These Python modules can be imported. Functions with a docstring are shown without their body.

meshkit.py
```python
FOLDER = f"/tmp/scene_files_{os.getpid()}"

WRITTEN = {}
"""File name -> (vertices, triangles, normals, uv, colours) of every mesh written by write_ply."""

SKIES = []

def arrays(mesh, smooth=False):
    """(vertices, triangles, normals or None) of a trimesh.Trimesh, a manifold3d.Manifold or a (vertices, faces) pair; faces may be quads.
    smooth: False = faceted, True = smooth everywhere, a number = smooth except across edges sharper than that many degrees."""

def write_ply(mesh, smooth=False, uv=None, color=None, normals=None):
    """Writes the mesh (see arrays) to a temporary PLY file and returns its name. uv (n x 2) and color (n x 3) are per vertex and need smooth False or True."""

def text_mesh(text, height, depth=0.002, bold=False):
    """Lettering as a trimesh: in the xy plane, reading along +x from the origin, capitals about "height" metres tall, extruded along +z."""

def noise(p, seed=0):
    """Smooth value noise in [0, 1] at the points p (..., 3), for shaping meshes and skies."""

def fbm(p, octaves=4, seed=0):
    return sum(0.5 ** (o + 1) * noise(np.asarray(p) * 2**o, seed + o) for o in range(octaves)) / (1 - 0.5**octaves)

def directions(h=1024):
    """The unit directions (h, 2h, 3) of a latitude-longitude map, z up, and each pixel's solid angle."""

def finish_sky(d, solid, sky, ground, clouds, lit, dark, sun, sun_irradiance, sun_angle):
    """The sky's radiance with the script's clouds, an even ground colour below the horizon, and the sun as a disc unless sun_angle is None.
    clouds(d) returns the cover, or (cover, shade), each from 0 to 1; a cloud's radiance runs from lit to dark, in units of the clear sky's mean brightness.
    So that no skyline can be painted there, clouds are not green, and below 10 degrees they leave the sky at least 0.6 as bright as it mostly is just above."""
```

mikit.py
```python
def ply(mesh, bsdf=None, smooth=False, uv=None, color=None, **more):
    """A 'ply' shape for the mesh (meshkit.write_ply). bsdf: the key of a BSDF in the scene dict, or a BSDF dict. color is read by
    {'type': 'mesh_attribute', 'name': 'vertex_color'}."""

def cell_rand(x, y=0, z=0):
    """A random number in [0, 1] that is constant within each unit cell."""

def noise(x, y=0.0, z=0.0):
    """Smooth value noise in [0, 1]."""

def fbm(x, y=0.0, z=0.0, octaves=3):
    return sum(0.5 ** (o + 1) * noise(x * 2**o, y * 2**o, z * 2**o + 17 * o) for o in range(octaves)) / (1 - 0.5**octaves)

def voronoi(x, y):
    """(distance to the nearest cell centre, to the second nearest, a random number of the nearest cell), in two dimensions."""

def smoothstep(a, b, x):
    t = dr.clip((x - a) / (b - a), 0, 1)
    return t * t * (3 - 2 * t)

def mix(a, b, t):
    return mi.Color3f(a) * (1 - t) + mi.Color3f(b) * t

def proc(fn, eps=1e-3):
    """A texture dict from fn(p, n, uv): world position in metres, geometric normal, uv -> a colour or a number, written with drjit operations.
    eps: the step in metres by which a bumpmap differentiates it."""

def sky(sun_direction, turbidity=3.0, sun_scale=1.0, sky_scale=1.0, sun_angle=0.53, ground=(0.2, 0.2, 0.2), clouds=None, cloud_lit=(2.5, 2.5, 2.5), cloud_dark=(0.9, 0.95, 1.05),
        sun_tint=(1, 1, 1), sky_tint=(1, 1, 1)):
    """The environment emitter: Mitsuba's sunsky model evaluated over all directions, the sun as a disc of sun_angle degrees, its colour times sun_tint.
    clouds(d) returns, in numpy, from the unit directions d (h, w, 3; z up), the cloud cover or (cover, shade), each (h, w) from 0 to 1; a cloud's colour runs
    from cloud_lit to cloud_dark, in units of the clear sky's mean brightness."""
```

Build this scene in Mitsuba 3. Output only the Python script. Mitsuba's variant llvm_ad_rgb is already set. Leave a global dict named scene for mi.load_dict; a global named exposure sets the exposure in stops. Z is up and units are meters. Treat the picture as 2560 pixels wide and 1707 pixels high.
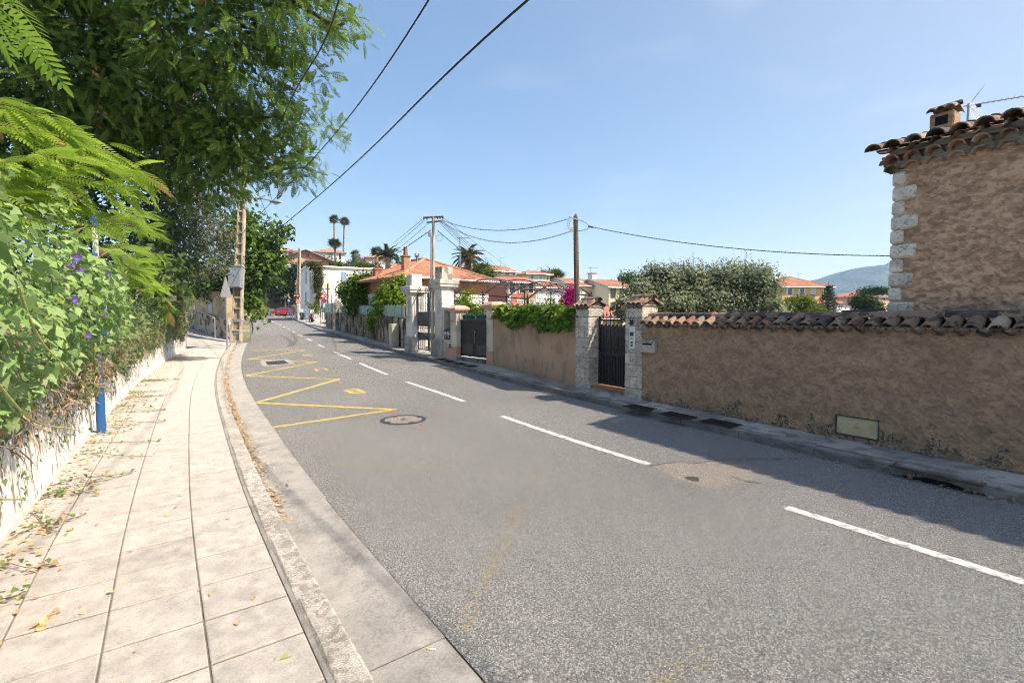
import math, random
import numpy as np, trimesh, drjit as dr, mitsuba as mi
import shapely.geometry as sg
from scipy.interpolate import CubicSpline
import mikit, meshkit
from mikit import noise, fbm, voronoi, cell_rand, smoothstep, mix

T = mi.ScalarTransform4f
scene, labels = {}, {}

# ---- camera, sky, exposure -------------------------------------------------
EYE, PITCH = 1.6, math.atan(63.5 / 1210.0)
scene['camera'] = {'type': 'perspective', 'fov': 2 * math.degrees(math.atan(1280 / 1210.0)), 'fov_axis': 'x',
                   'near_clip': 0.05, 'far_clip': 20000.0,
                   'to_world': T().look_at(origin=[0, 0, EYE], target=[0, math.cos(PITCH), EYE - math.sin(PITCH)], up=[0, 0, 1])}
SUN_AZ, SUN_EL = math.radians(110), math.radians(47)
SUN = np.array([math.sin(SUN_AZ) * math.cos(SUN_EL), math.cos(SUN_AZ) * math.cos(SUN_EL), math.sin(SUN_EL)])
def wisps(d):
    n = meshkit.noise(np.stack([d[..., 0] * 5, d[..., 1] * 5, d[..., 2] * 16], -1), 3) * .6 + meshkit.noise(np.stack([d[..., 0] * 14, d[..., 1] * 14, d[..., 2] * 50], -1), 8) * .4
    veil = .55 * np.exp(-(np.arccos(np.clip(d @ SUN, -1, 1)) / math.radians(58)) ** 2)          # thin bright summer haze round the sun
    return np.clip(veil + np.clip((n - .60) * 1.6, 0, 1) * .2, 0, 1)
scene['sky'] = mikit.sky(SUN.tolist(), turbidity=3.6, sun_angle=0.75, clouds=wisps, cloud_lit=(2.0, 2.08, 2.15), sun_tint=(.95, 1.0, 1.10))
exposure = 2.5

# ---- helpers ---------------------------------------------------------------
RNG = np.random.default_rng(7)
def hill_g(y):
    """height of the street surface (the street climbs gently away from the viewer)"""
    t = (np.asarray(y, float) - 10) / 3
    return .066 * np.logaddexp(0, t)
def gz(y): return float(hill_g(y))

def uniq(key):
    if key not in scene and key not in labels: return key
    k = 1
    while f'{key}_{k:03d}' in scene or f'{key}_{k:03d}' in labels: k += 1
    return f'{key}_{k:03d}'
_next = {}
def uniqn(key):
    k = _next.get(key, 0); _next[key] = k + 1
    return key if k == 0 else f'{key}_{k:03d}'
def thing(name, label, cat, group=None, kind=None):
    key = uniqn(name)
    labels[key] = {'label': label, 'category': cat}
    if group: labels[key]['group'] = group
    if kind: labels[key]['kind'] = kind
    return key
def solid(name, label, cat, mesh, bsdf, group=None, kind=None, **kw):
    key = thing(name, label, cat, group, kind)
    scene[key] = mesh if isinstance(mesh, dict) else ply(mesh, bsdf, **kw)
    return key
def ground_part(name, label, mesh, bsdf, **kw):
    key = uniqn(name); labels[key] = {'label': label, 'kind': 'structure'}
    scene[key] = ply(mesh, bsdf, **kw)
    return key
def part(parent, name, mesh, bsdf=None, label=None, kind=None, **kw):
    key = uniqn(parent + '__' + name)
    scene[key] = dict(mesh) if isinstance(mesh, dict) else ply(mesh, bsdf, **kw)
    if label or kind:
        labels[key] = {}
        if label: labels[key]['label'] = label
        if kind: labels[key]['kind'] = kind
    return key

V3 = lambda *a: np.array(a, float)
def unit(v): v = np.asarray(v, float); return v / (np.linalg.norm(v) + 1e-12)

class MB:
    """collects shapes into one mesh"""
    def __init__(s): s.v, s.f, s.n = [], [], 0
    def add(s, v, f):
        v = np.asarray(v, float); f = np.asarray(f, int)
        if f.shape[1] == 4: f = np.vstack([f[:, [0, 1, 2]], f[:, [0, 2, 3]]])
        s.v.append(v); s.f.append(f + s.n); s.n += len(v); return s
    def tm(s, m): return s.add(m.vertices, m.faces)
    @property
    def mesh(s): return np.vstack(s.v), np.vstack(s.f)
    def box(s, c, size, ax=(1, 0, 0), up=(0, 0, 1)):
        ax = unit(ax); up = unit(up); ay = unit(np.cross(up, ax)); up = np.cross(ax, ay)
        h = np.asarray(size, float) / 2
        v = [np.asarray(c, float) + i * h[0] * ax + j * h[1] * ay + k * h[2] * up for i in (-1, 1) for j in (-1, 1) for k in (-1, 1)]
        return s.add(v, [[0, 1, 3, 2], [4, 6, 7, 5], [0, 4, 5, 1], [2, 3, 7, 6], [0, 2, 6, 4], [1, 5, 7, 3]])
    def cbox(s, c, size, ax=(1, 0, 0), ch=.01):
        """box with chamfered edges"""
        ax = unit(ax); up = V3(0, 0, 1); ay = unit(np.cross(up, ax)); h = np.asarray(size, float) / 2
        ch = min(ch, *(h * .45))
        pts = []
        for i in (-1, 1):
            for j in (-1, 1):
                for k in (-1, 1):
                    for q in range(3):
                        e = h - ch * (np.arange(3) != q)
                        pts.append(np.asarray(c, float) + i * e[0] * ax + j * e[1] * ay + k * e[2] * up)
        hull = trimesh.convex.convex_hull(np.array(pts))
        return s.tm(hull)
    def tube(s, pts, r, n=8, cap=True):
        p = np.asarray(pts, float); r = np.broadcast_to(r, (len(p),)).astype(float)
        t = np.gradient(p, axis=0); t /= np.linalg.norm(t, axis=1, keepdims=True) + 1e-12
        ref = V3(0, 0, 1) if abs(t[0][2]) < .9 else V3(1, 0, 0)
        a = np.cross(t, ref); bad = np.linalg.norm(a, axis=1) < .1
        a[bad] = np.cross(t[bad], V3(1, .1, 0)); a /= np.linalg.norm(a, axis=1, keepdims=True) + 1e-12
        for i in range(1, len(p)):
            q = a[i - 1] - t[i] * (a[i - 1] @ t[i]); a[i] = q / (np.linalg.norm(q) + 1e-12)
        b = np.cross(t, a); ang = np.arange(n) * 2 * np.pi / n
        v = p[:, None] + r[:, None, None] * (np.cos(ang)[None, :, None] * a[:, None] + np.sin(ang)[None, :, None] * b[:, None])
        i, j = np.meshgrid(np.arange(len(p) - 1), np.arange(n), indexing='ij')
        f = np.stack([i * n + j, i * n + (j + 1) % n, (i + 1) * n + (j + 1) % n, (i + 1) * n + j], -1).reshape(-1, 4)
        v = v.reshape(-1, 3); f = np.vstack([f[:, [0, 1, 2]], f[:, [0, 2, 3]]])
        if cap:
            m = len(v); v = np.vstack([v, p[:1], p[-1:]]); k = np.arange(n)
            f = np.vstack([f, np.stack([k * 0 + m, (k + 1) % n, k], 1), np.stack([k * 0 + m + 1, (len(p) - 1) * n + k, (len(p) - 1) * n + (k + 1) % n], 1)])
        return s.add(v, f)
    def rod(s, a, b, r, n=8): return s.tube([a, b], r, n)
    def prism(s, poly, z0, z1):
        """vertical prism on a footprint polygon (x, y); z0, z1 numbers or one per corner"""
        poly = np.asarray(poly, float); n = len(poly)
        area = np.sum(poly[:, 0] * np.roll(poly[:, 1], -1) - np.roll(poly[:, 0], -1) * poly[:, 1])
        z0 = np.broadcast_to(z0, (n,)); z1 = np.broadcast_to(z1, (n,))
        if area < 0: poly, z0, z1 = poly[::-1], z0[::-1], z1[::-1]
        tri = np.array(trimesh.creation.triangulate_polygon(sg.Polygon(poly), engine='earcut')[1])
        vv = np.array(trimesh.creation.triangulate_polygon(sg.Polygon(poly), engine='earcut')[0])
        idx = [int(np.argmin(np.linalg.norm(poly - q, axis=1))) for q in vv]; tri = np.array(idx)[tri]
        e1, e2 = poly[tri[:, 1]] - poly[tri[:, 0]], poly[tri[:, 2]] - poly[tri[:, 0]]; sgn = e1[:, 0] * e2[:, 1] - e1[:, 1] * e2[:, 0]
        tri[sgn < 0] = tri[sgn < 0][:, ::-1]
        lo = np.column_stack([poly, z0]); hi = np.column_stack([poly, z1])
        k = np.arange(n); kk = (k + 1) % n
        f = np.vstack([np.stack([k, kk, kk + n], 1), np.stack([k, kk + n, k + n], 1), tri[:, ::-1], tri + n])
        return s.add(np.vstack([lo, hi]), f)
    def quad(s, a, b, c, d): return s.add([a, b, c, d], [[0, 1, 2, 3]])
    def slab(s, quad, th):
        """a four-cornered plate of thickness th below its corners (counter-clockwise seen from outside)"""
        q = np.asarray(quad, float); n = unit(np.cross(q[1] - q[0], q[3] - q[0])); lo = q - n * th
        return s.add(np.vstack([q, lo]), [[0, 1, 2, 3], [7, 6, 5, 4], [0, 4, 5, 1], [1, 5, 6, 2], [2, 6, 7, 3], [3, 7, 4, 0]])
    def lathe(s, prof, c=(0, 0, 0), n=16, axis=(0, 0, 1)):
        prof = np.asarray(prof, float); axis = unit(axis)
        a = unit(np.cross(axis, V3(1, 0, 0) if abs(axis[0]) < .9 else V3(0, 1, 0))); b = np.cross(axis, a)
        ang = np.arange(n) * 2 * np.pi / n
        v = np.asarray(c, float) + prof[:, 1][:, None, None] * axis + prof[:, 0][:, None, None] * (np.cos(ang)[None, :, None] * a + np.sin(ang)[None, :, None] * b)
        i, j = np.meshgrid(np.arange(len(prof) - 1), np.arange(n), indexing='ij')
        f = np.stack([i * n + j, i * n + (j + 1) % n, (i + 1) * n + (j + 1) % n, (i + 1) * n + j], -1).reshape(-1, 4)
        return s.add(v.reshape(-1, 3), f)
    def ball(s, c, r, sub=1):
        m = trimesh.creation.icosphere(sub, 1.0); return s.add(np.asarray(c) + m.vertices * np.asarray(r), m.faces)
    def plate(s, poly2, o, ux, uy, th):
        """flat plate: 2-D polygon in the frame (o; ux, uy), thickness th along ux x uy"""
        m = trimesh.creation.extrude_polygon(poly2 if hasattr(poly2, 'exterior') else sg.Polygon(poly2), th, engine='earcut')
        ux, uy = unit(ux), unit(uy); uz = np.cross(ux, uy)
        return s.add(np.asarray(o, float) + m.vertices @ np.stack([ux, uy, uz]), m.faces)

def arc3(c, u, v, r, a0, a1, n=12):
    t = np.linspace(a0, a1, n); return np.asarray(c) + r * (np.cos(t)[:, None] * np.asarray(u) + np.sin(t)[:, None] * np.asarray(v))
def spiral(c, u, v, r, turns=1.4, a0=0, n=18, sgn=1):
    t = np.linspace(0, 1, n); a = a0 + sgn * t * turns * 2 * np.pi; rr = r * (1 - .85 * t)
    return np.asarray(c) + rr[:, None] * (np.cos(a)[:, None] * np.asarray(u) + np.sin(a)[:, None] * np.asarray(v))
def catenary(a, b, sag, n=24):
    t = np.linspace(0, 1, n)[:, None]; p = np.asarray(a, float) * (1 - t) + np.asarray(b, float) * t
    p[:, 2] -= 4 * sag * (t * (1 - t))[:, 0]; return p

# ---- street frame: curves in plan -------------------------------------------
class Curve:
    def __init__(s, pts):
        p = np.asarray(pts, float); t = np.r_[0, np.cumsum(np.linalg.norm(np.diff(p, axis=0), axis=1))]
        c = CubicSpline(t, p); u = np.linspace(0, t[-1], 1200); q = c(u)
        L = np.r_[0, np.cumsum(np.linalg.norm(np.diff(q, axis=0), axis=1))]
        s.u, s.q, s.L, s.len = u, q, L, L[-1]
        k = np.ones(41) / 41; d = np.gradient(q, axis=0); d = np.stack([np.convolve(np.pad(d[:, i], 20, mode='edge'), k, 'valid') for i in (0, 1)], 1)
        s.d = d / np.linalg.norm(d, axis=1, keepdims=True)
    def at(s, l, off=0.0):
        """point at arc length l, off metres to the right"""
        l = np.asarray(l, float)
        p = np.stack([np.interp(l, s.L, s.q[:, i]) for i in (0, 1)], -1); d = np.stack([np.interp(l, s.L, s.d[:, i]) for i in (0, 1)], -1)
        return p + np.asarray(off)[..., None] * np.stack([d[..., 1], -d[..., 0]], -1)
    def dir(s, l): return unit([np.interp(l, s.L, s.d[:, i]) for i in (0, 1)])
    def near(s, x, y): return float(s.L[np.argmin((s.q[:, 0] - x) ** 2 + (s.q[:, 1] - y) ** 2)])
KL = Curve([(4.1, -4.4), (1.1, -.35), (-.647, 2.11), (-1.943, 3.92), (-3.69, 6.5), (-6.1, 10.2), (-8.2, 13.7), (-10.8, 18.4), (-13.4, 23.4), (-16.3, 29.2), (-19.9, 36.2), (-29.5, 54), (-46, 84)])
KR = Curve([(8.7, -2), (6.75, .9), (4.63, 4.38), (3.6, 5.96), (2.26, 8.2), (.72, 10.7), (-.3, 12.4), (-1.57, 14.6), (-3.2, 17.3), (-6.4, 22.7), (-9.2, 27.5), (-14.9, 37.5), (-19, 45.3), (-24.6, 56), (-38.5, 82)])
KC = Curve([(4.9, .35), (2.47, 4.23), (-.154, 8.1), (-.95, 9.46), (-2.79, 12.3), (-5.35, 16.6), (-7.8, 20.8), (-12.4, 29), (-14.3, 32.4), (-19.6, 42), (-34, 67), (-41, 80)])

def ribbon(curve, l0, l1, offs, zs, step=.5, tilt=None):
    """surface swept along a curve: offs (to the right) and heights zs above the street"""
    l = np.linspace(l0, l1, max(2, int((l1 - l0) / step) + 1)); rows = []
    for o, z in zip(offs, zs):
        p = curve.at(l, o); rows.append(np.column_stack([p, hill_g(p[:, 1]) + z]))
    n, m = len(offs), len(l); v = np.stack(rows, 1).reshape(-1, 3)
    i, j = np.meshgrid(np.arange(m - 1), np.arange(n - 1), indexing='ij')
    f = np.stack([i * n + j, i * n + j + 1, (i + 1) * n + j + 1, (i + 1) * n + j], -1).reshape(-1, 4)
    return v, f
def block(curve, l0, l1, o0, o1, z0, z1, ch=.012, n=3):
    """a chamfered stone following the curve"""
    l = np.linspace(l0, l1, n); prof = [(o0, z0), (o0, z1 - ch), (o0 + ch, z1), (o1 - ch, z1), (o1, z1 - ch), (o1, z0)]
    ring = []
    for k, ll in enumerate(l):
        e = ch * .7 if k in (0, n - 1) else 0
        row = [curve.at(ll, o) for o, z in prof]
        row = np.array([[q[0], q[1], gz(q[1]) + z - (e if z >= z1 - ch * .5 else 0)] for q, (o, z) in zip(row, prof)]); ring.append(row)
    v = np.vstack(ring); m = len(prof); f = []
    for i in range(n - 1):
        for j in range(m - 1): f.append([i * m + j, (i + 1) * m + j, (i + 1) * m + j + 1, i * m + j + 1])
    t = [[0, j, j + 1] for j in range(1, m - 1)]; e = (n - 1) * m
    f = np.array(f); f = np.vstack([f[:, [0, 1, 2]], f[:, [0, 2, 3]], np.array(t), np.array(t)[:, ::-1] + e])
    return v, f

# ---- foliage ---------------------------------------------------------------
def frames(n, axis):
    """rotation rows (x, y, z) with z along n and y as near axis as possible"""
    n = n / (np.linalg.norm(n, axis=1, keepdims=True) + 1e-9)
    y = axis - n * np.sum(axis * n, axis=1, keepdims=True); y /= np.linalg.norm(y, axis=1, keepdims=True) + 1e-9
    return np.stack([np.cross(y, n), y, n], 1)
def frames_y(n, axis):
    """as frames, but y exactly along axis"""
    y = axis / (np.linalg.norm(axis, axis=1, keepdims=True) + 1e-9); n = np.broadcast_to(n, y.shape); z = n - y * np.sum(n * y, axis=1, keepdims=True); z = z / (np.linalg.norm(z, axis=1, keepdims=True) + 1e-9)
    return np.stack([np.cross(y, z), y, z], 1)
def scatter(tv, tf, pos, rot, scale, col=None, vcol=None):
    """copies of a template as one mesh (v, f, colours)"""
    tv = np.asarray(tv, float); tf = np.asarray(tf, int); m = len(pos); scale = np.broadcast_to(np.asarray(scale, float), (m,))
    v = np.einsum('kj,nji->nki', tv, rot) * scale[:, None, None] + pos[:, None]
    f = tf[None] + (np.arange(m) * len(tv))[:, None, None]
    c = None
    if col is not None:
        c = np.repeat(np.asarray(col)[:, None], len(tv), 1)
        if vcol is not None: c = c * np.asarray(vcol)[None, :, None]
        c = np.clip(c, 0, 1).reshape(-1, 3)
    return v.reshape(-1, 3), f.reshape(-1, 3), c
def rand_dirs(n, rng): d = rng.normal(size=(n, 3)); return d / np.linalg.norm(d, axis=1, keepdims=True)
def tint(n, a, b, rng, spread=.12, blotch=None):
    t = rng.random(n)[:, None]; c = np.asarray(a) * (1 - t) + np.asarray(b) * t
    return c * (1 + spread * rng.normal(size=(n, 1)))
LEAF4 = (np.array([[0, 0, 0], [.32, .45, -.06], [0, 1, -.1], [-.32, .45, -.06]]), np.array([[0, 1, 2], [0, 2, 3]]))
def ellipse_leaf(w=.36, fold=.1, curl=.12):
    y = np.array([0, .3, .68, 1.0]); hw = np.array([0, w, w * .85, 0]); v = [[0, 0, 0]]
    for k in (1, 2): v += [[-hw[k], y[k], fold * hw[k] * 2 - curl * y[k] ** 2], [0, y[k], -curl * y[k] ** 2], [hw[k], y[k], fold * hw[k] * 2 - curl * y[k] ** 2]]
    v.append([0, 1, -curl])
    return np.array(v), np.array([[0, 2, 1], [0, 3, 2], [1, 2, 4], [2, 5, 4], [2, 3, 5], [3, 6, 5], [4, 5, 7], [5, 6, 7]])
LEAF8 = ellipse_leaf()
def pinnate(pairs, leaflet, ll=.3, droop=.35, w=.14, spread=70):
    """a compound leaf of unit length along +y, drooping"""
    lv, lf = leaflet; V, Fc, n = [], [], 0
    def bend(y): return np.array([0, y * (1 - .25 * droop * y), -droop * y * y])
    for k in range(pairs):
        y = .14 + .82 * k / (pairs - 1); s = ll * (1 - .45 * (2 * k / (pairs - 1) - 1) ** 2 * .8)
        for sd in (-1, 1):
            a = math.radians(spread - 18 * k / pairs); d = V3(sd * math.sin(a), math.cos(a), -.18); d = unit(d)
            R = frames(np.array([[sd * .2, .15, 1.0]]), d[None])[0]
            V.append(lv * s @ R + bend(y)); Fc.append(lf + n); n += len(lv)
    R = frames(np.array([[0, .4, 1.0]]), np.array([[0, 1.0, -.4]]))[0]
    V.append(lv * ll @ R + bend(.97)); Fc.append(lf + n); n += len(lv)
    # stalk
    ys = np.linspace(0, .97, 5); st = np.array([bend(y) for y in ys]); h = V3(.008, 0, 0)
    V.append(np.vstack([st - h, st + h])); Fc.append(np.array([[n + i, n + 5 + i, n + 6 + i] for i in range(4)] + [[n + i, n + 6 + i, n + 1 + i] for i in range(4)]))
    return np.vstack(V), np.vstack(Fc)
def blob_points(blobs, n, rng, shell=.55):
    """points in ellipsoids [(centre, radii)], denser near their skins; returns points and outward directions"""
    w = np.array([np.prod(np.asarray(r)) ** (2 / 3) for _, r in blobs]); k = rng.choice(len(blobs), n, p=w / w.sum())
    C = np.array([c for c, _ in blobs], float)[k]; R = np.array([np.broadcast_to(r, 3) for _, r in blobs], float)[k]
    d = rand_dirs(n, rng); r = 1 - (1 - shell) * rng.random(n) ** 1.5 * 1.0
    r = np.where(rng.random(n) < .25, rng.random(n) ** .4, r)
    return C + d * R * r[:, None], d
def clumped(blobs, n, rng, per=14, size=.3, shell=.55):
    c, d = blob_points(blobs, max(1, n // per), rng, shell); k = np.repeat(np.arange(len(c)), per)
    return c[k] + rng.normal(size=(len(k), 3)) * size * .5, d[k]

# ---- materials -------------------------------------------------------------
def rgb(*c): return {'type': 'rgb', 'value': [float(x) for x in c]}
def mat(key, d): scene[key] = d; return key
def plain(key, c, rough=.7, metallic=0.0, spec=.4): return mat(key, {'type': 'twosided', 'bsdf': {'type': 'principled', 'base_color': rgb(*c), 'roughness': rough, 'metallic': metallic, 'specular': spec}})
def leafmat(key, rough=.5, trans=1.0):
    return mat(key, {'type': 'principledthin', 'base_color': {'type': 'mesh_attribute', 'name': 'vertex_color'}, 'roughness': rough, 'diff_trans': trans})
def vcol(key, rough=.8): return mat(key, {'type': 'twosided', 'bsdf': {'type': 'principled', 'base_color': {'type': 'mesh_attribute', 'name': 'vertex_color'}, 'roughness': rough, 'specular': .3}})

# One procedural recipe for every mineral surface; a row of MATTER per substance, chosen by the mesh's uv.x (uv.y = tone of the piece).
# base colour, stain colour, stain strength, stain frequency (plan, height), threshold, grain strength, grain frequency, cloud strength, bump height (m), bump frequency
MATTER, ROWS = {}, []
def matter(key, c, d, k=.4, fr=5., fz=None, lo=.52, gk=.2, gf=50., ck=.3, bh=.002, bf=40.):
    MATTER[key] = len(ROWS); ROWS.append([*c, *d, k, fr, fr if fz is None else fz, lo, gk, gf, ck, bh, bf, 0.0])
matter('paving', (.385, .364, .345), (.22, .205, .19), .36, 70, None, .60, .22, 150, .22, .0010, 130)
matter('kerb_concrete', (.36, .34, .32), (.19, .175, .16), .6, 30, None, .50, .75, 165, .25, .0022, 150)
matter('gutter_concrete', (.285, .275, .265), (.19, .183, .175), .35, 30, None, .54, .35, 110, .35, .0012, 110)
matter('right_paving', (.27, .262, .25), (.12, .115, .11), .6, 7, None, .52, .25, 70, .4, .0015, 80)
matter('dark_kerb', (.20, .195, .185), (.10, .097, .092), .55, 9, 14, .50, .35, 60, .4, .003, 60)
matter('rough_plaster', (.345, .232, .15), (.195, .135, .09), .45, 34, None, .55, .25, 80, .30, .010, 30)
matter('wall_moss', (.19, .155, .11), (.08, .075, .055), .8, 18, None, .45, .4, 70, .3, .006, 50)
matter('house_plaster', (.50, .325, .22), (.33, .205, .13), .8, 15, 20, .49, .22, 80, .25, .010, 30)
matter('smooth_plaster', (.42, .285, .19), (.22, .175, .13), .5, 6, 2.4, .52, .14, 45, .3, .002, 45)
matter('limestone', (.50, .465, .405), (.20, .17, .135), .6, 34, None, .55, .25, 50, .4, .012, 26)
matter('pillar_joint', (.25, .22, .18), (.12, .1, .08), .5, 9)
matter('clay', (.30, .20, .145), (.05, .046, .046), .75, 11, None, .50, .35, 60, .4, .003, 55)
matter('clay_pale', (.36, .29, .225), (.07, .062, .058), .7, 14, None, .54, .35, 60, .4, .003, 55)
matter('clay_dark', (.115, .098, .098), (.04, .038, .04), .75, 13, None, .52, .4, 60, .4, .003, 55)
matter('clay_red', (.32, .165, .11), (.06, .045, .042), .7, 12, None, .54, .3, 60, .4, .003, 55)
matter('orange_tiles', (.38, .18, .115), (.25, .125, .09), .6, 2.2, 4, .5, .45, 6, .25, .0, 5)
matter('pink_tiles', (.38, .16, .12), (.29, .13, .1), .5, 2, 4, .52, .3, 6, .25, .0, 5)
matter('old_stone_wall', (.30, .24, .175), (.04, .034, .03), .9, 5.5, 1.5, .46, .35, 22, .5, .05, 9)
matter('white_paint_wall', (.62, .60, .56), (.20, .17, .15), .9, 22, 4.5, .60, .1, 60, .2, .003, 30)
matter('white_pillar', (.60, .585, .545), (.30, .28, .25), .55, 4, 2, .55)
matter('old_concrete', (.33, .31, .275), (.11, .10, .09), .75, 6, 4, .5, .3, 40, .3, .004, 30)
matter('pole_concrete', (.44, .385, .31), (.24, .2, .16), .5, 6, 3)
matter('yellow_wall', (.46, .355, .23), (.24, .185, .12), .5, 3)
matter('dirty_rubble', (.40, .33, .24), (.09, .078, .065), .9, 3.2, None, .5, .3, 25, .4, .02, 12)
matter('pink_paint', (.56, .335, .265), (.33, .22, .18), .5, 6)
matter('cream_paint', (.58, .535, .435), (.36, .32, .26), .4, 5)
matter('cream_hatch', (.50, .44, .265), (.36, .30, .18), .35, 9, bh=.0004)
matter('bark', (.16, .12, .09), (.06, .045, .035), .7, 12, 4, bh=.012, bf=18)
matter('pale_bark', (.42, .36, .29), (.2, .16, .12), .6, 12, 4, bh=.006)
matter('pole_wood', (.155, .12, .10), (.05, .042, .04), .7, 24, 1.2, .5, .3, 60, .2, .004, 50)
matter('step_clay', (.34, .15, .075), (.25, .12, .06), .5, 9)
matter('white_house', (.74, .72, .67), (.60, .56, .5), .35, .7)
matter('white_villa', (.74, .73, .71), (.62, .6, .58), .3, .5)
matter('pink_house', (.60, .345, .255), (.48, .28, .2), .4, .5)
matter('pale_pink_house', (.64, .44, .36), (.54, .36, .3), .4, .5)
matter('red_house', (.48, .205, .14), (.39, .16, .1), .4, .5)
matter('cream_house', (.70, .63, .45), (.58, .51, .37), .3, .5)
matter('yellow_house', (.66, .46, .19), (.54, .37, .16), .35, .5)
matter('blue_white_house', (.66, .685, .73), (.56, .58, .62), .3, .5)
matter('brick_wall', (.40, .22, .145), (.27, .14, .09), .5, 2.)
matter('earth', (.10, .10, .055), (.17, .145, .09), .8, .25, None, .48, .6, 3, .5, 0, 2)
matter('forest', (.045, .06, .03), (.075, .085, .045), .8, .012, .02, .46, .6, .09, .5, 0, 2)
matter('white_marking', (.50, .50, .51), (.19, .19, .19), .8, 30, None, .56, .2, 90, .15, .001, 90)
matter('yellow_marking', (.55, .38, .085), (.19, .175, .14), .9, 34, None, .53, .25, 95, .2, .001, 90)
matter('joint_dirt', (.19, .168, .142), (.12, .105, .09), .6, 9)
TABLE = mi.Float(np.array(ROWS, np.float32).ravel())
def _row(uv):
    i = mi.UInt32(uv.x + .5) * 16
    return lambda k: dr.gather(mi.Float, TABLE, i + k)
def f_matter(p, n, uv):
    q = _row(uv); fr, fz, gf = q(7), q(8), q(11)
    s = smoothstep(q(9), q(9) + .09, fbm(p.x * fr, p.y * fr, p.z * fz + 5)) * q(6)
    g = (noise(p.x * gf, p.y * gf, p.z * gf) - .5) * q(10); c = (fbm(p.x * fr * .23, p.y * fr * .23, p.z * fr * .23, 2) - .5) * 2 * q(12)
    a = mi.Color3f(q(0), q(1), q(2)); b = mi.Color3f(q(3), q(4), q(5))
    return dr.clip((a * (1 - s) + b * s) * (1 + g + c) * uv.y, 0, .95)
def b_matter(p, n, uv):
    q = _row(uv); f = q(14)
    return (noise(p.x * f, p.y * f, p.z * f) + .5 * noise(p.x * f * 2.1, p.y * f * 2.1, p.z * f * 2.1)) * q(13) * 100
mat('matter', {'type': 'twosided', 'bsdf': {'type': 'bumpmap', 'arbitrary': mikit.proc(b_matter, 2e-3), 'scale': .01,
    'bsdf': {'type': 'principled', 'base_color': mikit.proc(f_matter), 'roughness': .85, 'specular': .3}}})
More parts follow.
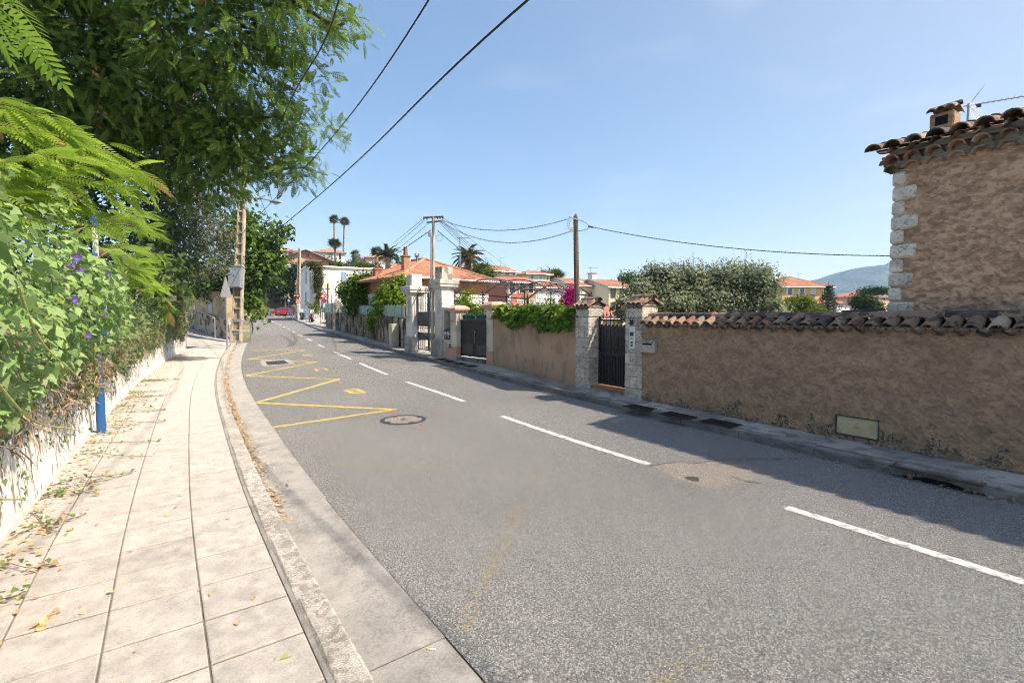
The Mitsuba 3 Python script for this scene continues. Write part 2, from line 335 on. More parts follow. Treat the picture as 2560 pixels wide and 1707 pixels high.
def f_asphalt(p, n, uv):
    a, b, r = voronoi(p.x * 112, p.y * 112)
    st = smoothstep(.02, .24, b - a); big = fbm(p.x * .6, p.y * .6, uv.x, 3)
    tone = .112 + .27 * r * r + .08 * r
    c = mi.Color3f(.018, .018, .021) * (1 - st) + mi.Color3f(.985, .99, 1.0) * tone * st
    return c * (.86 + .28 * big) * mix((1, 1, 1), (1.3, 1.14, 1.04), uv.x)
def b_asphalt(p, n, uv):
    a, b, r = voronoi(p.x * 112, p.y * 112)
    return smoothstep(0, .35, b - a) * (.4 + .6 * r)
mat('asphalt', {'type': 'twosided', 'bsdf': {'type': 'bumpmap', 'arbitrary': mikit.proc(b_asphalt, 1e-3), 'scale': .003,
    'bsdf': {'type': 'principled', 'base_color': mikit.proc(f_asphalt), 'roughness': .8, 'specular': .35}}})
MATTER_FIXED = {'asphalt': ('asphalt', 0.0), 'asphalt_patch': ('asphalt', 1.0)}

def ply(mesh, bsdf, smooth=False, tone=1.0, color=None):
    """a shape; for a substance of MATTER the row and the piece's tone go into uv"""
    if bsdf in MATTER or bsdf in MATTER_FIXED:
        key, row = ('matter', MATTER[bsdf]) if bsdf in MATTER else MATTER_FIXED[bsdf]
        v, f, n = meshkit.arrays(mesh, smooth)
        t = np.broadcast_to(np.asarray(tone, float), (len(v),))
        return mikit.ply((v, f), key, smooth=n is not None, uv=np.column_stack([np.full(len(v), float(row)), t]))
    return mikit.ply(mesh, bsdf, smooth=smooth, color=color)

plain('black_iron', (.018, .018, .02), .45, .0, .5)
plain('gate_plate', (.055, .055, .06), .5)
plain('gate_black', (.022, .022, .025), .5)
plain('black_hole', (.006, .006, .006), .9)
plain('grating_iron', (.022, .022, .024), .6)
plain('cast_iron', (.05, .052, .058), .5, .3)
plain('galvanised', (.42, .43, .44), .45, .6)
plain('grey_metal', (.30, .32, .35), .4, .2)
plain('grey_box', (.27, .31, .36), .35, .1)
plain('blue_paint', (.018, .10, .29), .4, 0, .5)
plain('sign_white', (.70, .70, .68), .4)
plain('sign_red', (.55, .035, .03), .4)
plain('sign_blue', (.02, .06, .42), .4)
plain('sign_black', (.02, .02, .02), .4)
plain('turquoise', (.05, .58, .55), .45)
plain('cable_black', (.02, .02, .022), .6)
plain('window_glass', (.03, .036, .045), .08, 0, .8)
plain('window_light', (.34, .42, .5), .25, 0, .6)
plain('shutter_blue', (.26, .36, .52), .6)
plain('shutter_pale', (.58, .63, .70), .6)
plain('shutter_grey', (.28, .29, .33), .6)
plain('trim_white', (.72, .72, .70), .6)
plain('trim_dark', (.06, .06, .07), .6)
plain('zinc_gutter', (.30, .33, .37), .4, .5)
plain('soffit', (.32, .25, .18), .8)
plain('tyre', (.02, .02, .02), .8)
plain('chrome', (.6, .6, .62), .2, .9)
plain('car_red', (.33, .012, .012), .25, 0, .7)
plain('car_grey', (.10, .105, .12), .25, .2, .7)
plain('car_dark', (.035, .04, .05), .25, .2, .7)
plain('car_glass', (.03, .04, .05), .05, 0, .9)
plain('orange_fruit', (.75, .26, .02), .5)
plain('skin', (.45, .27, .2), .6)
plain('pink_cloth', (.72, .09, .32), .8)
plain('orange_cloth', (.85, .38, .03), .8)
plain('net_green', (.33, .47, .43), .7)
plain('number_dark', (.12, .12, .13), .5)
plain('old_yellow', (.36, .27, .09), .8)
plain('red_marking', (.36, .12, .10), .8)
plain('crack_dark', (.04, .038, .036), .9)
plain('skid_dark', (.085, .085, .088), .8)
leafmat('leaf', .5, .9); leafmat('leaf_thin', .5, 1.3); leafmat('leaf_gloss', .35, .6); leafmat('petal', .6, 1.1)
vcol('litter')

# ---- terrain ---------------------------------------------------------------
def terrain(x, y):
    """ground height outside the street: a hill rises ahead on the left, gardens lie lower on the right"""
    base = hill_g(np.clip(y, -50, 95)) - .30
    s = lambda a, b, t: np.clip((t - a) / (b - a), 0, 1) ** 2 * (3 - 2 * np.clip((t - a) / (b - a), 0, 1))
    ridge = (np.interp(y, [66, 78, 95, 112, 130, 150, 400], [0, .6, 8.5, 11.5, 13.5, 14.5, 14]) - 1.6 * s(66, 80, y) * 0) * s(32, -14, x) * s(-190, -120, x)
    left = 0
    right = -3.5 * s(3.0, 9.0, x + (y - 9) * .646 - .6) * s(5, 14, y) * s(400, 120, y)
    far = 0
    bump = 1.2 * (meshkit.noise(np.stack([x * .05, y * .05, x * 0], -1), 5) - .5) * s(60, 120, np.hypot(x, y))
    return base + ridge + right + bump
rr = np.r_[0, np.geomspace(2, 7000, 90)]; th = np.radians(np.linspace(0, 360, 181))
R, TH = np.meshgrid(rr, th, indexing='ij'); X, Y = R * np.sin(TH), R * np.cos(TH)
Z = terrain(X, Y)
i, j = np.meshgrid(np.arange(len(rr) - 1), np.arange(180), indexing='ij')
f = np.stack([i * 181 + j, i * 181 + j + 1, (i + 1) * 181 + j + 1, (i + 1) * 181 + j], -1).reshape(-1, 4)
ground_part('ground', 'dry earth and scrub of the gardens and hillside around the street', (np.column_stack([X.ravel(), Y.ravel(), Z.ravel()]), f), 'earth', smooth=True)

# ---- road ------------------------------------------------------------------
lr = np.linspace(0, 1, 240); A = KL.at(lr * KL.len, .47); B = KR.at(lr * KR.len, -.01); nc = 10
w = np.linspace(0, 1, nc)[None, :, None]; Q = A[:, None] * (1 - w) + B[:, None] * w
crown = .05 * np.sin(np.linspace(0, 1, nc) * np.pi)[None] * 0
QZ = hill_g(Q[..., 1]) - .12 + crown
i, j = np.meshgrid(np.arange(239), np.arange(nc - 1), indexing='ij')
f = np.stack([i * nc + j, i * nc + j + 1, (i + 1) * nc + j + 1, (i + 1) * nc + j], -1).reshape(-1, 4)
road = ground_part('road', 'grey worn asphalt road climbing away to the left', (np.concatenate([Q, QZ[..., None]], -1).reshape(-1, 3), f), 'asphalt')
# crossing road at the top of the street
v = np.array([(-75, 74, 0), (-20, 74, 0), (-10, 97, 0), (-85, 97, 0)], float)
gx, gy = np.meshgrid(np.linspace(0, 1, 12), np.linspace(0, 1, 12)); q = (v[0] * ((1 - gx) * (1 - gy))[..., None] + v[1] * (gx * (1 - gy))[..., None] + v[2] * (gx * gy)[..., None] + v[3] * ((1 - gx) * gy)[..., None])
q[..., 2] = hill_g(q[..., 1]) - .128
i, j = np.meshgrid(np.arange(11), np.arange(11), indexing='ij'); f12 = np.stack([i * 12 + j, i * 12 + j + 1, (i + 1) * 12 + j + 1, (i + 1) * 12 + j], -1).reshape(-1, 4)
ground_part('road', 'asphalt of the side road at the top of the street', (q.reshape(-1, 3), f12), 'asphalt')

# ---- left: gutter, kerb, pavement -------------------------------------------
lcut = KL.near(-14.2, 25.0)
gut = ground_part('gutter', 'pale concrete gutter strip along the left kerb', ribbon(KL, 0, lcut, (.0, .47), (-.150, -.146)), 'joint_dirt')
l = 1.0
while l < lcut - .2:
    n = min(l + 2.4, lcut); part(gut, 'slab', ribbon(KL, l + .0025, n - .0025, (.0, .466 + .01 * math.sin(l * 3)), (-.121, -.113), .3), 'gutter_concrete'); l = n
ledge = .16
kerb = ground_part('kerb', 'pale concrete kerb along the left pavement', ribbon(KL, 0, lcut + 6, (-.145, -.004), (-.04, -.05)), 'joint_dirt')
l = .9
while l < lcut - .1:
    n = min(l + 1.0 + .02 * math.sin(l * 7), lcut); part(kerb, 'stone', block(KL, l + .003, n - .003, -.145, 0, -.16, .004 + .003 * math.sin(l * 5), .014), 'kerb_concrete'); l = n
pav = ground_part('pavement', 'pale paved pavement on the left beside the ivy wall', ribbon(KL, 0, lcut + 9, (-2.6, -1.9, -1.2, -.6, -.14), (-.008,) * 5), 'joint_dirt')
def slabs_mesh(l0, l1, rows, cols, gap, z):
    pass
rng = np.random.default_rng(3)
COLS = [-.175, -.583, -.995, -1.40, -1.78]
def paver(l0, l1, o0, o1, dz, tilt):
    pts = [KL.at(l0, o0), KL.at(l0, o1), KL.at(l1, o1), KL.at(l1, o0)]
    top = np.array([[q[0], q[1], gz(q[1]) + dz + tilt[k]] for k, q in enumerate(pts)]); c = top.mean(0)
    e = .006; inn = top + (c - top) / np.linalg.norm(c - top, axis=1, keepdims=True) * e * 1.3
    lo = top - V3(0, 0, .045); mid = top - V3(0, 0, .004)
    v = np.vstack([inn, mid, lo]); f = [[0, 3, 2, 1]]
    for k in range(4):
        m = (k + 1) % 4
        f += [[k, m, m + 4, k + 4], [k + 4, m + 4, m + 8, k + 8]]
    f = np.array(f)[:, ::-1]
    return v, f
l = .55; row = 0; far = MB()
while l < lcut + 3:
    n = l + .398
    for k in range(4):
        t = rng.normal(size=4) * .0012; m = paver(l + .0075, n - .0075, COLS[k] - .0045, COLS[k + 1] + .0045, rng.normal() * .0012, t)
        if row < 30 : part(pav, 'slab', m, 'paving', tone=1 + .03 * rng.normal())
        else: far.add(*m)
    l = n; row += 1
part(pav, 'far_slabs', far.mesh, 'paving', kind='stuff')

part(pav, 'mortar_strip', ribbon(KL, 0, lcut + 3, (-.173, -.149), (-.002, -.002), .4), 'gutter_concrete', tone=.8)
# ---- right: kerb and pavement ------------------------------------------------
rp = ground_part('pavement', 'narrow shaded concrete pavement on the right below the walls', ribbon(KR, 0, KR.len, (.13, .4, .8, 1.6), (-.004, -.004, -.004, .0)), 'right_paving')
l = KR.near(6.4, 1.5)
while l < KR.near(1.0, 10.2):
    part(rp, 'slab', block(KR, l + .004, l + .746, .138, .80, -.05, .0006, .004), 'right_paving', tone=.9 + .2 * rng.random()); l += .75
rk = ground_part('kerb', 'dark weathered kerb along the right pavement', ribbon(KR, 0, KR.len, (0.02, .13), (-.03, -.02)), 'joint_dirt')
l = .3
while l < KR.len - 1:
    n = l + (1.0 if l < 22 else 3.0)
    drain = 5.05 < l + .5 < 6.3
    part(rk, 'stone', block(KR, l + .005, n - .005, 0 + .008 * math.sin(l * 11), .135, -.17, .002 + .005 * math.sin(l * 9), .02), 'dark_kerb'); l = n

# ---- painted markings and covers on the road -----------------------------------------
def on_road(pts, dz): pts = np.asarray(pts, float); return np.column_stack([pts[:, :2], hill_g(pts[:, 1]) - .12 + dz])
def stripe(a, b, w, dz=.004, w1=None, n=6, skew=0):
    """a painted bar from a to b, w wide"""
    a, b = np.array(a[:2]), np.array(b[:2]); d = unit(b - a); s = np.array([-d[1], d[0]]); t = np.linspace(0, 1, n)[:, None]; c = a + (b - a) * t; ww = (w + ((w1 or w) - w) * t) / 2
    L, R = c + s * ww, c - s * ww; v = on_road(np.vstack([L, R]), dz); return v, np.array([[i + n, i + n + 1, i + 1, i] for i in range(n - 1)])
ln = thing('centre_line', 'dashed white centre line running up the road', 'road marking'); s0 = KC.near(2.47, 4.23)
for k in range(-1, 15):
    a, b = s0 + 4.68 * k - 3.15, s0 + 4.68 * k
    l = np.linspace(max(a, .05), b, 9)
    if b < .3: continue
    if k > 4: l = np.linspace(a + 1.0, b - .2, 9)
    L, R = KC.at(l, -.052), KC.at(l, .052); part(ln, 'dash', (on_road(np.vstack([L, R]), .004), np.array([[i + 9, i + 10, i + 1, i] for i in range(8)])), 'white_marking')
zz_ = thing('bus_stop_zigzag', 'yellow zigzag bus stop marking on the left lane', 'road marking')
Zp = [(-3.668,7.293,-0.098), (-2.13,8.661,-0.087), (-4.932,9.191,-0.083), (-4.53,12.444,-0.042), (-7.296,13.269,-0.029), (-6.699,16.484,0.03), (-9.508,17.427,0.049), (-8.964,20.809,0.12), (-10.634,19.745,0.097)]
Zp = [(-3.67, 7.28), (-2.12, 8.66), (-4.97, 9.30), (-4.50, 12.50), (-7.27, 13.15), (-6.68, 16.50), (-9.50, 17.40), (-8.95, 20.85), (-11.2, 20.9)]
for a, b in zip(Zp[:-1], Zp[1:]):
    a, b = np.array(a), np.array(b); d = unit(b - a); part(zz_, 'stroke', stripe(a - d * .03, b + d * .03, .105, .004 + .0012 * (len(scene) % 3)), 'yellow_marking')
for ch_, c, lab in (('B', (-3.5, 10.65), 'yellow letter B painted on the road, nearest of the three letters beside the zigzag'), ('U', (-5.75, 14.5), 'yellow letter U painted on the road, middle of the three letters beside the zigzag'), ('S', (-7.95, 18.75), 'yellow letter S painted on the road, farthest of the three letters beside the zigzag')):
    tm = meshkit.text_mesh(ch_, 1.0, .001, True); v = np.array(tm.vertices); v = v[:, :2] - (v[:, :2].max(0) + v[:, :2].min(0)) / 2; v = v * [.36 / np.ptp(v[:, 0]), .66 / np.ptp(v[:, 1])]
    q = np.array(c) + v[:, :1] * np.array([-.85, -.53]) + v[:, 1:] * np.array([.53, -.85]); top = np.array(tm.vertices)[:, 2] > .0005
    f = np.array(tm.faces); f = f[top[f].all(1)]; solid('road_letter', lab, 'road marking', ply((on_road(q, .0045), f), 'yellow_marking'), None)
MR = np.random.default_rng(19)
def flecks(segs, n, name, label, cat, b, spread=.06, size=.008, **kw):
    pts = []
    for (a, c), k in zip(segs, n):
        a, c = np.array(a[:2]), np.array(c[:2]); d = unit(c - a); s = np.array([-d[1], d[0]]); t = MR.random(k); pts.append(a + (c - a) * t[:, None] + s * (MR.uniform(-1, 1, k) * spread)[:, None])
    p = np.vstack(pts); p = p[meshkit.noise(np.column_stack([p * 2.2, p[:, 0] * 0]), 3) > .47]; m = len(p); r = size * (.4 + .9 * MR.random(m)); an = MR.random((m, 1)) * 6.28 + np.array([[0, 1.3, 2.9, 4.4]])
    rr = r[:, None] * (.6 + .7 * MR.random((m, 4))); v = np.stack([p[:, None, 0] + rr * np.cos(an), p[:, None, 1] + rr * np.sin(an)], -1).reshape(-1, 2); k = np.arange(m) * 4; f = np.vstack([np.stack([k, k + 1, k + 2], 1), np.stack([k, k + 2, k + 3], 1)])
    return solid(name, label, cat, ply((on_road(v, .0035), f), b), None, kind='stuff')
flecks([((-2.17, 5.51), (.25, 5.14)), ((.25, 5.14), (-.26, 2.55)), ((-2.28, 7.7), (-2.73, 6.08)), ((1.0, 2.35), (.4, 2.1))], [420, 380, 90, 60], 'worn_marking', 'nearly worn away old yellow zigzag, a few flecks on the near asphalt', 'road marking', 'old_yellow')
rd = thing('survey_mark', 'faint red dashed survey line sprayed along the left lane', 'road marking')
for a, b in (((-4.375,12.1,-0.047), (-3.875,11.283,-0.059)), ((-3.113,9.971,-0.075), (-2.791,9.438,-0.08)), ((-2.172,8.485,-0.089), (-2.017,8.25,-0.091)), ((-1.525,7.424,-0.097), (-1.278,7.044,-0.099)), ((-1.429,8.154,-0.091), (-1.258,8.283,-0.09)), ((-1.433,14.384,-0.01), (-1.157,13.935,-0.018))):
    part(rd, 'dash', stripe(a, b, .025, .0038), 'red_marking')
# covers
mh = thing('manhole_cover', 'round manhole cover with a dark iron ring and asphalt centre', 'manhole cover'); c = V3(-1.78, 7.85, gz(7.85) - .12)
m = MB(); m.lathe([(.30, .003), (.305, .007), (.365, .007), (.375, .002)], c, 40); part(mh, 'ring', m.mesh, 'cast_iron', smooth=30)
m = MB(); m.lathe([(0, .0035), (.30, .0035)], c, 32); part(mh, 'infill', m.mesh, 'asphalt_patch', tone=.6)
m = MB()
for a in (.75, 2.3, 3.9, 5.4): m.box(c + V3(.285 * math.cos(a), .285 * math.sin(a), .005), (.05, .09, .006), (math.cos(a), math.sin(a), 0))
part(mh, 'lugs', m.mesh, 'cast_iron', kind='stuff'); m = MB(); m.lathe([(0, .006), (.045, .006), (.05, .002)], c, 14); part(mh, 'keyhole', m.mesh, 'cast_iron')
sq = thing('square_manhole', 'square iron manhole lid in a pale concrete frame, beside the yellow zigzag', 'manhole cover'); Q4 = np.array([(-8.75, 16.72), (-8.02, 17.30), (-7.12, 15.85), (-7.85, 15.20)]); c4 = Q4.mean(0)
m = MB(); m.add(on_road(Q4, .005), [[3, 2, 1, 0]]); part(sq, 'frame', m.mesh, 'gutter_concrete', tone=.9)
m = MB(); q = c4 + (Q4 - c4) * .66; m.add(on_road(q, .009), [[3, 2, 1, 0]]); part(sq, 'lid', m.mesh, 'cast_iron')
m = MB()
for i_ in range(6):
    for j_ in range(7):
        w = np.array([(i_ + .5) / 6, (j_ + .5) / 7]); p = q[0] * (1 - w[0]) * (1 - w[1]) + q[1] * w[0] * (1 - w[1]) + q[2] * w[0] * w[1] + q[3] * (1 - w[0]) * w[1]; m.box(V3(p[0], p[1], gz(p[1]) - .109), (.045, .03, .006), (.7, -.7, 0))
part(sq, 'studs', m.mesh, 'cast_iron', kind='stuff')
# repair patch, cracks, tyre marks
pa = [(1.59,5.448,-0.107), (1.977,5.614,-0.106), (2.115,5.507,-0.107), (2.477,5.66,-0.106), (2.749,5.463,-0.107), (2.865,5.292,-0.108), (2.378,4.895,-0.109), (1.972,4.69,-0.11), (1.753,4.967,-0.109)]
rp_ = thing('road_patch', 'pinkish repair patch with a cracked edge in the right lane', 'road patch'); P9 = np.array(pa)[:, :2]; m = MB(); m.add(np.vstack([on_road([P9.mean(0)], .002), on_road(P9, .002)]), [[0, k % 9 + 1, k] for k in range(1, 10)]); part(rp_, 'surface', m.mesh, 'asphalt_patch')
def crack(pts, w, label=None, owner=None):
    p = np.array(pts, float)[:, :2]; t = np.linspace(0, len(p) - 1, 60); q = np.column_stack([np.interp(t, np.arange(len(p)), p[:, i]) for i in (0, 1)]); q += .012 * MR.normal(size=q.shape); d = np.gradient(q, axis=0); d /= np.linalg.norm(d, axis=1, keepdims=True) + 1e-9; s = np.column_stack([-d[:, 1], d[:, 0]]) * (w * (.3 + .8 * MR.random(60)))[:, None] / 2
    return on_road(np.vstack([q + s, q - s]), .0042), np.array([[i + 60, i + 61, i + 1, i] for i in range(59)])
part(rp_, 'crack', crack([(1.555,5.419,-0.107), (1.977,5.614,-0.106), (2.115,5.507,-0.107), (2.477,5.66,-0.106), (2.727,5.708,-0.106), (3.254,5.708,-0.106), (3.503,5.724,-0.106)], .022), 'crack_dark')
part(rp_, 'crack', crack([(2.355,5.079,-0.108), (2.379,4.967,-0.109), (2.474,4.907,-0.109), (2.518,4.871,-0.109)], .012), 'crack_dark')
m = MB(); c = V3(*(1.9,5.004,-0.109)); vv = [c + V3(.07 * math.cos(a) * (1 + .3 * math.sin(3 * a)), .10 * math.sin(a) * (1 + .25 * math.cos(2 * a)), .003) for a in np.linspace(0, 6.28, 13)[:-1]]; m.add([c + V3(0, 0, .003)] + vv, [[0, k, k % 12 + 1] for k in range(1, 13)]); part(rp_, 'pothole', m.mesh, 'crack_dark')
for k, pts in enumerate(([(-15.591,32.339,0.372), (-12.854,27.742,0.271), (-11.352,24.799,0.206), (-10.598,22.855,0.164)], [(-16.265,35.257,0.436), (-13.058,29.123,0.301), (-11.167,24.799,0.206), (-10.465,22.855,0.164)])):
    p = np.array(pts)[:, :2]; t = np.linspace(0, 3, 24); cs = CubicSpline(np.arange(4), p); q = cs(t); d = cs(t, 1); d /= np.linalg.norm(d, axis=1, keepdims=True); s = np.column_stack([-d[:, 1], d[:, 0]]) * .09
    solid('tyre_mark', 'curved dark tyre mark on the upper road, the left one' if k == 0 else 'curved dark tyre mark on the upper road, the right one', 'tyre mark', ply((on_road(np.vstack([q + s, q - s]), .0036), np.array([[i + 24, i + 25, i + 1, i] for i in range(23)])), 'skid_dark'), None)
seam = thing('road_seam', 'pale repair seam running across the upper road', 'road seam'); part(seam, 'strip', crack([(-19.131,34.228,0.413), (-18.347,35.795,0.448), (-17.24,37.512,0.485)], .06), 'gutter_concrete', tone=.9)

# ---- frames along the right-hand walls ---------------------------------------
class Fr:
    """u along the wall towards the viewer, v out to the street, z up"""
    def __init__(s, o, d, z=0.0): s.o = V3(*o[:2]); s.d = unit(d[:2]); s.n = V3(-s.d[1] * -1, -s.d[0]) ; s.n = V3(s.d[1], -s.d[0]); s.z = z
    def __call__(s, u, v=0.0, z=0.0): q = s.o + u * s.d + v * s.n; return V3(q[0], q[1], z + s.z)
    @property
    def ax(s): return V3(s.d[0], s.d[1], 0)
    @property
    def out(s): return V3(s.n[0], s.n[1], 0)
def at(fr, u, v, z): return fr(u, v, z)
def fbox(mb, fr, u0, u1, v0, v1, z0, z1, ch=0):
    c = fr((u0 + u1) / 2, (v0 + v1) / 2, (z0 + z1) / 2); size = (u1 - u0, v1 - v0, z1 - z0)
    return mb.cbox(c, size, fr.ax, ch) if ch else mb.box(c, size, fr.ax)
def fbm_np(p, octs=3, seed=0):
    return sum(.5 ** (o + 1) * meshkit.noise(np.asarray(p) * 2 ** o, seed + o) for o in range(octs)) / (1 - .5 ** octs)

FN = Fr((2.43, 9.0), (.543, -.84))           # the rough plaster wall, u = 0 at the stone pillar
def rough_face(fr, u0, u1, z0, z1, v, res, amp, seed, holes=(), quoin=None):
    """a trowelled plaster face: ridges and smears a centimetre or so deep"""
    us = np.arange(u0, u1 + 1e-6, res); zs = np.linspace(z0, z1, int((z1 - z0) / res) + 2); U, Zz = np.meshgrid(us, zs, indexing='ij')
    wx = fbm_np(np.stack([U * 9, Zz * 9, U * 0 + seed], -1), 2, 3) * .12; wz = fbm_np(np.stack([U * 9, Zz * 9, U * 0 + seed + 9], -1), 2, 4) * .12
    a = fbm_np(np.stack([(U + wx) * 20, (Zz + wz) * 25, U * 0 + seed], -1), 3, seed); b = fbm_np(np.stack([(U + wz) * 44, (Zz + wx) * 50, U * 0 + 3], -1), 2, seed + 5)
    sm = np.clip((a - .42) / .14, 0, 1); sm = sm * sm * (3 - 2 * sm)
    h = amp * (.75 * sm + .55 * (b - .5) + .5 * (fbm_np(np.stack([U * 1.2, Zz * 1.2, U * 0], -1), 2, 7) - .5) * 2)
    q = fr.o + U[..., None] * fr.d + (v + h)[..., None] * fr.n
    n, m = U.shape; i, j = np.meshgrid(np.arange(n - 1), np.arange(m - 1), indexing='ij')
    f = np.stack([i * m + j, i * m + j + 1, (i + 1) * m + j + 1, (i + 1) * m + j], -1).reshape(-1, 4)[:, ::-1]
    uc, zc = (U[:-1, :-1] + res / 2).ravel(), ((Zz[:-1, :-1] + Zz[1:, 1:]) / 2).ravel(); keep = np.ones(len(f), bool)
    for a0, a1, b0, b1 in holes: keep &= ~((uc > a0) & (uc < a1) & (zc > b0) & (zc < b1))
    return np.column_stack([q.reshape(-1, 2), Zz.ravel() + fr.z]), f[keep], uc[keep], zc[keep], sm.ravel()

def half_tile(L, r0, r1, th=.013, n=7, arc=172, lift=0):
    """an old curved roof tile along +y, back up (+z), wide end r1 at y = L"""
    a = np.radians(np.linspace(90 - arc / 2, 90 + arc / 2, n)); V = []
    for y, r in ((0, r0), (L, r1)):
        for k in (0, -th): V.append(np.column_stack([(r + k) * np.cos(a), np.full(n, y), (r + k) * np.sin(a)]))
    v = np.vstack(V); o0, i0, o1, i1 = 0, n, 2 * n, 3 * n; f = []
    for j in range(n - 1):
        f += [[o0 + j, o1 + j, o1 + j + 1, o0 + j + 1], [i0 + j, i0 + j + 1, i1 + j + 1, i1 + j], [o1 + j, i1 + j, i1 + j + 1, o1 + j + 1], [o0 + j, o0 + j + 1, i0 + j + 1, i0 + j]]
    f += [[o0, i0, i1, o1], [o0 + n - 1, o1 + n - 1, i1 + n - 1, i0 + n - 1]]
    return v, np.array(f)
def tile_at(p, along, up, L, r0, r1, flip=False, jit=None, **kw):
    v, f = half_tile(L, r0, r1, **kw)
    y = unit(along); z = unit(up - y * (np.asarray(up) @ y)); x = np.cross(y, z)
    if flip: z, x = -z, -x
    w = v @ np.stack([x, y, z]) + np.asarray(p)
    return w, f
TRNG = np.random.default_rng(11)
CLAY = ['clay', 'clay', 'clay', 'clay', 'clay_dark', 'clay', 'clay_pale', 'clay', 'clay', 'clay_red']
def clay(rng=TRNG): return CLAY[rng.integers(len(CLAY))], .66 + .24 * rng.random()
def tile_cap(owner, fr, u0, u1, vr, ze, zr, ov, pitch, rl, rr=.075, r=.062, back=True, pal=clay, ridge_name='ridge_tile'):
    """two rows of curved tiles under a row of ridge tiles; vr = ridge, eaves ov out from the ridge"""
    n = int(round((u1 - u0) / pitch)); up = V3(0, 0, 1)
    for side in (1, -1) if back else (1,):
        for k in range(n + 1):
            u = u0 + (u1 - u0) * k / n; d = unit(fr.out * side * ov + V3(0, 0, ze - zr)); L = math.hypot(ov, zr - ze) + .006 * TRNG.normal()
            p = fr(u + .003 * TRNG.normal(), vr, zr - .02 - .003 * abs(TRNG.normal()))
            if k < n and side == 1:
                m = tile_at(fr(u + pitch / 2, vr, zr - .045), d, up, L - .025, r * 1.05, r * .95, flip=True)
                b, t = pal(); part(owner, 'channel_tile', m, b, smooth=40, tone=t)
            m = tile_at(p + V3(0, 0, -.01), d + V3(0, 0, .01 * TRNG.normal()), up, L, r * .92, r * 1.12)
            b, t = pal(); part(owner, 'cover_tile', m, b, smooth=40, tone=t)
    m = int(math.ceil((u1 - u0) / rl))
    for k in range(m):
        a = u0 - .05 + (u1 - u0 + .1) * k / m; L = (u1 - u0 + .1) / m + .05
        q = fr(a, vr + .006 * TRNG.normal(), zr - .015 + .005 * TRNG.normal())
        mm = tile_at(q, fr.ax + V3(0, 0, -.02 + .008 * TRNG.normal()), up, L, rr * .9, rr * 1.06, arc=176)
        b, t = pal(); part(owner, ridge_name, mm, b, smooth=40, tone=t)

# ---- rough plaster garden wall ----------------------------------------------
wall = thing('garden_wall', 'long brown rough plaster garden wall topped by a row of curved clay tiles, on the right of the road', 'wall')
HATCH = (3.284, 3.764, .075, .325)
v, f, uc, zc, sm = rough_face(FN, 0, 6.0, -.12, 1.44, 0, .0125, .010, 21, holes=[(HATCH[0], HATCH[1], HATCH[2], HATCH[3])])
mossy = zc + .03 < .05 + .24 * (fbm_np(np.stack([uc * 7, zc * 7, uc * 0], -1), 3, 31) - .36) * 2 * (1 + .8 * fbm_np(np.stack([uc * .8, zc * 0, uc * 0], -1), 2, 3))
mossy &= fbm_np(np.stack([uc * 55, zc * 55, uc * 0], -1), 2, 8) > .46
part(wall, 'plaster', (v, f[~mossy]), 'rough_plaster', smooth=True, tone=.9 + .18 * sm)
part(wall, 'moss', (v, f[mossy]), 'wall_moss', smooth=True, kind='stuff')
m = MB(); fbox(m, FN, 0, 6.0, -.32, -.06, -.2, 1.45); part(wall, 'core', m.mesh, 'smooth_plaster')
m = MB(); fbox(m, FN, .0, 6.0, -.30, .03, 1.435, 1.475, .01); part(wall, 'bedding', m.mesh, 'old_concrete')
tile_cap(wall, FN, .10, 5.9, -.15, 1.475, 1.60, .245, .185, .42, rr=.082, r=.072)

hat = thing('utility_hatch', 'cream metal utility hatch set low in the brown plaster wall', 'hatch')
m = MB(); fbox(m, FN, HATCH[0] + .012, HATCH[1] - .012, -.03, -.008, HATCH[2] + .012, HATCH[3] - .012, .004); part(hat, 'door', m.mesh, 'cream_hatch')
m = MB()
for a in ((HATCH[0] - .006, HATCH[1] + .006, HATCH[3] - .008, HATCH[3] + .006), (HATCH[0] - .006, HATCH[1] + .006, HATCH[2] - .006, HATCH[2] + .008)): fbox(m, FN, a[0], a[1], -.06, .006, a[2], a[3])
for a in ((HATCH[0] - .006, HATCH[0] + .008), (HATCH[1] - .008, HATCH[1] + .006)): fbox(m, FN, a[0], a[1], -.06, .006, HATCH[2], HATCH[3])
part(hat, 'frame', m.mesh, 'trim_dark')
m = MB(); m.lathe([(0, .006), (.014, .006), (.017, 0), (.017, -.004)], FN((HATCH[0] + HATCH[1]) / 2, -.006, .205), 14, FN.out); m.box(FN((HATCH[0] + HATCH[1]) / 2, .001, .205), (.005, .004, .022), FN.ax); part(hat, 'lock', m.mesh, 'galvanised')

mb_ = thing('letter_box', 'limestone letter box with a dark slot beside the right gate pillar', 'letter box')
m = MB(); fbox(m, FN, .012, .345, -.06, .07, .93, 1.135, .012); part(mb_, 'box', m.mesh, 'limestone', tone=.95)
m = MB(); fbox(m, FN, -.0 + .004, .36, -.06, .09, 1.138, 1.165, .008); part(mb_, 'lid', m.mesh, 'limestone', tone=.8)
m = MB(); fbox(m, FN, .06, .28, .06, .0725, 1.075, 1.105); part(mb_, 'slot', m.mesh, 'black_hole')

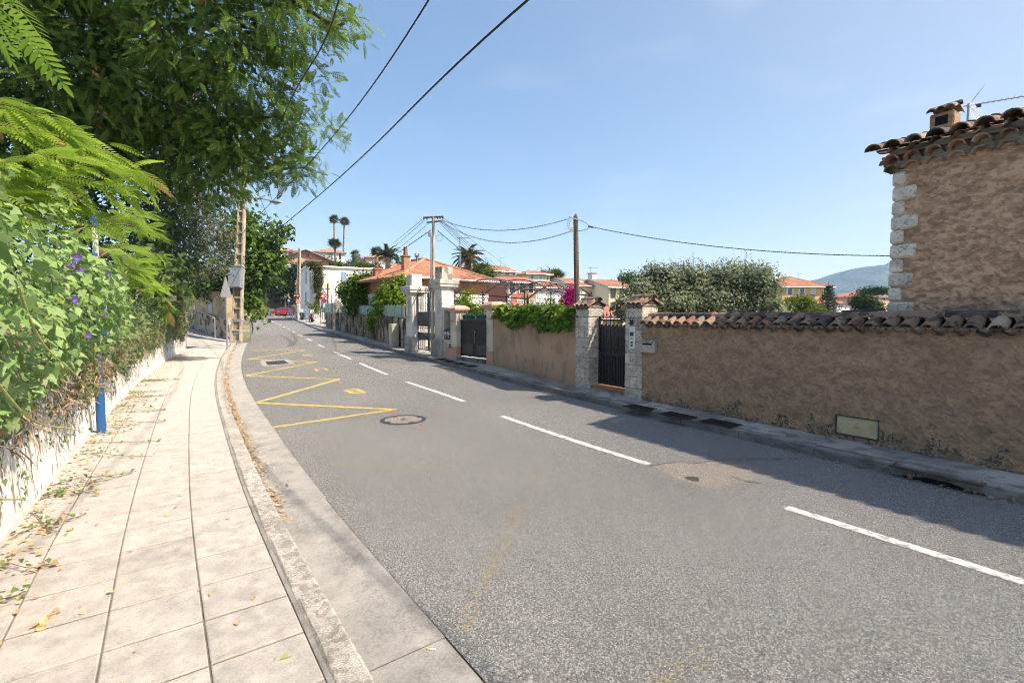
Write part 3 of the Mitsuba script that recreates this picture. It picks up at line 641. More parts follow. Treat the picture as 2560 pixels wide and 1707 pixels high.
# ---- stone gate --------------------------------------------------------------
def stone_pillar(label, u0, u1, zb, zt, courses, extra=None):
    t = thing('stone_pillar', label, 'gate pillar'); v0, v1 = -.42, .02
    m = MB(); fbox(m, FN, u0 + .012, u1 - .012, v0 + .012, v1 - .012, zb - .3, zt); part(t, 'mortar', m.mesh, 'pillar_joint')
    z = zb - .04; rng = np.random.default_rng(int(abs(u0) * 100))
    for k, splits in enumerate(courses):
        zn = zt if k == len(courses) - 1 else zb + (zt - zb) * (k + 1) / len(courses); e = .005
        cuts = [0] + list(splits) + [1]
        for a, b in zip(cuts[:-1], cuts[1:]):
            a0, b0 = u0 + (u1 - u0) * a, u0 + (u1 - u0) * b; m = MB(); s = .006 * rng.random()
            fbox(m, FN, a0 + (e if a else 0), b0 - (e if b < 1 else 0), v0 if len(cuts) < 4 or a == 0 else v1 - .15, v1 + s, z + e, zn - e, .01)
            part(t, 'stone', m.mesh, 'limestone', tone=.85 + .3 * rng.random())
        if len(cuts) > 2:
            m = MB(); fbox(m, FN, u0 + .004, u1, v0 + .002, v1 - .16, z + e, zn - e, .01); part(t, 'stone', m.mesh, 'limestone', tone=.9)
        z = zn
    m = MB(); fbox(m, FN, u0 - .02, u1 + .02, v0 - .02, v1 + .03, zt - .004, zt + .02, .006); part(t, 'bed', m.mesh, 'old_concrete')
    # little gable of limestone under the tiles
    zr = zt + .145; vm = (v0 + v1) / 2; m = MB()
    q = [FN(u0 + .02, v1, zt + .02), FN(u0 + .02, vm, zr - .01), FN(u0 + .02, v0, zt + .02), FN(u1 - .02, v1, zt + .02), FN(u1 - .02, vm, zr - .01), FN(u1 - .02, v0, zt + .02)]
    m.add(q, [[0, 1, 2], [5, 4, 3], [0, 3, 4], [0, 4, 1], [1, 4, 5], [1, 5, 2], [0, 2, 5], [0, 5, 3]]); part(t, 'gable', m.mesh, 'limestone', tone=1.05)
    tile_cap(t, FN, u0 + .03, u1 - .0, vm, zt + .035, zt + .165, .30, .155, .3, rr=.075, r=.062)
    return t
stone_pillar('right limestone gate pillar holding the intercom, under a cap of clay tiles', -.42, 0, .0, 1.79, [[], [.28, .72], [], [.34, .66], [], [.3], [.27, .75], []])
stone_pillar('left limestone gate pillar with dark stained blocks under a clay tile cap', -1.89, -1.47, .05, 1.79, [[], [.7], [], [.25, .75], [], [.2, .72], [], []])

itc = thing('intercom', 'pale intercom plate with a dark camera window on the right gate pillar', 'intercom')
m = MB(); fbox(m, FN, -.30, -.165, .0, .036, .98, 1.40, .006); part(itc, 'plate', m.mesh, 'sign_white')
m = MB(); fbox(m, FN, -.275, -.19, .03, .040, 1.22, 1.30); part(itc, 'screen', m.mesh, 'window_glass')
m = MB(); fbox(m, FN, -.258, -.207, .03, .040, 1.02, 1.12); part(itc, 'speaker', m.mesh, 'trim_dark')
m = MB(); m.ball(FN(-.232, .04, 1.07), .011); part(itc, 'button', m.mesh, 'sign_white')
m = MB()
for k in range(3): fbox(m, FN, -.27, -.195, .034, .0385, 1.155 + .014 * k, 1.161 + .014 * k)
part(itc, 'grille', m.mesh, 'number_dark')
lan = thing('wall_lamp', 'small black iron lantern bracket above the intercom', 'lamp')
m = MB()
for k in (-.05, 0, .05): m.tube([FN(-.235, .02, 1.50), FN(-.235 + k, .07, 1.53), FN(-.235 + k * 1.6, .05, 1.60)], .006, 6)
part(lan, 'bracket', m.mesh, 'black_iron')
m = MB(); m.lathe([(.0, .0), (.03, .0), (.035, .05), (.02, .075), (0, .075)], FN(-.235, .055, 1.43), 10); part(lan, 'holder', m.mesh, 'black_iron')

gate = thing('iron_gate', 'black iron garden gate with round topped plates between the limestone pillars', 'gate')
GV = -.27; ga, gb = -1.45, -.44
m = MB(); fbox(m, FN, ga - .02, gb + .02, -.42, -.05, -.2, .10, .01); part(gate, 'threshold', m.mesh, 'old_concrete')
m = MB(); fbox(m, FN, ga - .02, gb + .02, -.44, -.03, .10, .135, .006); part(gate, 'sill', m.mesh, 'step_clay')
m = MB(); z1, z2, z3 = .80, 1.43, 1.52
for z in (.17, z1, z3): fbox(m, FN, ga, gb, GV - .015, GV + .015, z - .018, z + .018)
for u in (ga + .02, gb - .14, gb - .02): fbox(m, FN, u - .02, u + .02, GV - .02, GV + .02, .15, 1.70 if u > gb - .2 and u < gb - .1 else 1.6)
part(gate, 'frame', m.mesh, 'gate_black')
us = np.linspace(ga + .06, gb - .19, 8)
for u in us:                                           # round-topped plates behind the bars
    w = .052; a = np.linspace(0, np.pi, 7); poly = [(-w, z1)] + [(w, z1)] + [(w * math.cos(t), z2 - w + w * math.sin(t)) for t in a]
    mm = MB(); mm.plate([(-w, z1 - .6), (w, z1 - .6)] + [(w * math.cos(t), z2 - w + w * math.sin(t)) for t in a], FN(u, GV - .03, 0), FN.ax, (0, 0, 1), .006); part(gate, 'plate', mm.mesh, 'gate_plate')
for u in (us[:-1] + us[1:]) / 2:
    mm = MB(); mm.rod(FN(u, GV, .17), FN(u, GV, 1.62), .009, 6); mm.lathe([(0, .10), (.018, .03), (.008, 0), (0, 0)], FN(u, GV, 1.60), 6); part(gate, 'bar', mm.mesh, 'gate_black')
for u in np.linspace(ga + .04, gb - .16, 19):
    mm = MB(); fbox(mm, FN, u - .012, u + .012, GV - .012, GV + .018, .19, z1 - .02); part(gate, 'rib', mm.mesh, 'gate_black')
for k, u in enumerate(us):
    mm = MB(); s = 1 if k % 2 else -1
    mm.tube(spiral(FN(u, GV + .012, z1 + .10), FN.ax * s, V3(0, 0, 1), .05, 1.2, math.pi / 2), .008, 5); mm.tube([FN(u + s * .0, GV + .012, z1 + .15), FN(u - s * .03, GV + .012, z1 + .26), FN(u - s * .008, GV + .012, z1 + .36)], .008, 5)
    mm.tube(spiral(FN(u, GV + .004, z3 + .055), FN.ax * s, V3(0, 0, 1), .042, 1.3, math.pi / 2), .006, 5); part(gate, 'scroll', mm.mesh, 'gate_black', kind='stuff')
mm = MB(); mm.ball(FN(gb - .14, GV + .035, .92), .02); mm.box(FN(gb - .14, GV + .022, .9), (.03, .012, .12), FN.ax); part(gate, 'lock', mm.mesh, 'galvanised')

# ---- pavement gratings and lids ----------------------------------------------
def grating(px, label, w, d, dirn):
    t = thing('pavement_grating', label, 'grating', 'black cellar gratings let into the right pavement'); c = V3(*px); ax = V3(dirn[0], dirn[1], 0); ay = V3(-dirn[1], dirn[0], 0)
    z = V3(0, 0, gz(c[1]) - c[2] + .0055)
    m = MB()
    for s in (-1, 1): m.box(c + z + ay * s * d / 2, (w + .02, .02, .008), ax); m.box(c + z + ax * s * w / 2, (.02, d + .02, .0082), ax)
    part(t, 'frame', m.mesh, 'grating_iron')
    m = MB(); m.box(c + z - V3(0, 0, .001), (w, d, .003), ax); part(t, 'pit', m.mesh, 'black_hole')
    m = MB()
    for k in np.linspace(-.45, .45, 15): m.box(c + z + ax * k * w + V3(0, 0, .0008), (.007, d, .004), ax)
    part(t, 'bars', m.mesh, 'grating_iron', kind='stuff')
dd = (.543, -.84)
for p, lab in (((2.184,8.24,0.029), 'black pavement grating nearest the stone gate, first of the three along the plaster wall'), ((2.622,7.61,0.025), 'black pavement grating in the middle of the three along the plaster wall'), ((3.078,7.076,0.021), 'black pavement grating farthest right of the three along the plaster wall')):
    grating(p, lab, .50, .30, dd)
d2 = (.47, -.88)
for p, lab in (((-2.333,16.264,0.146), 'farthest of the four black gratings by the double gate'), ((-2.019,15.607,0.133), 'second farthest of the four black gratings by the double gate'), ((-1.63,14.998,0.121), 'third of the four black gratings by the double gate'), ((-1.229,14.383,0.11), 'nearest of the four black gratings by the double gate')):
    grating(p, lab, .52, .30, d2)
lid = thing('drain_lid', 'long concrete drain lid with dark open joints in the right pavement', 'drain cover')
c = V3(*(4.399,4.898,0.011)); ax = V3(.543, -.84, 0)
m = MB(); m.cbox(c + V3(0, 0, .006), (.66, .30, .04), ax, .012); part(lid, 'slab', m.mesh, 'right_paving', tone=1.0)
m = MB(); m.box(c + V3(0, 0, -.012), (.74, .36, .02), ax); part(lid, 'joint', m.mesh, 'joint_dirt', tone=.4)
drn = thing('storm_drain', 'dark storm drain opening under the broken kerb on the right', 'drain')
l0 = KR.near(*(4.259,4.779,-0.109)[:2]); m = MB()
for a, b in ((-.36, .36),):
    l = np.linspace(l0 + a, l0 + b, 12); lo = [KR.at(q, -.024 - .003 * math.sin(i * 1.3)) for i, q in enumerate(l)]
    top = [-.055 - .015 * math.sin(i * .9) ** 2 - .05 * abs(i - 5.5) / 5.5 for i in range(12)]
    vv = np.array([[q[0], q[1], gz(q[1]) - .119] for q in lo] + [[q[0], q[1], gz(q[1]) + t] for q, t in zip(lo, top)]); m.add(vv, [[i, i + 1, i + 13, i + 12] for i in range(11)])
part(drn, 'opening', m.mesh, 'black_hole')

# ---- plastered house behind the wall ------------------------------------------
FH = Fr(FN(3.62, -.60)[:2], (.543, -.84))     # u = 0 at the house corner
house = thing('plaster_house', 'brown rough plastered house with pale corner stones and curved tile eaves behind the garden wall', 'house')
ZE = 3.44
v, f, uc, zc, sm = rough_face(FH, .0, 3.2, .9, ZE + .03, 0, .0125, .015, 57)
part(house, 'front_wall', (v, f), 'house_plaster', smooth=True, tone=.84 + .30 * sm)
m = MB(); m.prism([FH(0.02, -.04)[:2], FH(6, -.04)[:2], FH(6, -7)[:2], FH(0.02, -7)[:2]], -.4, ZE + .05); part(house, 'walls', m.mesh, 'house_plaster')
q0 = 3.42; rng = np.random.default_rng(5)
for k in range(18):
    h = .182; w = (.115, .235)[k % 2] * (.93 + .15 * rng.random()); m = MB(); pr = .03 + .02 * rng.random()
    fbox(m, FH, -.022, w, -.30 if k % 2 == 0 else -.16, pr, q0 - h + .006, q0 - .004, .022); vv, ff = m.mesh
    vv = vv + (meshkit.noise(vv * 19, 4) - .5)[:, None] * .016
    part(house, 'corner_stone', (vv, ff), 'limestone', tone=1.15 + .25 * rng.random()); q0 -= h
# two corbelled rows of half tiles under the eaves, then the roof
def corbel(fr, n, u0, pitch, v0, z, off):
    for k in range(n):
        u = u0 + (k + off) * pitch
        mm = tile_at(fr(u, v0 - .20, z), fr.out, V3(0, 0, 1), .21 + .008 * TRNG.normal(), .078, .082, arc=168, th=.016)
        b, t = ('clay_red', 'clay', 'clay')[TRNG.integers(3)], .8 + .35 * TRNG.random(); part(house, 'corbel_tile', mm, b, smooth=40, tone=t)
pt = .21
def band(fr, u0, u1, v1, z0, z1):
    m = MB(); fbox(m, fr, u0, u1, -.15, v1, z0, z1); part(house, 'mortar_band', m.mesh, 'old_concrete', tone=.8)
FS = Fr(FH(0, 0)[:2], (-.84 * -1, .543 * 1))                # the house's far side wall, running back from the corner
FS = Fr(FH(0, 0)[:2], FH.n * -1); FS.n = -FH.d
corbel(FH, 30, -.02, pt, .085, ZE, 0); band(FH, .0, 6.2, .035, ZE + .072, ZE + .103)
corbel(FH, 30, -.10, pt, .175, ZE + .105, .5); band(FH, -.03, 6.2, .12, ZE + .176, ZE + .208)
m = MB(); fbox(m, FH, .02, 6.0, -.3, .02, ZE + .03, ZE + .25); part(house, 'eaves_core', m.mesh, 'old_concrete')
m = MB(); fbox(m, FH, -.02, 6.1, -.3, .10, ZE + .2, ZE + .25); part(house, 'eaves_bed', m.mesh, 'old_concrete')
corbel(FS, 12, .06, pt, .085, ZE, 0); band(FS, .01, 2.6, .065, ZE + .068, ZE + .105)
corbel(FS, 12, -.04, pt, .175, ZE + .105, .5); band(FS, -.02, 2.6, .15, ZE + .172, ZE + .21)
SL = .27; zr0 = ZE + .235                                     # roof slope rising away from the street
up = unit(V3(0, 0, 1) + FH.out * SL); down = unit(FH.out - V3(0, 0, SL))
m = MB(); m.slab([FH(-.04, .10, zr0 - .035 + .14 * SL), FH(6.2, .10, zr0 - .035 + .14 * SL), FH(6.2, -3.6, zr0 - .035 + 3.84 * SL), FH(-.04, -3.6, zr0 - .035 + 3.84 * SL)], .04); part(house, 'roof_deck', m.mesh, 'soffit')
for k in range(29):
    u = -.16 + k * pt
    for r in range(4 if k < 14 else 2):
        vend = .30 - r * .34; p = FH(u, vend - .44, zr0 + (.24 - vend + .44) * SL + .012)
        b, t = clay(); part(house, 'roof_tile', tile_at(p + V3(0, 0, .01 * TRNG.random()), down, up, .44 + .012 * TRNG.normal(), .078, .095, arc=165), b, smooth=40, tone=t)
        if r == 0: b, t = clay(); part(house, 'roof_tile', tile_at(FH(u + pt / 2, vend - .47, zr0 + (.24 - vend + .47) * SL + .035), down, up, .44, .09, .08, flip=True, arc=150), b, smooth=40, tone=t)
m = MB()
for k in range(29):
    u = -.16 + k * pt; m.add(*tile_at(FH(u, -3.6, zr0 + 3.84 * SL + .012), down, up, 2.65, .085, .085, arc=165))
part(house, 'upper_tiles', m.mesh, 'clay', smooth=40, kind='stuff')
# chimney with its own little tile roof
ch = part(house, 'chimney', (lambda m: m.cbox(V3(*(6.651,7.6,4.497)) + V3(0, 0, -.17), (.29, .30, .72), FH.ax, .015).mesh)(MB()), 'house_plaster', tone=.8)
c0 = V3(*(6.651,7.6,4.497)) + V3(0, 0, -.21)
m = MB(); m.box(c0 + FH.out * .146 + V3(0, 0, .28), (.15, .02, .13), FH.ax); part(ch, 'flue', m.mesh, 'black_hole')
for s, uu in ((1, -.11), (1, .0), (1, .11), (-1, -.11), (-1, .0), (-1, .11)):
    d = unit(FH.out * s - V3(0, 0, .42)); b, t = clay(); part(ch, 'cap_tile', tile_at(c0 + FH.ax * uu + V3(0, 0, .50), d, V3(0, 0, 1), .23, .052, .064), b, smooth=40, tone=t)
b, t = clay(); part(ch, 'cap_tile', tile_at(c0 - FH.ax * .19 + V3(0, 0, .50), FH.ax, V3(0, 0, 1), .38, .05, .06), b, smooth=40, tone=t)
# television aerial
ant = thing('television_aerial', 'comb shaped television aerial with mesh reflectors on the roof of the plastered house', 'aerial')
a0 = V3(*(7.273,7.9,4.955)); m = MB(); m.rod(a0 - V3(0, 0, .85), a0 + V3(0, 0, .02), .016, 8); part(ant, 'mast', m.mesh, 'galvanised')
bd = unit(V3(1, -.62, .0)); el = unit(np.cross(bd, V3(0, 0, 1))); a1 = a0 + V3(0, 0, -.01)
m = MB(); m.rod(a1 - bd * .06, a1 + bd * 1.05, .009, 6); part(ant, 'boom', m.mesh, 'galvanised')
for k in range(13): m = MB(); c = a1 + bd * (.16 + .07 * k); m.rod(c - el * (.10 - .0015 * k), c + el * (.10 - .0015 * k), .0032, 5); part(ant, 'element', m.mesh, 'galvanised')
for s in (-1, 1):
    m = MB(); dv = unit(V3(0, 0, 1) * .75 * s - bd * -.5)
    for k in np.linspace(0, .26, 8): m.rod(a1 + dv * k - el * .17, a1 + dv * k + el * .17, .0022, 4)
    for k in np.linspace(-.17, .17, 9): m.rod(a1 + el * k, a1 + el * k + dv * .26, .0022, 4)
    part(ant, 'reflector', m.mesh, 'galvanised')
m = MB(); m.box(a1 + bd * .12 + V3(0, 0, -.03), (.06, .03, .045), bd); part(ant, 'dipole_box', m.mesh, 'trim_dark')

# ---- plastered wall with ivy ---------------------------------------------------
e0, e1 = V3(1.40, 10.59), V3(-.555, 14.6); F2 = Fr(e1, e0 - e1); L2 = np.linalg.norm(e0 - e1)
ivw = thing('ivy_wall', 'smooth brown plaster wall with ivy hanging over its top, left of the stone gate', 'wall')
m = MB(); m.prism([F2(0, 0)[:2], F2(L2 + .1, 0)[:2], F2(L2 + .1, -.28)[:2], F2(0, -.28)[:2]], -.2, [1.66, 1.56, 1.56, 1.66]); part(ivw, 'plaster', m.mesh, 'smooth_plaster')
m = MB(); m.prism([F2(-.0, .02)[:2], F2(L2 + .1, .02)[:2], F2(L2 + .1, -.30)[:2], F2(0, -.30)[:2]], [1.665, 1.565, 1.565, 1.665], [1.71, 1.61, 1.61, 1.71]); part(ivw, 'coping', m.mesh, 'clay_red')

# ---- black double gate and its pink capped posts ----------------------------------
d_ = unit(V3(.629, -.777)); FD = Fr(e1, d_)            # continues the ivy wall upstream: u < 0
def capped_post(label, u0, u1, zt, v0=-.36, v1=.03):
    t = thing('gate_post', label, 'gate post'); zb = gz(FD(u0, 0)[1])
    m = MB(); fbox(m, FD, u0, u1, v0, v1, zb + .42, zt, .008); part(t, 'shaft', m.mesh, 'cream_paint')
    m = MB(); fbox(m, FD, u0 - .012, u1 + .012, v0 - .012, v1 + .012, zb - .2, zb + .42, .008); part(t, 'base', m.mesh, 'pink_paint')
    m = MB(); fbox(m, FD, u0 - .02, u1 + .02, v0 - .02, v1 + .02, zt - .30, zt - .265, .006); part(t, 'band', m.mesh, 'pink_paint')
    m = MB(); c = FD((u0 + u1) / 2, (v0 + v1) / 2, 0); hw, hd = (u1 - u0) / 2, (v1 - v0) / 2; rings = []
    for o, z in ((.02, zt), (.10, zt + .08), (.11, zt + .14), (-.02, zt + .24)):
        rings += [c + FD.ax * sx * (hw + o) + FD.out * sy * (hd + o) + V3(0, 0, z) for sx, sy in ((-1, -1), (1, -1), (1, 1), (-1, 1))]
    m.tm(trimesh.convex.convex_hull(np.array(rings))); part(t, 'cap', m.mesh, 'pink_paint', tone=1.1)
    return t
capped_post('cream gate post with a broad pink cap, right of the black double gate', -.33, -.01, 1.80)
capped_post('cream gate post with a pink cap and house number, left of the black double gate', -2.36, -2.05, 1.72)
dg = thing('double_gate', 'black metal double gate with a turquoise band of rings between cream posts', 'gate'); zb = gz(FD(-1.2)[1]); GV2 = -.15; ga, gb = -2.04, -.34
m = MB(); fbox(m, FD, ga, gb, -.40, .04, zb - .2, zb + .11, .01); part(dg, 'threshold', m.mesh, 'old_concrete', tone=.6)
m = MB(); fbox(m, FD, ga, gb, -.30, -.10, zb + .11, zb + .125); part(dg, 'sill', m.mesh, 'trim_white')
mid = (ga + gb) / 2
for a, b in ((ga + .01, mid - .006), (mid + .006, gb - .01)):
    lf = part(dg, 'gate_leaf', (lambda m: fbox(fbox(fbox(fbox(fbox(m, FD, a, a + .03, GV2 - .016, GV2 + .016, zb + .14, zb + 1.35), FD, b - .03, b, GV2 - .016, GV2 + .016, zb + .14, zb + 1.35), FD, a, b, GV2 - .012, GV2 + .012, zb + .14, zb + .62), FD, a, b, GV2 - .02, GV2 + .022, zb + .60, zb + .66) and m, FD, a, b, GV2 - .02, GV2 + .022, zb + 1.30, zb + 1.35).mesh)(MB()), 'gate_black')
    m = MB(); fbox(m, FD, a + .1, b - .1, GV2 + .012, GV2 + .02, zb + .22, zb + .54, .004); part(lf, 'panel', m.mesh, 'gate_plate')
    for u in np.linspace(a + .04, b - .04, 9):
        m = MB(); fbox(m, FD, u - .043, u + .043, GV2 - .008, GV2 + .012, zb + .66, zb + 1.30, .004); part(lf, 'slat', m.mesh, 'gate_black')
    for u in np.linspace(a + .05, b - .05, 10):
        m = MB(); m.rod(FD(u, GV2, zb + 1.35), FD(u, GV2, zb + 1.62), .008, 5); m.lathe([(0, .08), (.016, .02), (0, 0)], FD(u, GV2, zb + 1.62), 5); part(lf, 'spike', m.mesh, 'gate_black')
    m = MB()
    for u in np.linspace(a + .09, b - .05, 9): m.tube(arc3(FD(u, GV2, zb + 1.43), FD.ax, V3(0, 0, 1), .034, 0, 6.2, 11), .009, 5)
    for z in (1.38, 1.485): fbox(m, FD, a, b, GV2 - .01, GV2 + .01, zb + z, zb + z + .014)
    part(lf, 'ring_band', m.mesh, 'gate_black', kind='stuff')
    m = MB(); fbox(m, FD, a + .06, b - .02, GV2 - .03, GV2 - .026, zb + 1.35, zb + 1.52); part(lf, 'backing', m.mesh, 'turquoise')
m = MB(); m.rod(FD(mid, GV2 + .03, zb + .55), FD(mid, GV2 + .03, zb + 1.0), .012, 6); m.ball(FD(mid + .05, GV2 + .04, zb + .95), .025); part(dg, 'handle', m.mesh, 'grey_metal')

# ---- low wall with meter boxes between the gates ---------------------------------
lw = thing('meter_wall', 'cream wall with a dark recess and meter boxes between the white pillar and the double gate', 'wall')
za = gz(FD(-3)[1])
m = MB(); fbox(m, FD, -3.08, -2.37, -.40, -.06, za + .36, za + .62, .006); fbox(m, FD, -2.56, -2.37, -.40, -.06, za + .62, za + 1.65); fbox(m, FD, -3.08, -2.98, -.40, -.06, za + .62, za + 1.65); fbox(m, FD, -3.10, -2.37, -.42, -.03, za + 1.65, za + 1.75, .01); fbox(m, FD, -2.98, -2.56, -.40, -.36, za + .62, za + 1.65); part(lw, 'render', m.mesh, 'cream_paint')
m = MB(); fbox(m, FD, -3.08, -2.37, -.42, -.045, za - .2, za + .36, .006); part(lw, 'base', m.mesh, 'pink_paint')
m = MB(); fbox(m, FD, -2.97, -2.58, -.35, -.30, za + 1.0, za + 1.64); part(lw, 'shutter', m.mesh, 'trim_dark')
for k in range(2): m = MB(); fbox(m, FD, -2.96 + .20 * k, -2.78 + .20 * k, -.28, -.05, za + .64, za + .98, .01); q = part(lw, 'meter_box', m.mesh, 'trim_dark'); m = MB(); fbox(m, FD, -2.94 + .20 * k, -2.80 + .20 * k, -.06, -.046, za + .78, za + .90); part(q, 'window', m.mesh, 'window_light'); m = MB(); m.ball(FD(-2.87 + .20 * k, -.045, za + .71), .022); part(q, 'dial', m.mesh, 'sign_white')
m = MB(); fbox(m, FD, -3.0, -2.82, -.06, -.03, za + .20, za + .52, .006); part(lw, 'cabinet_door', m.mesh, 'cream_paint', tone=.85)
m = MB(); fbox(m, FD, -2.62, -2.54, -.06, -.03, za + .34, za + .48, .004); part(lw, 'vent', m.mesh, 'trim_dark')

# ---- white gate pillars with stepped heads ----------------------------------------
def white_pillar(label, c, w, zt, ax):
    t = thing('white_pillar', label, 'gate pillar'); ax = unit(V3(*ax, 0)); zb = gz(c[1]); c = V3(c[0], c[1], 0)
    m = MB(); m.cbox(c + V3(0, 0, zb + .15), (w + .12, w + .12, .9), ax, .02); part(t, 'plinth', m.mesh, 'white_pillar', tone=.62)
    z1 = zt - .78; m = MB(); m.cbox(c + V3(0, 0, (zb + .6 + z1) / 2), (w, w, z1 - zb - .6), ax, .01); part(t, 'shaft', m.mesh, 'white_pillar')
    ay = np.cross(V3(0, 0, 1), ax)
    m = MB(); z = z1
    for o, h in ((.0, .0), (.05, .06), (.12, .08)): m.cbox(c + V3(0, 0, z + .05), (w + 2 * o, w + 2 * o, .10), ax, .012); z += h
    m.cbox(c + V3(0, 0, z1 + .24), (w + .30, w + .30, .16), ax, .015); part(t, 'cornice', m.mesh, 'white_pillar', tone=.9)
    m = MB(); m.cbox(c + V3(0, 0, z1 + .55), (w * .92, w * .92, .46), ax, .02); part(t, 'block', m.mesh, 'white_pillar' if 'left' in label else 'old_concrete', tone=1 if 'left' in label else 1.4)
    m = MB()
    for z in (zb + 1.35, zb + 1.85): m.box(c + V3(0, 0, z), (w + .008, w + .008, .012), ax)
    part(t, 'joint', m.mesh, 'old_concrete')
    return t
du = (.629, -.777)
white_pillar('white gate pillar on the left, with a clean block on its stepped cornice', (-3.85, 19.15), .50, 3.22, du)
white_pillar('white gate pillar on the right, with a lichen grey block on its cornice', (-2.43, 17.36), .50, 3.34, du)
FW = Fr((-3.85, 19.15), (1.42, -1.79)); LW = math.hypot(1.42, 1.79)
wg = thing('tall_iron_gate', 'tall rusty iron bar gate with scrolls standing between the white pillars', 'gate'); zb = gz(18.2); ga, gb = .27, LW - .27; gm = (ga + gb) / 2
for a, b in ((ga, gm - .02), (gm + .02, gb)):
    m = MB()
    for z in (.12, .75, .95, 1.55, 2.25): fbox(m, FW, a, b, -.015, .015, zb + z, zb + z + .03)
    fbox(m, FW, a, a + .03, -.015, .015, zb + .1, zb + 2.3); fbox(m, FW, b - .03, b, -.015, .015, zb + .1, zb + 2.3); lf = part(wg, 'gate_leaf', m.mesh, 'black_iron')
    for u in np.linspace(a + .06, b - .06, 6): m = MB(); m.rod(FW(u, 0, zb + .12), FW(u, 0, zb + 2.26), .011, 5); part(lf, 'bar', m.mesh, 'black_iron')
    m = MB(); fbox(m, FW, a + .03, b - .03, -.008, .008, zb + 1.02, zb + 1.55); fbox(m, FW, a + .03, b - .03, -.008, .008, zb + .50, zb + .75); part(lf, 'sheet', m.mesh, 'old_concrete', tone=.5)
    m = MB()
    for u in np.linspace(a + .06, b - .06, 5): m.tube(arc3(FW(u, .01, zb + .86), FW.ax, V3(0, 0, 1), .05, 0, 6.2, 10), .012, 5)
    part(lf, 'rings', m.mesh, 'trim_white', kind='stuff')
    m = MB()
    for s, u in ((1, a + .14), (-1, b - .14)): m = MB(); m.tube(spiral(FW(u, 0, zb + 2.42), FW.ax * s, V3(0, 0, 1), .12, 1.5, -math.pi / 2), .012, 5); part(lf, 'scroll', m.mesh, 'black_iron')

# ---- old stone wall with gateposts, windbreak and cabinets ------------------------
sw0, sw1 = V3(-4.35, 20.3), V3(-12.75, 35.6); FSW = Fr(sw1, sw0 - sw1); LSW = np.linalg.norm(sw0 - sw1)
def old_wall(label, fr, u0, u1, h, th=.4, seed=0):
    t = thing('stone_wall', label, 'wall'); us = np.arange(u0, u1 + .01, .12); zs = np.linspace(0, 1, 13); U, W = np.meshgrid(us, zs, indexing='ij'); y = fr.o[1] + U * fr.d[1]; b = hill_g(y)
    hh = h + .05 * (fbm_np(np.stack([U * 1.3, U * 0, U * 0], -1), 2, seed) - .5)
    r = .07 * (fbm_np(np.stack([U * 2.6, W * 3.2, U * 0], -1), 3, seed) - .5); r[:, -1] -= .05
    q = fr.o + U[..., None] * fr.d + r[..., None] * fr.n; z = b - .1 + (hh + .1) * W
    n, mm = U.shape; i, j = np.meshgrid(np.arange(n - 1), np.arange(mm - 1), indexing='ij'); f = np.stack([i * mm + j, i * mm + j + 1, (i + 1) * mm + j + 1, (i + 1) * mm + j], -1).reshape(-1, 4)[:, ::-1]
    part(t, 'face', (np.column_stack([q.reshape(-1, 2), z.ravel()]), f), 'old_stone_wall', smooth=True)
    m = MB()
    for k in range(len(us) - 1):
        if k % 6 == 0:
            a, e = us[k], us[min(k + 6, len(us) - 1)]; m2 = MB()
            m2.prism([fr(a, -.03)[:2], fr(e, -.03)[:2], fr(e, -th)[:2], fr(a, -th)[:2]], -.2, [gz(fr(a)[1]) + h + .02, gz(fr(e)[1]) + h + .02, gz(fr(e)[1]) + h + .02, gz(fr(a)[1]) + h + .02]); m.add(*m2.mesh)
    part(t, 'core', m.mesh, 'old_stone_wall', tone=.9)
    return t
old_wall('dark weathered stone wall below the orange trees, left of the white pillars', FSW, .0, LSW, 1.26, seed=3)
fr2 = Fr(FSW(-6.6, 0)[:2], FSW.d); old_wall('short dark stone wall beyond the grey gateposts, behind the road signs', fr2, 0, 5.3, 1.2, seed=9)
def square_post(name, label, c, w, h, b, ax, tone=1.0, cat='gate post'):
    m = MB(); m.cbox(V3(c[0], c[1], gz(c[1]) + h / 2 - .1), (w, w, h + .2), (*ax, 0), .015); return solid(name, label, cat, ply(m.mesh, b, tone=tone), None)
square_post('concrete_post', 'grey concrete gatepost nearer the stone wall, with a pale lower panel', FSW(-.05, .02), .42, 2.05, 'old_concrete', FSW.d, .9)
square_post('concrete_post', 'grey concrete gatepost on the far side of the garden gate', FSW(-1.15, .02), .42, 2.0, 'old_concrete', FSW.d, .75)
cb = thing('service_cabinet', 'cream service cabinet standing against the stone wall', 'cabinet'); c = V3(*(-5.338,22.311,0.272)); c = FSW(LSW - 1.45, .22)
m = MB(); m.cbox(V3(c[0], c[1], gz(c[1]) + .50), (.46, .34, 1.0), FSW.ax, .02); part(cb, 'body', m.mesh, 'cream_paint', tone=.75)
m = MB(); m.box(V3(c[0], c[1], gz(c[1]) + .56) + FSW.out * .17, (.40, .012, .78), FSW.ax); part(cb, 'door', m.mesh, 'cream_paint', tone=.8)
wp = thing('wall_pipe', 'pale vertical drain pipe fixed to the end of the stone wall', 'pipe'); c = FSW(LSW - .62, .08)
m = MB(); m.rod(V3(c[0], c[1], gz(c[1])), V3(c[0], c[1], gz(c[1]) + 1.25), .045, 8); part(wp, 'tube', m.mesh, 'galvanised')
m = MB()
for z in (.35, .85): m.box(V3(c[0], c[1], gz(c[1]) + z), (.13, .12, .03), FSW.ax)
part(wp, 'clips', m.mesh, 'trim_dark', kind='stuff')
nt = thing('windbreak_screen', 'pale green windbreak mesh on stakes along the top of the stone wall', 'screen')
us = np.arange(.3, LSW - .9, .52)
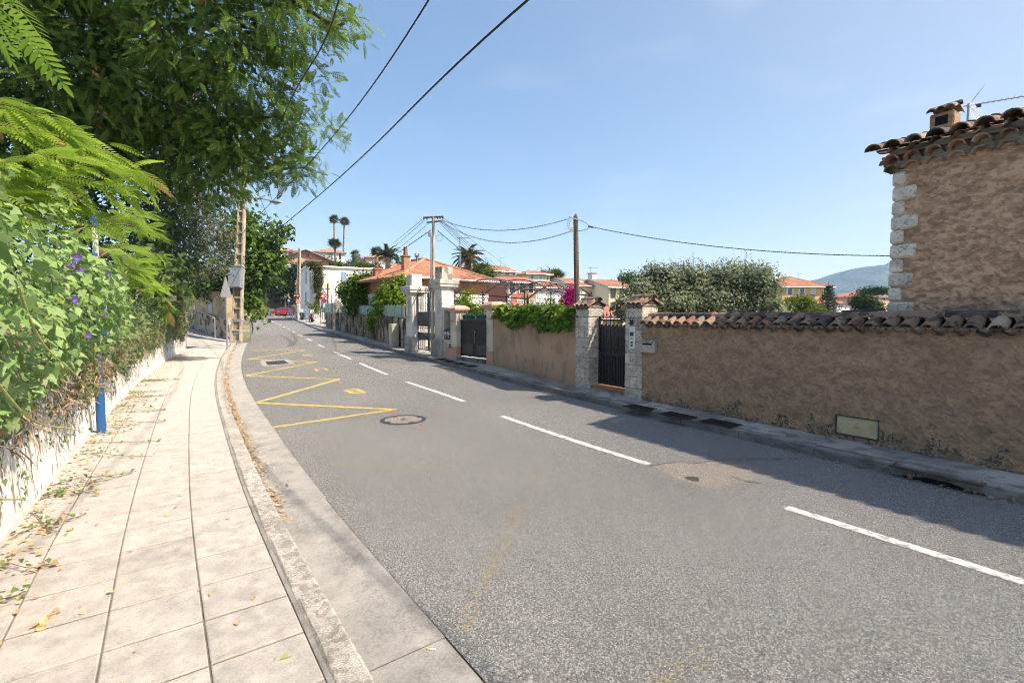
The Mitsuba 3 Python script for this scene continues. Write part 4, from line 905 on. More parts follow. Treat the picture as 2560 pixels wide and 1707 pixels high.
for a, b in zip(us[:-1], us[1:]):
    z0, z1_ = gz(FSW(a)[1]) + 1.24, gz(FSW(b)[1]) + 1.24; k = np.linspace(0, 1, 6); w = .02 * np.sin(k * 9 + a * 5)
    lo = [FSW(a + (b - a) * t, -.15 + x, z0 + (z1_ - z0) * t) for t, x in zip(k, w)]; hi = [q + V3(0, 0, .56) + FSW.out * .02 * math.sin(i * 2.2 + a) for i, q in enumerate(lo)]
    part(nt, 'panel', (np.array(lo + hi), np.array([[i, i + 1, i + 7, i + 6] for i in range(5)])), 'net_green', tone=1)
for u in us: m = MB(); m.rod(FSW(u, -.13, gz(FSW(u)[1]) + 1.2), FSW(u, -.13, gz(FSW(u)[1]) + 1.86), .016, 5); part(nt, 'stake', m.mesh, 'galvanised')

# ---- white wall and bank on the left ------------------------------------------
LE = KL.near(-12.35, 21.6); LW0 = .2
lw_ = thing('low_wall', 'low white painted wall under the hanging ivy, along the left pavement', 'wall')
l = np.arange(LW0, LE, .06); zs = np.linspace(0, .80, 16); U, W = np.meshgrid(l, zs, indexing='ij')
h = .025 * (fbm_np(np.stack([U * 5, W * 6, U * 0], -1), 3, 4) - .5) + .01 * (fbm_np(np.stack([U * 24, W * 8, U * 0], -1), 2, 6) - .5)
q = KL.at(U.ravel(), -1.70 + (h - .05 * W).ravel() * 1.0); n, m = U.shape
i, j = np.meshgrid(np.arange(n - 1), np.arange(m - 1), indexing='ij'); f = np.stack([i * m + j, i * m + j + 1, (i + 1) * m + j + 1, (i + 1) * m + j], -1).reshape(-1, 4)[:, ::-1]
part(lw_, 'face', (np.column_stack([q, hill_g(q[:, 1]) - .03 + W.ravel() * 1.03]), f), 'white_paint_wall', smooth=True)
part(lw_, 'coping', ribbon(KL, LW0, LE, (-1.715, -1.735, -2.0), (.785, .80, .80)), 'white_paint_wall')
m = MB(); e = [KL.at(LE - .01, o) for o in (-1.72, -2.2)]; m.quad(*[V3(e[0][0], e[0][1], gz(e[0][1])), V3(e[1][0], e[1][1], gz(e[0][1])), V3(e[1][0], e[1][1], gz(e[0][1]) + .8), V3(e[0][0], e[0][1], gz(e[0][1]) + .8)]); part(lw_, 'end', m.mesh, 'white_paint_wall')
offs = (-1.80, -1.90, -2.3, -3.4, -6, -14, -30); zz = (.70, 1.35, 1.75, 2.0, 2.4, 3.0, 3.6)
ground_part('bank', 'dark overgrown earth bank behind the low white wall', ribbon(KL, 0, LE - .3, offs, zz, .4), 'earth', smooth=True)

# ---- climbing morning glory ----------------------------------------------------
VR = np.random.default_rng(23)
def ivy_leaf():
    a = [(0, 0), (.16, -.10), (.36, -.02), (.50, .22), (.34, .36), (.20, .62), (0, 1.0)]
    r = np.array(a); l_ = r[1:-1] * [-1, 1]; v = [[0, .15, .03]] + [[x, y, -.22 * x * x + .05 - .12 * y * y] for x, y in a] + [[x, y, -.22 * x * x + .05 - .12 * y * y] for x, y in l_[::-1]]
    n = len(v); return np.array(v) * [.95, .92, 1], np.array([[0, k, k + 1] for k in range(1, n - 1)] + [[0, n - 1, 1]])
IVY = ivy_leaf()
vine = thing('morning_glory', 'mass of pale green climbing vine with purple trumpet flowers spilling over the white wall', 'climbing plant')
def vine_pts(n, l0, l1, z0, z1, bulge, rng, inset=.3, zp=1.0):
    l = l0 + (l1 - l0) * rng.random(n); z0 = z0(l) if callable(z0) else z0; t = rng.random(n) ** zp; z = z0 + (z1 - z0) * t
    lump = .22 * (meshkit.noise(np.stack([l * 1.3, z * 1.6, l * 0], -1), 2) - .5) * 2 + .10 * (meshkit.noise(np.stack([l * 3.7, z * 4, l * 0], -1), 3) - .5) * 2
    prof = bulge(l) * np.sin(np.clip((z - z0 + .12) / (z1 - z0 + .35), 0, 1) * np.pi) ** .7 + lump * .8
    deep = rng.random(n) ** 2.2 * inset
    o = -1.68 + prof - deep; p = KL.at(l, o); d = np.stack([np.interp(l, KL.L, KL.d[:, i]) for i in (0, 1)], -1)
    nr = np.column_stack([d[:, 1], -d[:, 0], .35 + .9 * t])
    return np.column_stack([p, hill_g(p[:, 1]) + z]), nr, deep
def leaf_rot(nr, rng, j=.55, down=1.0):
    n = nr / np.linalg.norm(nr, axis=1, keepdims=True) + rng.normal(size=nr.shape) * j
    ax = np.tile([[0, 0, -down]], (len(n), 1)) + rng.normal(size=nr.shape) * .6
    return frames(n, ax)
lN = KL.near(-3.6, 6.4)
bul = lambda l: np.interp(l, [0, lN - 2.2, lN - .6, lN + .15, lN + .8], [.40, .50, .52, .30, .05])
pos, nr, dp = vine_pts(8200, .6, lN + .35, lambda l: np.interp(l, [0, lN - 4.5, lN - 1.6, lN - .3], [.70, .74, 1.02, 1.34]), 2.2, bul, VR)
sc = (.045 + .045 * VR.random(len(pos))); col = tint(len(pos), (.20, .34, .10), (.34, .46, .21), VR, .12)
yl = VR.random(len(pos)) < .05; col[yl] = tint(yl.sum(), (.32, .38, .10), (.25, .34, .08), VR)
rot = leaf_rot(nr, VR); dist = np.linalg.norm(pos, axis=1) + dp * 6 + (pos[:, 1] < 1.2) * 50
order = np.argsort(dist / sc * .07); big = order[:300]; rest = order[300:]
for k in big:
    v, f, c = scatter(*IVY, pos[k:k + 1], rot[k:k + 1], sc[k], col[k:k + 1]); part(vine, 'leaf', (v, f), 'leaf_gloss', color=c, smooth=True)
pos2, nr2, dp2 = vine_pts(1700, .6, lN + .9, 1.5, 2.6, lambda l: bul(l) * .6, VR)
P2 = np.vstack([pos[rest], pos2]); v, f, c = scatter(*IVY, P2, np.concatenate([rot[rest], leaf_rot(nr2, VR)]), np.r_[sc[rest], .05 + .03 * VR.random(1700)], np.vstack([col[rest], tint(1700, (.18, .30, .09), (.28, .39, .15), VR)]))
part(vine, 'leaves', (v, f), 'leaf_gloss', color=c, smooth=True, kind='stuff')
# trumpet flowers
def trumpet(p, axis, s, key):
    prof = np.array([(.08, 0), (.10, .45), (.16, .75), (.36, .98), (.56, 1.06)]); m = MB(); m.lathe(prof * s, p, 10, axis); v, f = m.mesh
    t = np.repeat(np.linspace(0, 1, 5), 10)[:, None]; c = np.array([.62, .38, .62]) * (1 - t) + np.array([.20, .12, .62]) * t
    part(key, 'flower', (v, f), 'petal', color=c, smooth=True)
for p in ((-2.988,2.88,1.806), (-2.498,2.8,1.937), (-2.37,2.62,1.873), (-2.528,2.84,1.863), (-3.669,4.4,1.975), (-4.535,5.6,2.018), (-2.859,2.96,1.821), (-2.245,2.48,1.686), (-3.256,3.88,1.613), (-4.361,5.34,1.648), (-2.983,3.4,1.468), (-5.997,7.54,2.526), (-3.729,3.68,2.291)):
    ax = unit(V3(.75, .1, .1) + VR.normal(size=3) * .5); trumpet(V3(*p) - ax * .03, ax, .037 + .008 * VR.random(), vine)
# long runners
for k in range(11):
    l0 = 1.0 + .75 * k + .3 * VR.random(); L = 1.6 + 1.2 * VR.random(); ll = np.linspace(l0, l0 + L, 16); z = 1.9 - .5 * VR.random() + np.linspace(0, -.75, 16) + .05 * np.sin(np.linspace(0, 5, 16) + k)
    pr = bul(ll) + .03 + .05 * np.sin(np.linspace(0, 3, 16) + k); q = KL.at(ll, -1.60 + pr * .85)
    m = MB(); m.tube(np.column_stack([q, hill_g(q[:, 1]) + z]), .006 - .003 * np.linspace(0, 1, 16), 5); v, f = m.mesh
    part(vine, 'runner', (v, f), 'litter', color=np.tile([[.34, .36, .14]], (len(v), 1)), smooth=True)

# ---- creeper hanging over the rest of the wall -------------------------------------
cre = thing('wall_creeper', 'creeper with dry brown stems hanging over the white wall beyond the blue post', 'climbing plant')
b2 = lambda l: np.interp(l, [lN - 1, lN + .8, lN + 6, LE], [.16, .22, .22, .15])
pos, nr, dp = vine_pts(8500, lN - .2, LE - .2, .62, 1.95, b2, VR, .2, 1.1)
col = tint(len(pos), (.15, .22, .09), (.24, .31, .15), VR, .15); v, f, c = scatter(*IVY, pos, leaf_rot(nr, VR), .045 + .035 * VR.random(len(pos)), col)
part(cre, 'leaves', (v, f), 'leaf_gloss', color=c, smooth=True, kind='stuff')
pos, nr, dp = vine_pts(5000, 3, LE - .3, .66, 1.3, lambda l: np.interp(l, [0, lN, lN + 1, LE], [.30, .28, .20, .13]), VR, .25, .8)
col = tint(len(pos), (.27, .17, .10), (.40, .29, .19), VR, .2); ax = np.column_stack([VR.normal(size=(len(pos), 2)) * .7, VR.normal(size=len(pos)) * .5 - .8])
v, f, c = scatter(np.array([[-.035, 0, 0], [.035, 0, 0], [.05, .5, .03], [0, 1, 0]]), np.array([[0, 1, 2], [0, 2, 3]]), pos, frames(nr + VR.normal(size=nr.shape), ax), .07 + .09 * VR.random(len(pos)), col)
part(cre, 'dry_stems', (v, f), 'litter', color=c, kind='stuff')
P_, R_, S_, C_ = [], [], [], []; m = MB()
for k in range(330):                                   # stems trailing down the white face
    l = 1.2 + (LE - 1.6) * VR.random() ** 1.35; zb = .08 + .55 * VR.random() if l > 3.2 else .02 + .4 * VR.random(); z = np.arange(.92, zb, -.055); w = .03 * np.sin(z * 9 + k) + .03 * VR.normal()
    q = KL.at(l + w, -1.655 + .012 * np.sin(z * 20 + k) + .03 * (z > .75)); pts = np.column_stack([q, hill_g(q[:, 1]) + z])
    if len(pts) < 3: continue
    m.tube(pts, .0022, 3, cap=False)
    for p in pts[::1 if k % 2 else 2]:
        d = KL.dir(l); P_.append(p + VR.normal(size=3) * .012); S_.append(.028 + .035 * VR.random()); C_.append(np.array([.16, .23, .10]) * (.7 + .7 * VR.random())); R_.append([d[1], -d[0], .4])
v, f, c = scatter(*IVY, np.array(P_), leaf_rot(np.array(R_), VR, .35), np.array(S_), np.array(C_)); part(cre, 'trailing_leaves', (v, f), 'leaf_gloss', color=c, smooth=True, kind='stuff')
v, f = m.mesh; part(cre, 'trailing_stems', (v, f), 'litter', color=np.tile([[.17, .11, .10]], (len(v), 1)), kind='stuff')

# ---- feathery shoots of young false acacia -------------------------------------------
FROND = pinnate(12, ellipse_leaf(.16), .21, .38, spread=74)
def shoot(label, specs, ca, cb, size, rng, branch, per):
    """branches given as polylines; fronds leave them alternately and droop"""
    t = thing('acacia_shoot', label, 'shrub')
    for pts in branch:
        p = np.array(pts, float); c = CubicSpline(np.linspace(0, 1, len(p)), p); q = c(np.linspace(0, 1, 14)); m = MB(); m.tube(q, np.linspace(.014, .004, 14), 5); v, f = m.mesh
        part(t, 'branch', (v, f), 'litter', color=np.tile([[.20, .13, .07]], (len(v), 1)), smooth=True)
        n = per; u = np.sort(rng.random(n)) * .95 + .05; q = c(u); d = c(u, 1); d /= np.linalg.norm(d, axis=1, keepdims=True)
        for k in range(n):
            side = np.cross(d[k], V3(0, 0, 1)) * (1 if k % 2 else -1); ax = d[k] * .6 + side * (.3 + .6 * rng.random()) + V3(.15, -.1, -.12) + rng.normal(size=3) * .36
            R = frames_y(np.array([[.55, -.60, .75]]) + rng.normal(size=(1, 3)) * .3, ax[None]); col = tint(1, ca, cb, rng, .1); sh = .75 + .5 * rng.random(len(FROND[0]) )
            dry = rng.random() < .02
            v, f, c_ = scatter(*FROND, q[k:k + 1] + rng.normal(size=3) * .03, R, size * (.7 + .5 * rng.random()), np.array([[.34, .21, .10]]) if dry else col); part(t, 'frond', (v, f), 'leaf_thin', color=c_, smooth=True)
    return t
SR = np.random.default_rng(41)
A_ = [[(-5.234,4.6,2.944), (-4.753,4.8,3.117), (-4.474,5.2,3.244), (-4.145,5.6,3.146)], [(-5.325,4.7,3.347), (-5.015,5,3.498), (-4.721,5.3,3.507), (-4.454,5.6,3.37)], [(-5.139,4.5,2.59), (-4.923,4.8,2.849), (-4.687,5.1,3.008), (-4.352,5.4,3.005)],
      [(-5.196,4.6,2.314), (-5.037,4.9,2.678), (-4.917,5.2,2.827), (-4.625,5.4,2.788)], [(-5.344,4.8,3.65), (-5.164,5,3.735), (-4.999,5.2,3.697), (-4.853,5.5,3.601)]]
shoot('bright yellow green feathery acacia shoot reaching over the vine on the left', None, (.40, .53, .085), (.25, .40, .06), .37, SR, A_, 46)
B_ = [[(-5.27,5.8,2.501), (-6.335,7.6,3.026), (-8.665,11.52,3.669), (-10.687,15.36,3.986)], [(-5.836,6.84,2.384), (-7.283,9.26,2.888), (-9.251,12.82,3.175), (-11.525,17,2.995)], [(-7.861,9.62,3.406), (-8.265,10.66,3.859), (-9.839,13.54,4.36), (-11.51,16.76,4.61)]]
shoot('green feathery acacia shoot hanging behind the blue post', None, (.32, .46, .08), (.20, .34, .06), .42, SR, B_, 52)
C_ = [[(-7.187,8.92,2.259), (-9.182,12.3,3.011), (-10.831,15.52,3.127), (-12.652,19.22,2.705)], [(-8.486,11.22,2.429), (-11.394,16.34,3.474), (-13.604,20.72,3.808), (-15.06,23.8,3.553)], [(-7.462,9.64,1.996), (-9.438,13.04,2.457), (-11.473,16.8,2.566), (-13.205,20.28,2.101)], [(-7.515,9.44,2.606), (-8.147,10.66,2.475), (-8.997,12.28,2.206), (-9.391,13.16,1.708)]]
shoot('sunlit feathery acacia shoot farther along the white wall, near the concrete pole', None, (.38, .53, .09), (.24, .40, .07), .44, SR, C_, 62)
D_ = [[(-2.293,2,2.951), (-2.207,2.05,2.922), (-2.13,2.1,2.898), (-2.097,2.15,2.887)]]
shoot('close feathery acacia spray in the top left corner', None, (.21, .34, .05), (.16, .28, .05), .28, SR, D_, 7)

# ---- trees on the left --------------------------------------------------------------
def crown(t, blobs, n, leaf, size, ca, cb, rng, m_='leaf', per=12, cl=.35, hang=.4, shell=.5, name='leaves', lit=.25, smooth=False):
    p, d = clumped(blobs, n, rng, per, cl, shell); nr = d + np.array([0, 0, .55]) + rng.normal(size=p.shape) * .55
    ax = d * .5 + np.array([0, 0, -hang]) + rng.normal(size=p.shape) * .6
    v, f, c = scatter(*leaf, p, frames(nr, ax), size * (.65 + .6 * rng.random(len(p))), tint(len(p), ca, cb, rng, .16))
    return part(t, name, (v, f), m_, color=c, kind='stuff', smooth=smooth)
def limb(t, pts, r0, r1, name='branch', b='bark', n=8, seg=10):
    p = np.array(pts, float); q = CubicSpline(np.linspace(0, 1, len(p)), p)(np.linspace(0, 1, seg)) if len(p) > 2 else p
    q = q + (meshkit.noise(q * 2.3, 5)[:, None] - .5) * r0 * .5
    m = MB(); m.tube(q, np.linspace(r0, r1, len(q)), n); return part(t, name, m.mesh, b, smooth=True)
TR = np.random.default_rng(77)
tree = thing('acacia_tree', 'tall false acacia with feathery foliage and pale limbs overhanging the street from the left', 'tree')
limb(tree, [(-15.5, 14.5, 1.5), (-14.6, 14.6, 5.5), (-11.699,15.2,10.465), (-10.938,14.5,12.063), (-10.139,14,13.926)], .34, .13, 'trunk')
limb(tree, [(-10.439,15,7.176), (-9.291,14,8.348), (-8.595,13.4,8.895), (-7.476,13,9.584)], .12, .04, 'branch', 'pale_bark')
limb(tree, [(-11.424,15.6,5.783), (-9.27,14.2,7.943), (-8.724,13.9,8.245), (-7.989,13.8,8.36)], .14, .04, 'branch', 'pale_bark')
limb(tree, [(-14.6, 14.6, 5.2), (-10.717,15.4,7.325), (-8.496,14.6,7.374), (-6.607,14.1,7.287)], .16, .03)
limb(tree, [(-11.041,14.6,11.465), (-7.903,13.8,11.136), (-5.482,13.2,9.707), (-4.301,12.8,9.065)], .12, .03)
limb(tree, [(-10.717,15.4,7.325), (-8.882,15.2,6.405), (-7.262,14.9,6.072), (-6.167,14.6,5.982)], .10, .02)
BL = [((-7.698,12.97,8.56), (2.07,1.93,1.52)), ((-5.743,12.83,9.281), (1.31,1.38,0.97)), ((-6.969,13.52,7.799), (1.38,1.52,1.03)), ((-7.671,14.35,6.707), (1.59,1.52,1.03)), ((-9.222,14.63,7.386), (1.79,1.66,1.24)), ((-10.32,13.8,8.36), (2.35,2.07,1.79)), ((-12.024,13.25,8.401), (2.62,2.07,1.93)),
      ((-10.047,15.46,6.24), (1.79,1.66,1.10)), ((-12.652,15.18,7.243), (2.48,1.79,1.52)), ((-13.624,13.8,6.73), (2.35,1.79,1.52)), ((-9.645,12.42,11.035), (3.04,2.76,1.93)), ((-6.493,12.42,11.129), (2.62,2.48,1.66)), ((-12.634,12.42,10.373), (2.76,2.76,1.93)),
      ((-4.36,12.83,9.232), (0.55,0.55,0.39)), ((-5.04,13.11,8.992), (0.48,0.55,0.30)), ((-5.222,13.52,8.064), (0.58,0.55,0.28)), ((-5.806,14.08,7.057), (0.58,0.55,0.33)), ((-5.299,14.08,6.778), (0.36,0.41,0.19)), ((-6.417,14.63,5.991), (0.58,0.55,0.33)), ((-7.147,14.9,5.834), (0.55,0.55,0.28)), ((-6.06,14.63,6.049), (0.34,0.34,0.28)), ((-8.154,15.18,5.61), (0.55,0.55,0.28)), ((-6.01,13.8,7.602), (0.62,0.55,0.41)), ((-6.744,14.35,6.593), (0.76,0.69,0.48)), ((-5.741,13.25,8.607), (0.69,0.69,0.41))]
PIN = pinnate(7, (LEAF4[0] * [.85, 1, 1], LEAF4[1]), .24, .4, spread=70)
p, d = clumped(BL, 15500, TR, 9, .34, .5)
nr = d * .6 + np.array([.25, -.25, .6]) + TR.normal(size=p.shape) * .4; ax = d * .9 + np.array([.25, -.1, -.12]) + TR.normal(size=p.shape) * .5
col = tint(len(p), (.12, .215, .045), (.25, .36, .075), TR, .25)
v, f, c = scatter(*PIN, p, frames_y(nr, ax), .25 + .15 * TR.random(len(p)), col); part(tree, 'foliage', (v, f), 'leaf', color=c, kind='stuff')
crown(tree, [(c_, np.array(r_) * .78) for c_, r_ in [BL[k] for k in (0, 3, 4, 5, 6, 7, 8, 9, 10, 11, 12)]], 12000, LEAF4, .22, (.07, .13, .035), (.13, .20, .05), TR, 'leaf_gloss', 8, .5, name='inner_leaves')  # inner leaves coloured darker than the outer: shade of the crown interior painted in
p, d = clumped(BL[:12], 420, TR, 6, .16, .7); v, f, c = scatter(*LEAF4, p, frames(TR.normal(size=p.shape), np.array([0, 0, -1]) + TR.normal(size=p.shape) * .3), .15, tint(len(p), (.36, .22, .10), (.28, .16, .08), TR)); part(tree, 'seed_pods', (v, f), 'litter', color=c, kind='stuff')

ivt = thing('ivy_tree', 'dark ivy clad tree in the shade behind the feathery acacia', 'tree')
limb(ivt, [(-18.5, 17.5, 1), (-18.3, 17.5, 4), (-18.0, 17.2, 9)], .4, .2, 'trunk')
crown(ivt, [((-10.127,13,3.197), (1.8, 1.2, 1.2)), ((-11.175,15.5,3.756), (1.6, 1.2, 1.3)), ((-11.844,17.5,3.607), (1.2, 1, 1.0)), ((-9.861,12,2.585), (1.5, 1.2, .9)), ((-10.843,14.5,2.79), (1.5, 1.2, .9)), ((-15.096,16.88,6.397), (4.00,2.00,2.50)), ((-12.794,17.5,6.852), (2.50,1.88,3.00)), ((-15.726,16.25,8.667), (4.00,2.00,2.75)), ((-13.396,17.5,9.486), (3.00,1.88,2.75)), ((-16.125,15,5.382), (3.25,1.88,2.50)), ((-13.91,16.88,11.445), (4.00,2.00,2.75)), ((-13.03,18.12,5.001), (1.75,1.50,1.50)), ((-13.541,16.88,4.222), (2.25,1.50,1.25)), ((-14.219,15,4.415), (2.25,1.50,1.50)), ((-13.643,16.25,5.436), (2.75,1.75,1.50))], 17000, IVY, .14, (.06, .10, .045), (.10, .15, .07), TR, 'leaf_gloss', 10, .5)
olv = thing('holm_oak', 'grey green small leaved evergreen tree beside the concrete pole', 'tree')
limb(olv, [(-13.2, 19.2, .6), (-13.0, 19.0, 2.4), (-12.8, 18.8, 4)], .16, .06, 'trunk')
crown(olv, [((-11.904,18,5.269), (1.2, 1.2, 1.2)), ((-12.038,17.5,4.176), (1.1, 1.0, .8)), ((-11.504,18.5,4.623), (.9, .9, .8)), ((-11.523,18,3.518), (.9, .9, .55)), ((-11.222,19,3.779), (.5, .5, .4)), ((-12.119,17.5,5.872), (1.0, 1.0, .9)), ((-11.198,19,4.551), (.5, .5, .5)), ((-12.225,17,4.791), (.8, .8, .9)), ((-11.46,18.5,5.967), (.7, .7, .6))], 15000, LEAF4, .085, (.12, .14, .095), (.20, .215, .16), TR, 'leaf_gloss', 14, .32, hang=0)
mul = thing('broadleaf_tree', 'broad leaved tree with glossy dark leaves leaning over the road behind the concrete pole', 'tree')
limb(mul, [(-17.3, 28.5, .3), (-16.6, 28.2, 2.4), (-15.6, 27.6, 5.2)], .22, .08, 'trunk'); limb(mul, [(-16.5, 28.2, 2.6), (-15.2, 27.4, 3.8), (-14.0, 27, 4.6)], .09, .03)
crown(mul, [((-15.808,28,6.176), (1.2, 1.2, 1.3)), ((-14.407,27.5,5.871), (1.2, 1.2, 1.3)), ((-13.738,27,4.477), (.9, .9, 1.0)), ((-14.644,27,3.816), (1.1, 1, 1.1)), ((-12.808,27,6.231), (.6, .6, .35)), ((-13.062,27,4.916), (.45, .5, .3)), ((-15.12,27,2.71), (.8, .8, .9)), ((-14.198,26.6,2.585), (.55, .6, .6)), ((-13.938,26.4,1.817), (.45, .5, .35)), ((-16.221,28,3.898), (.8, .8, 1.0)), ((-15.206,28,7.195), (.8, .8, .5)), ((-12.443,27,4.916), (.2, .2, .25))], 4600, IVY, .23, (.08, .145, .035), (.15, .24, .05), TR, 'leaf_gloss', 9, .5, hang=1.0, smooth=True)
rb = thing('orange_shrub', 'low dark leafy shrub behind the pale yellow wall', 'shrub')
crown(rb, [((-16.744,27.5,3.182), (1.0, .7, .8)), ((-18.17,28.5,3.356), (.9, .7, .7)), ((-16.567,28,3.898), (.7, .6, .7))], 2200, IVY, .16, (.06, .11, .03), (.1, .16, .05), TR, 'leaf_gloss', 9, .4)

# ---- side drive, yellow wall ------------------------------------------------------------
yw = thing('yellow_retaining_wall', 'pale yellow rendered wall over rough stained stone beside the side drive, behind the concrete pole', 'wall')
R0, L0 = V3(-15.05, 25.6), V3(-18.9, 28.9); FY = Fr(L0, R0 - L0); LY = np.linalg.norm(R0 - L0)
m = MB(); m.prism([FY(0, 0)[:2], FY(LY, 0)[:2], FY(LY, -.3)[:2], FY(0, -.3)[:2]], [1.85, 1.50, 1.50, 1.85], [3.28, 2.68, 2.68, 3.28]); part(yw, 'render', m.mesh, 'yellow_wall')
m = MB(); m.prism([FY(-1, .05)[:2], FY(LY, .05)[:2], FY(LY, -.2)[:2], FY(-1, -.2)[:2]], -.1, [2.0, 1.50, 1.5, 2.0]); part(yw, 'stone_base', m.mesh, 'dirty_rubble')
m = MB(); m.prism([FY(0, .03)[:2], FY(LY, .03)[:2], FY(LY, -.33)[:2], FY(0, -.33)[:2]], [3.28, 2.68, 2.68, 3.28], [3.34, 2.74, 2.74, 3.34]); part(yw, 'coping', m.mesh, 'clay_red', tone=.8)
yd = part(yw, 'cabinet_door', (lambda m: fbox(m, FY, 2.35, 2.98, -.05, .03, 1.72, 2.42, .01).mesh)(MB()), 'grey_metal')
hr = thing('handrail', 'thin metal handrail running down beside the yellow wall', 'railing')
m = MB(); m.tube([FY(-.6, .35, 2.15), FY(2.6, .35, 1.78), FY(LY - .5, .45, 1.52), FY(LY - .35, .6, 1.46)], .026, 6); part(hr, 'rail', m.mesh, 'grey_metal')
for u, z in ((.4, 2.02), (LY - .6, 1.53)): m = MB(); m.rod(FY(u, .4, .4), FY(u, .4, z), .03, 6); part(hr, 'post', m.mesh, 'galvanised')
q = np.array([(-11.9, 20.2, gz(20.2) - .012), (-14.3, 24.0, gz(24) - .012), (-15.2, 25.9, .36), (-19.2, 29.3, .85), (-24, 30.5, 1.6), (-22, 25, 1.3), (-15.6, 20.6, .40), (-13.9, 20.2, gz(20.2) - .02)])
ground_part('drive', 'pale concrete side drive rising to the left past the end of the white wall', (np.vstack([q.mean(0)[None] + [[0, 0, -.1]], q]), np.array([[0, k, k % 8 + 1] for k in range(1, 9)])[:, ::-1]), 'gutter_concrete')

# ---- concrete lattice pole, box and lamps ----------------------------------------------
def lattice_pole(label, base, top, w0, w1, dep, rungs, ax, b='pole_concrete'):
    t = thing('concrete_pole', label, 'utility pole'); B, Tp = V3(*base), V3(*top); ax = unit(V3(*ax)); up = unit(Tp - B); ax = unit(ax - up * (ax @ up)); ay = np.cross(up, ax)
    pt = lambda s, x, y: B + (Tp - B) * s + ax * x + ay * y
    w = lambda s: w0 + (w1 - w0) * s
    for sd in (-1, 1):
        m = MB(); fl = []
        for s in (0, 1):
            ws = w(s) / 2; fl += [pt(s, sd * ws, -dep / 2), pt(s, sd * (ws - .06), -dep / 2), pt(s, sd * (ws - .06), dep / 2), pt(s, sd * ws, dep / 2)]
        m.add(fl, [[0, 1, 5, 4], [1, 2, 6, 5], [2, 3, 7, 6], [3, 0, 4, 7], [4, 5, 6, 7], [3, 2, 1, 0]]); part(t, 'flange', m.mesh, b)
    m = MB(); ws = (w(0) / 2 - .05, w(1) / 2 - .05); y = -.02; m.add([pt(0, -ws[0], y), pt(0, ws[0], y), pt(1, ws[1], y), pt(1, -ws[1], y), pt(0, -ws[0], .02), pt(0, ws[0], .02), pt(1, ws[1], .02), pt(1, -ws[1], .02)], [[0, 1, 2, 3], [7, 6, 5, 4]]); part(t, 'web', m.mesh, b, tone=.75)
    for k in range(rungs):
        s = (k + .0) / rungs; m = MB(); m.box(pt(s, 0, 0) + up * .04, (w(s) - .1, dep, .07), ax, up); part(t, 'rung', m.mesh, b, tone=1.05)
    return t, pt, ax, ay, up
cp, pt_, cax, cay, cup = lattice_pole('tall leaning concrete lattice pole with a grey box, at the end of the left pavement', (-13.701,24.027,0.309), (-13.595,25,9.502), .47, .25, .26, 17, (1, .08, 0))
bx = thing('meter_box', 'grey metal electrical box fixed high on the leaning concrete pole', 'electrical box'); c = pt_(((-13.641,24.3,3.515)[2] - gz(24)) / ((-13.595,25,9.502)[2] - gz(24)), 0, 0)
m = MB(); m.box(c - cay * -.0 - V3(0, .28, 0), (.58, .34, 1.02), cax, cup); part(bx, 'body', m.mesh, 'grey_box')
m = MB(); m.box(c - V3(-.01, .455, 0), (.52, .02, .94), cax, cup); part(bx, 'door', m.mesh, 'grey_box')
m = MB(); m.box(c - V3(0, .28, 0) + cup * .53, (.64, .40, .035), cax, cup); part(bx, 'lid', m.mesh, 'grey_metal')
m = MB(); m.box(c - V3(.2, .47, 0), (.03, .02, .09), cax, cup); part(bx, 'handle', m.mesh, 'trim_dark')
def street_lamp(label, pts, head0, head1, r=.03, hr=.15):
    t = thing('street_lamp', label, 'street lamp'); p = np.array(pts, float); q = CubicSpline(np.linspace(0, 1, len(p)), p)(np.linspace(0, 1, 16)); m = MB(); m.tube(q, r, 7); part(t, 'arm', m.mesh, 'grey_metal', smooth=True)
    a, b = V3(*head0), V3(*head1); L = np.linalg.norm(b - a); m = MB(); m.lathe([(0.03, 0), (hr * .55, .06 * L), (hr * .95, .45 * L), (hr * .8, .75 * L), (hr * .35, .95 * L), (0, L)], a, 12, b - a); v, f = m.mesh
    mid = (a + b) / 2; v[:, 2] = mid[2] + (v[:, 2] - mid[2]) * .62 + 0; part(t, 'head', (v, f), 'grey_metal', smooth=True)
    m = MB(); m.lathe([(0, .04), (hr * .6, .03), (hr * .75, -.02), (hr * .5, -.07), (0, -.09)], mid + V3(0, 0, -hr * .42), 10); part(t, 'lens', m.mesh, 'trim_white', smooth=True)
street_lamp('street lamp on a curved arm reaching right from the leaning concrete pole', [(-13.615,25,6.696), (-13.557,25,7.3), (-13.312,24.9,7.558), (-12.131,24.6,7.387)], (-12.132,24.6,7.367), (-11.479,24.4,7.203))
street_lamp('street lamp on a curved arm reaching left into the trees from the leaning concrete pole', [(-13.86,25,6.696), (-13.9,25,7.401), (-14.041,24.9,7.598), (-14.433,24.6,7.545)], (-14.433,24.6,7.525), (-14.837,24.4,7.36))
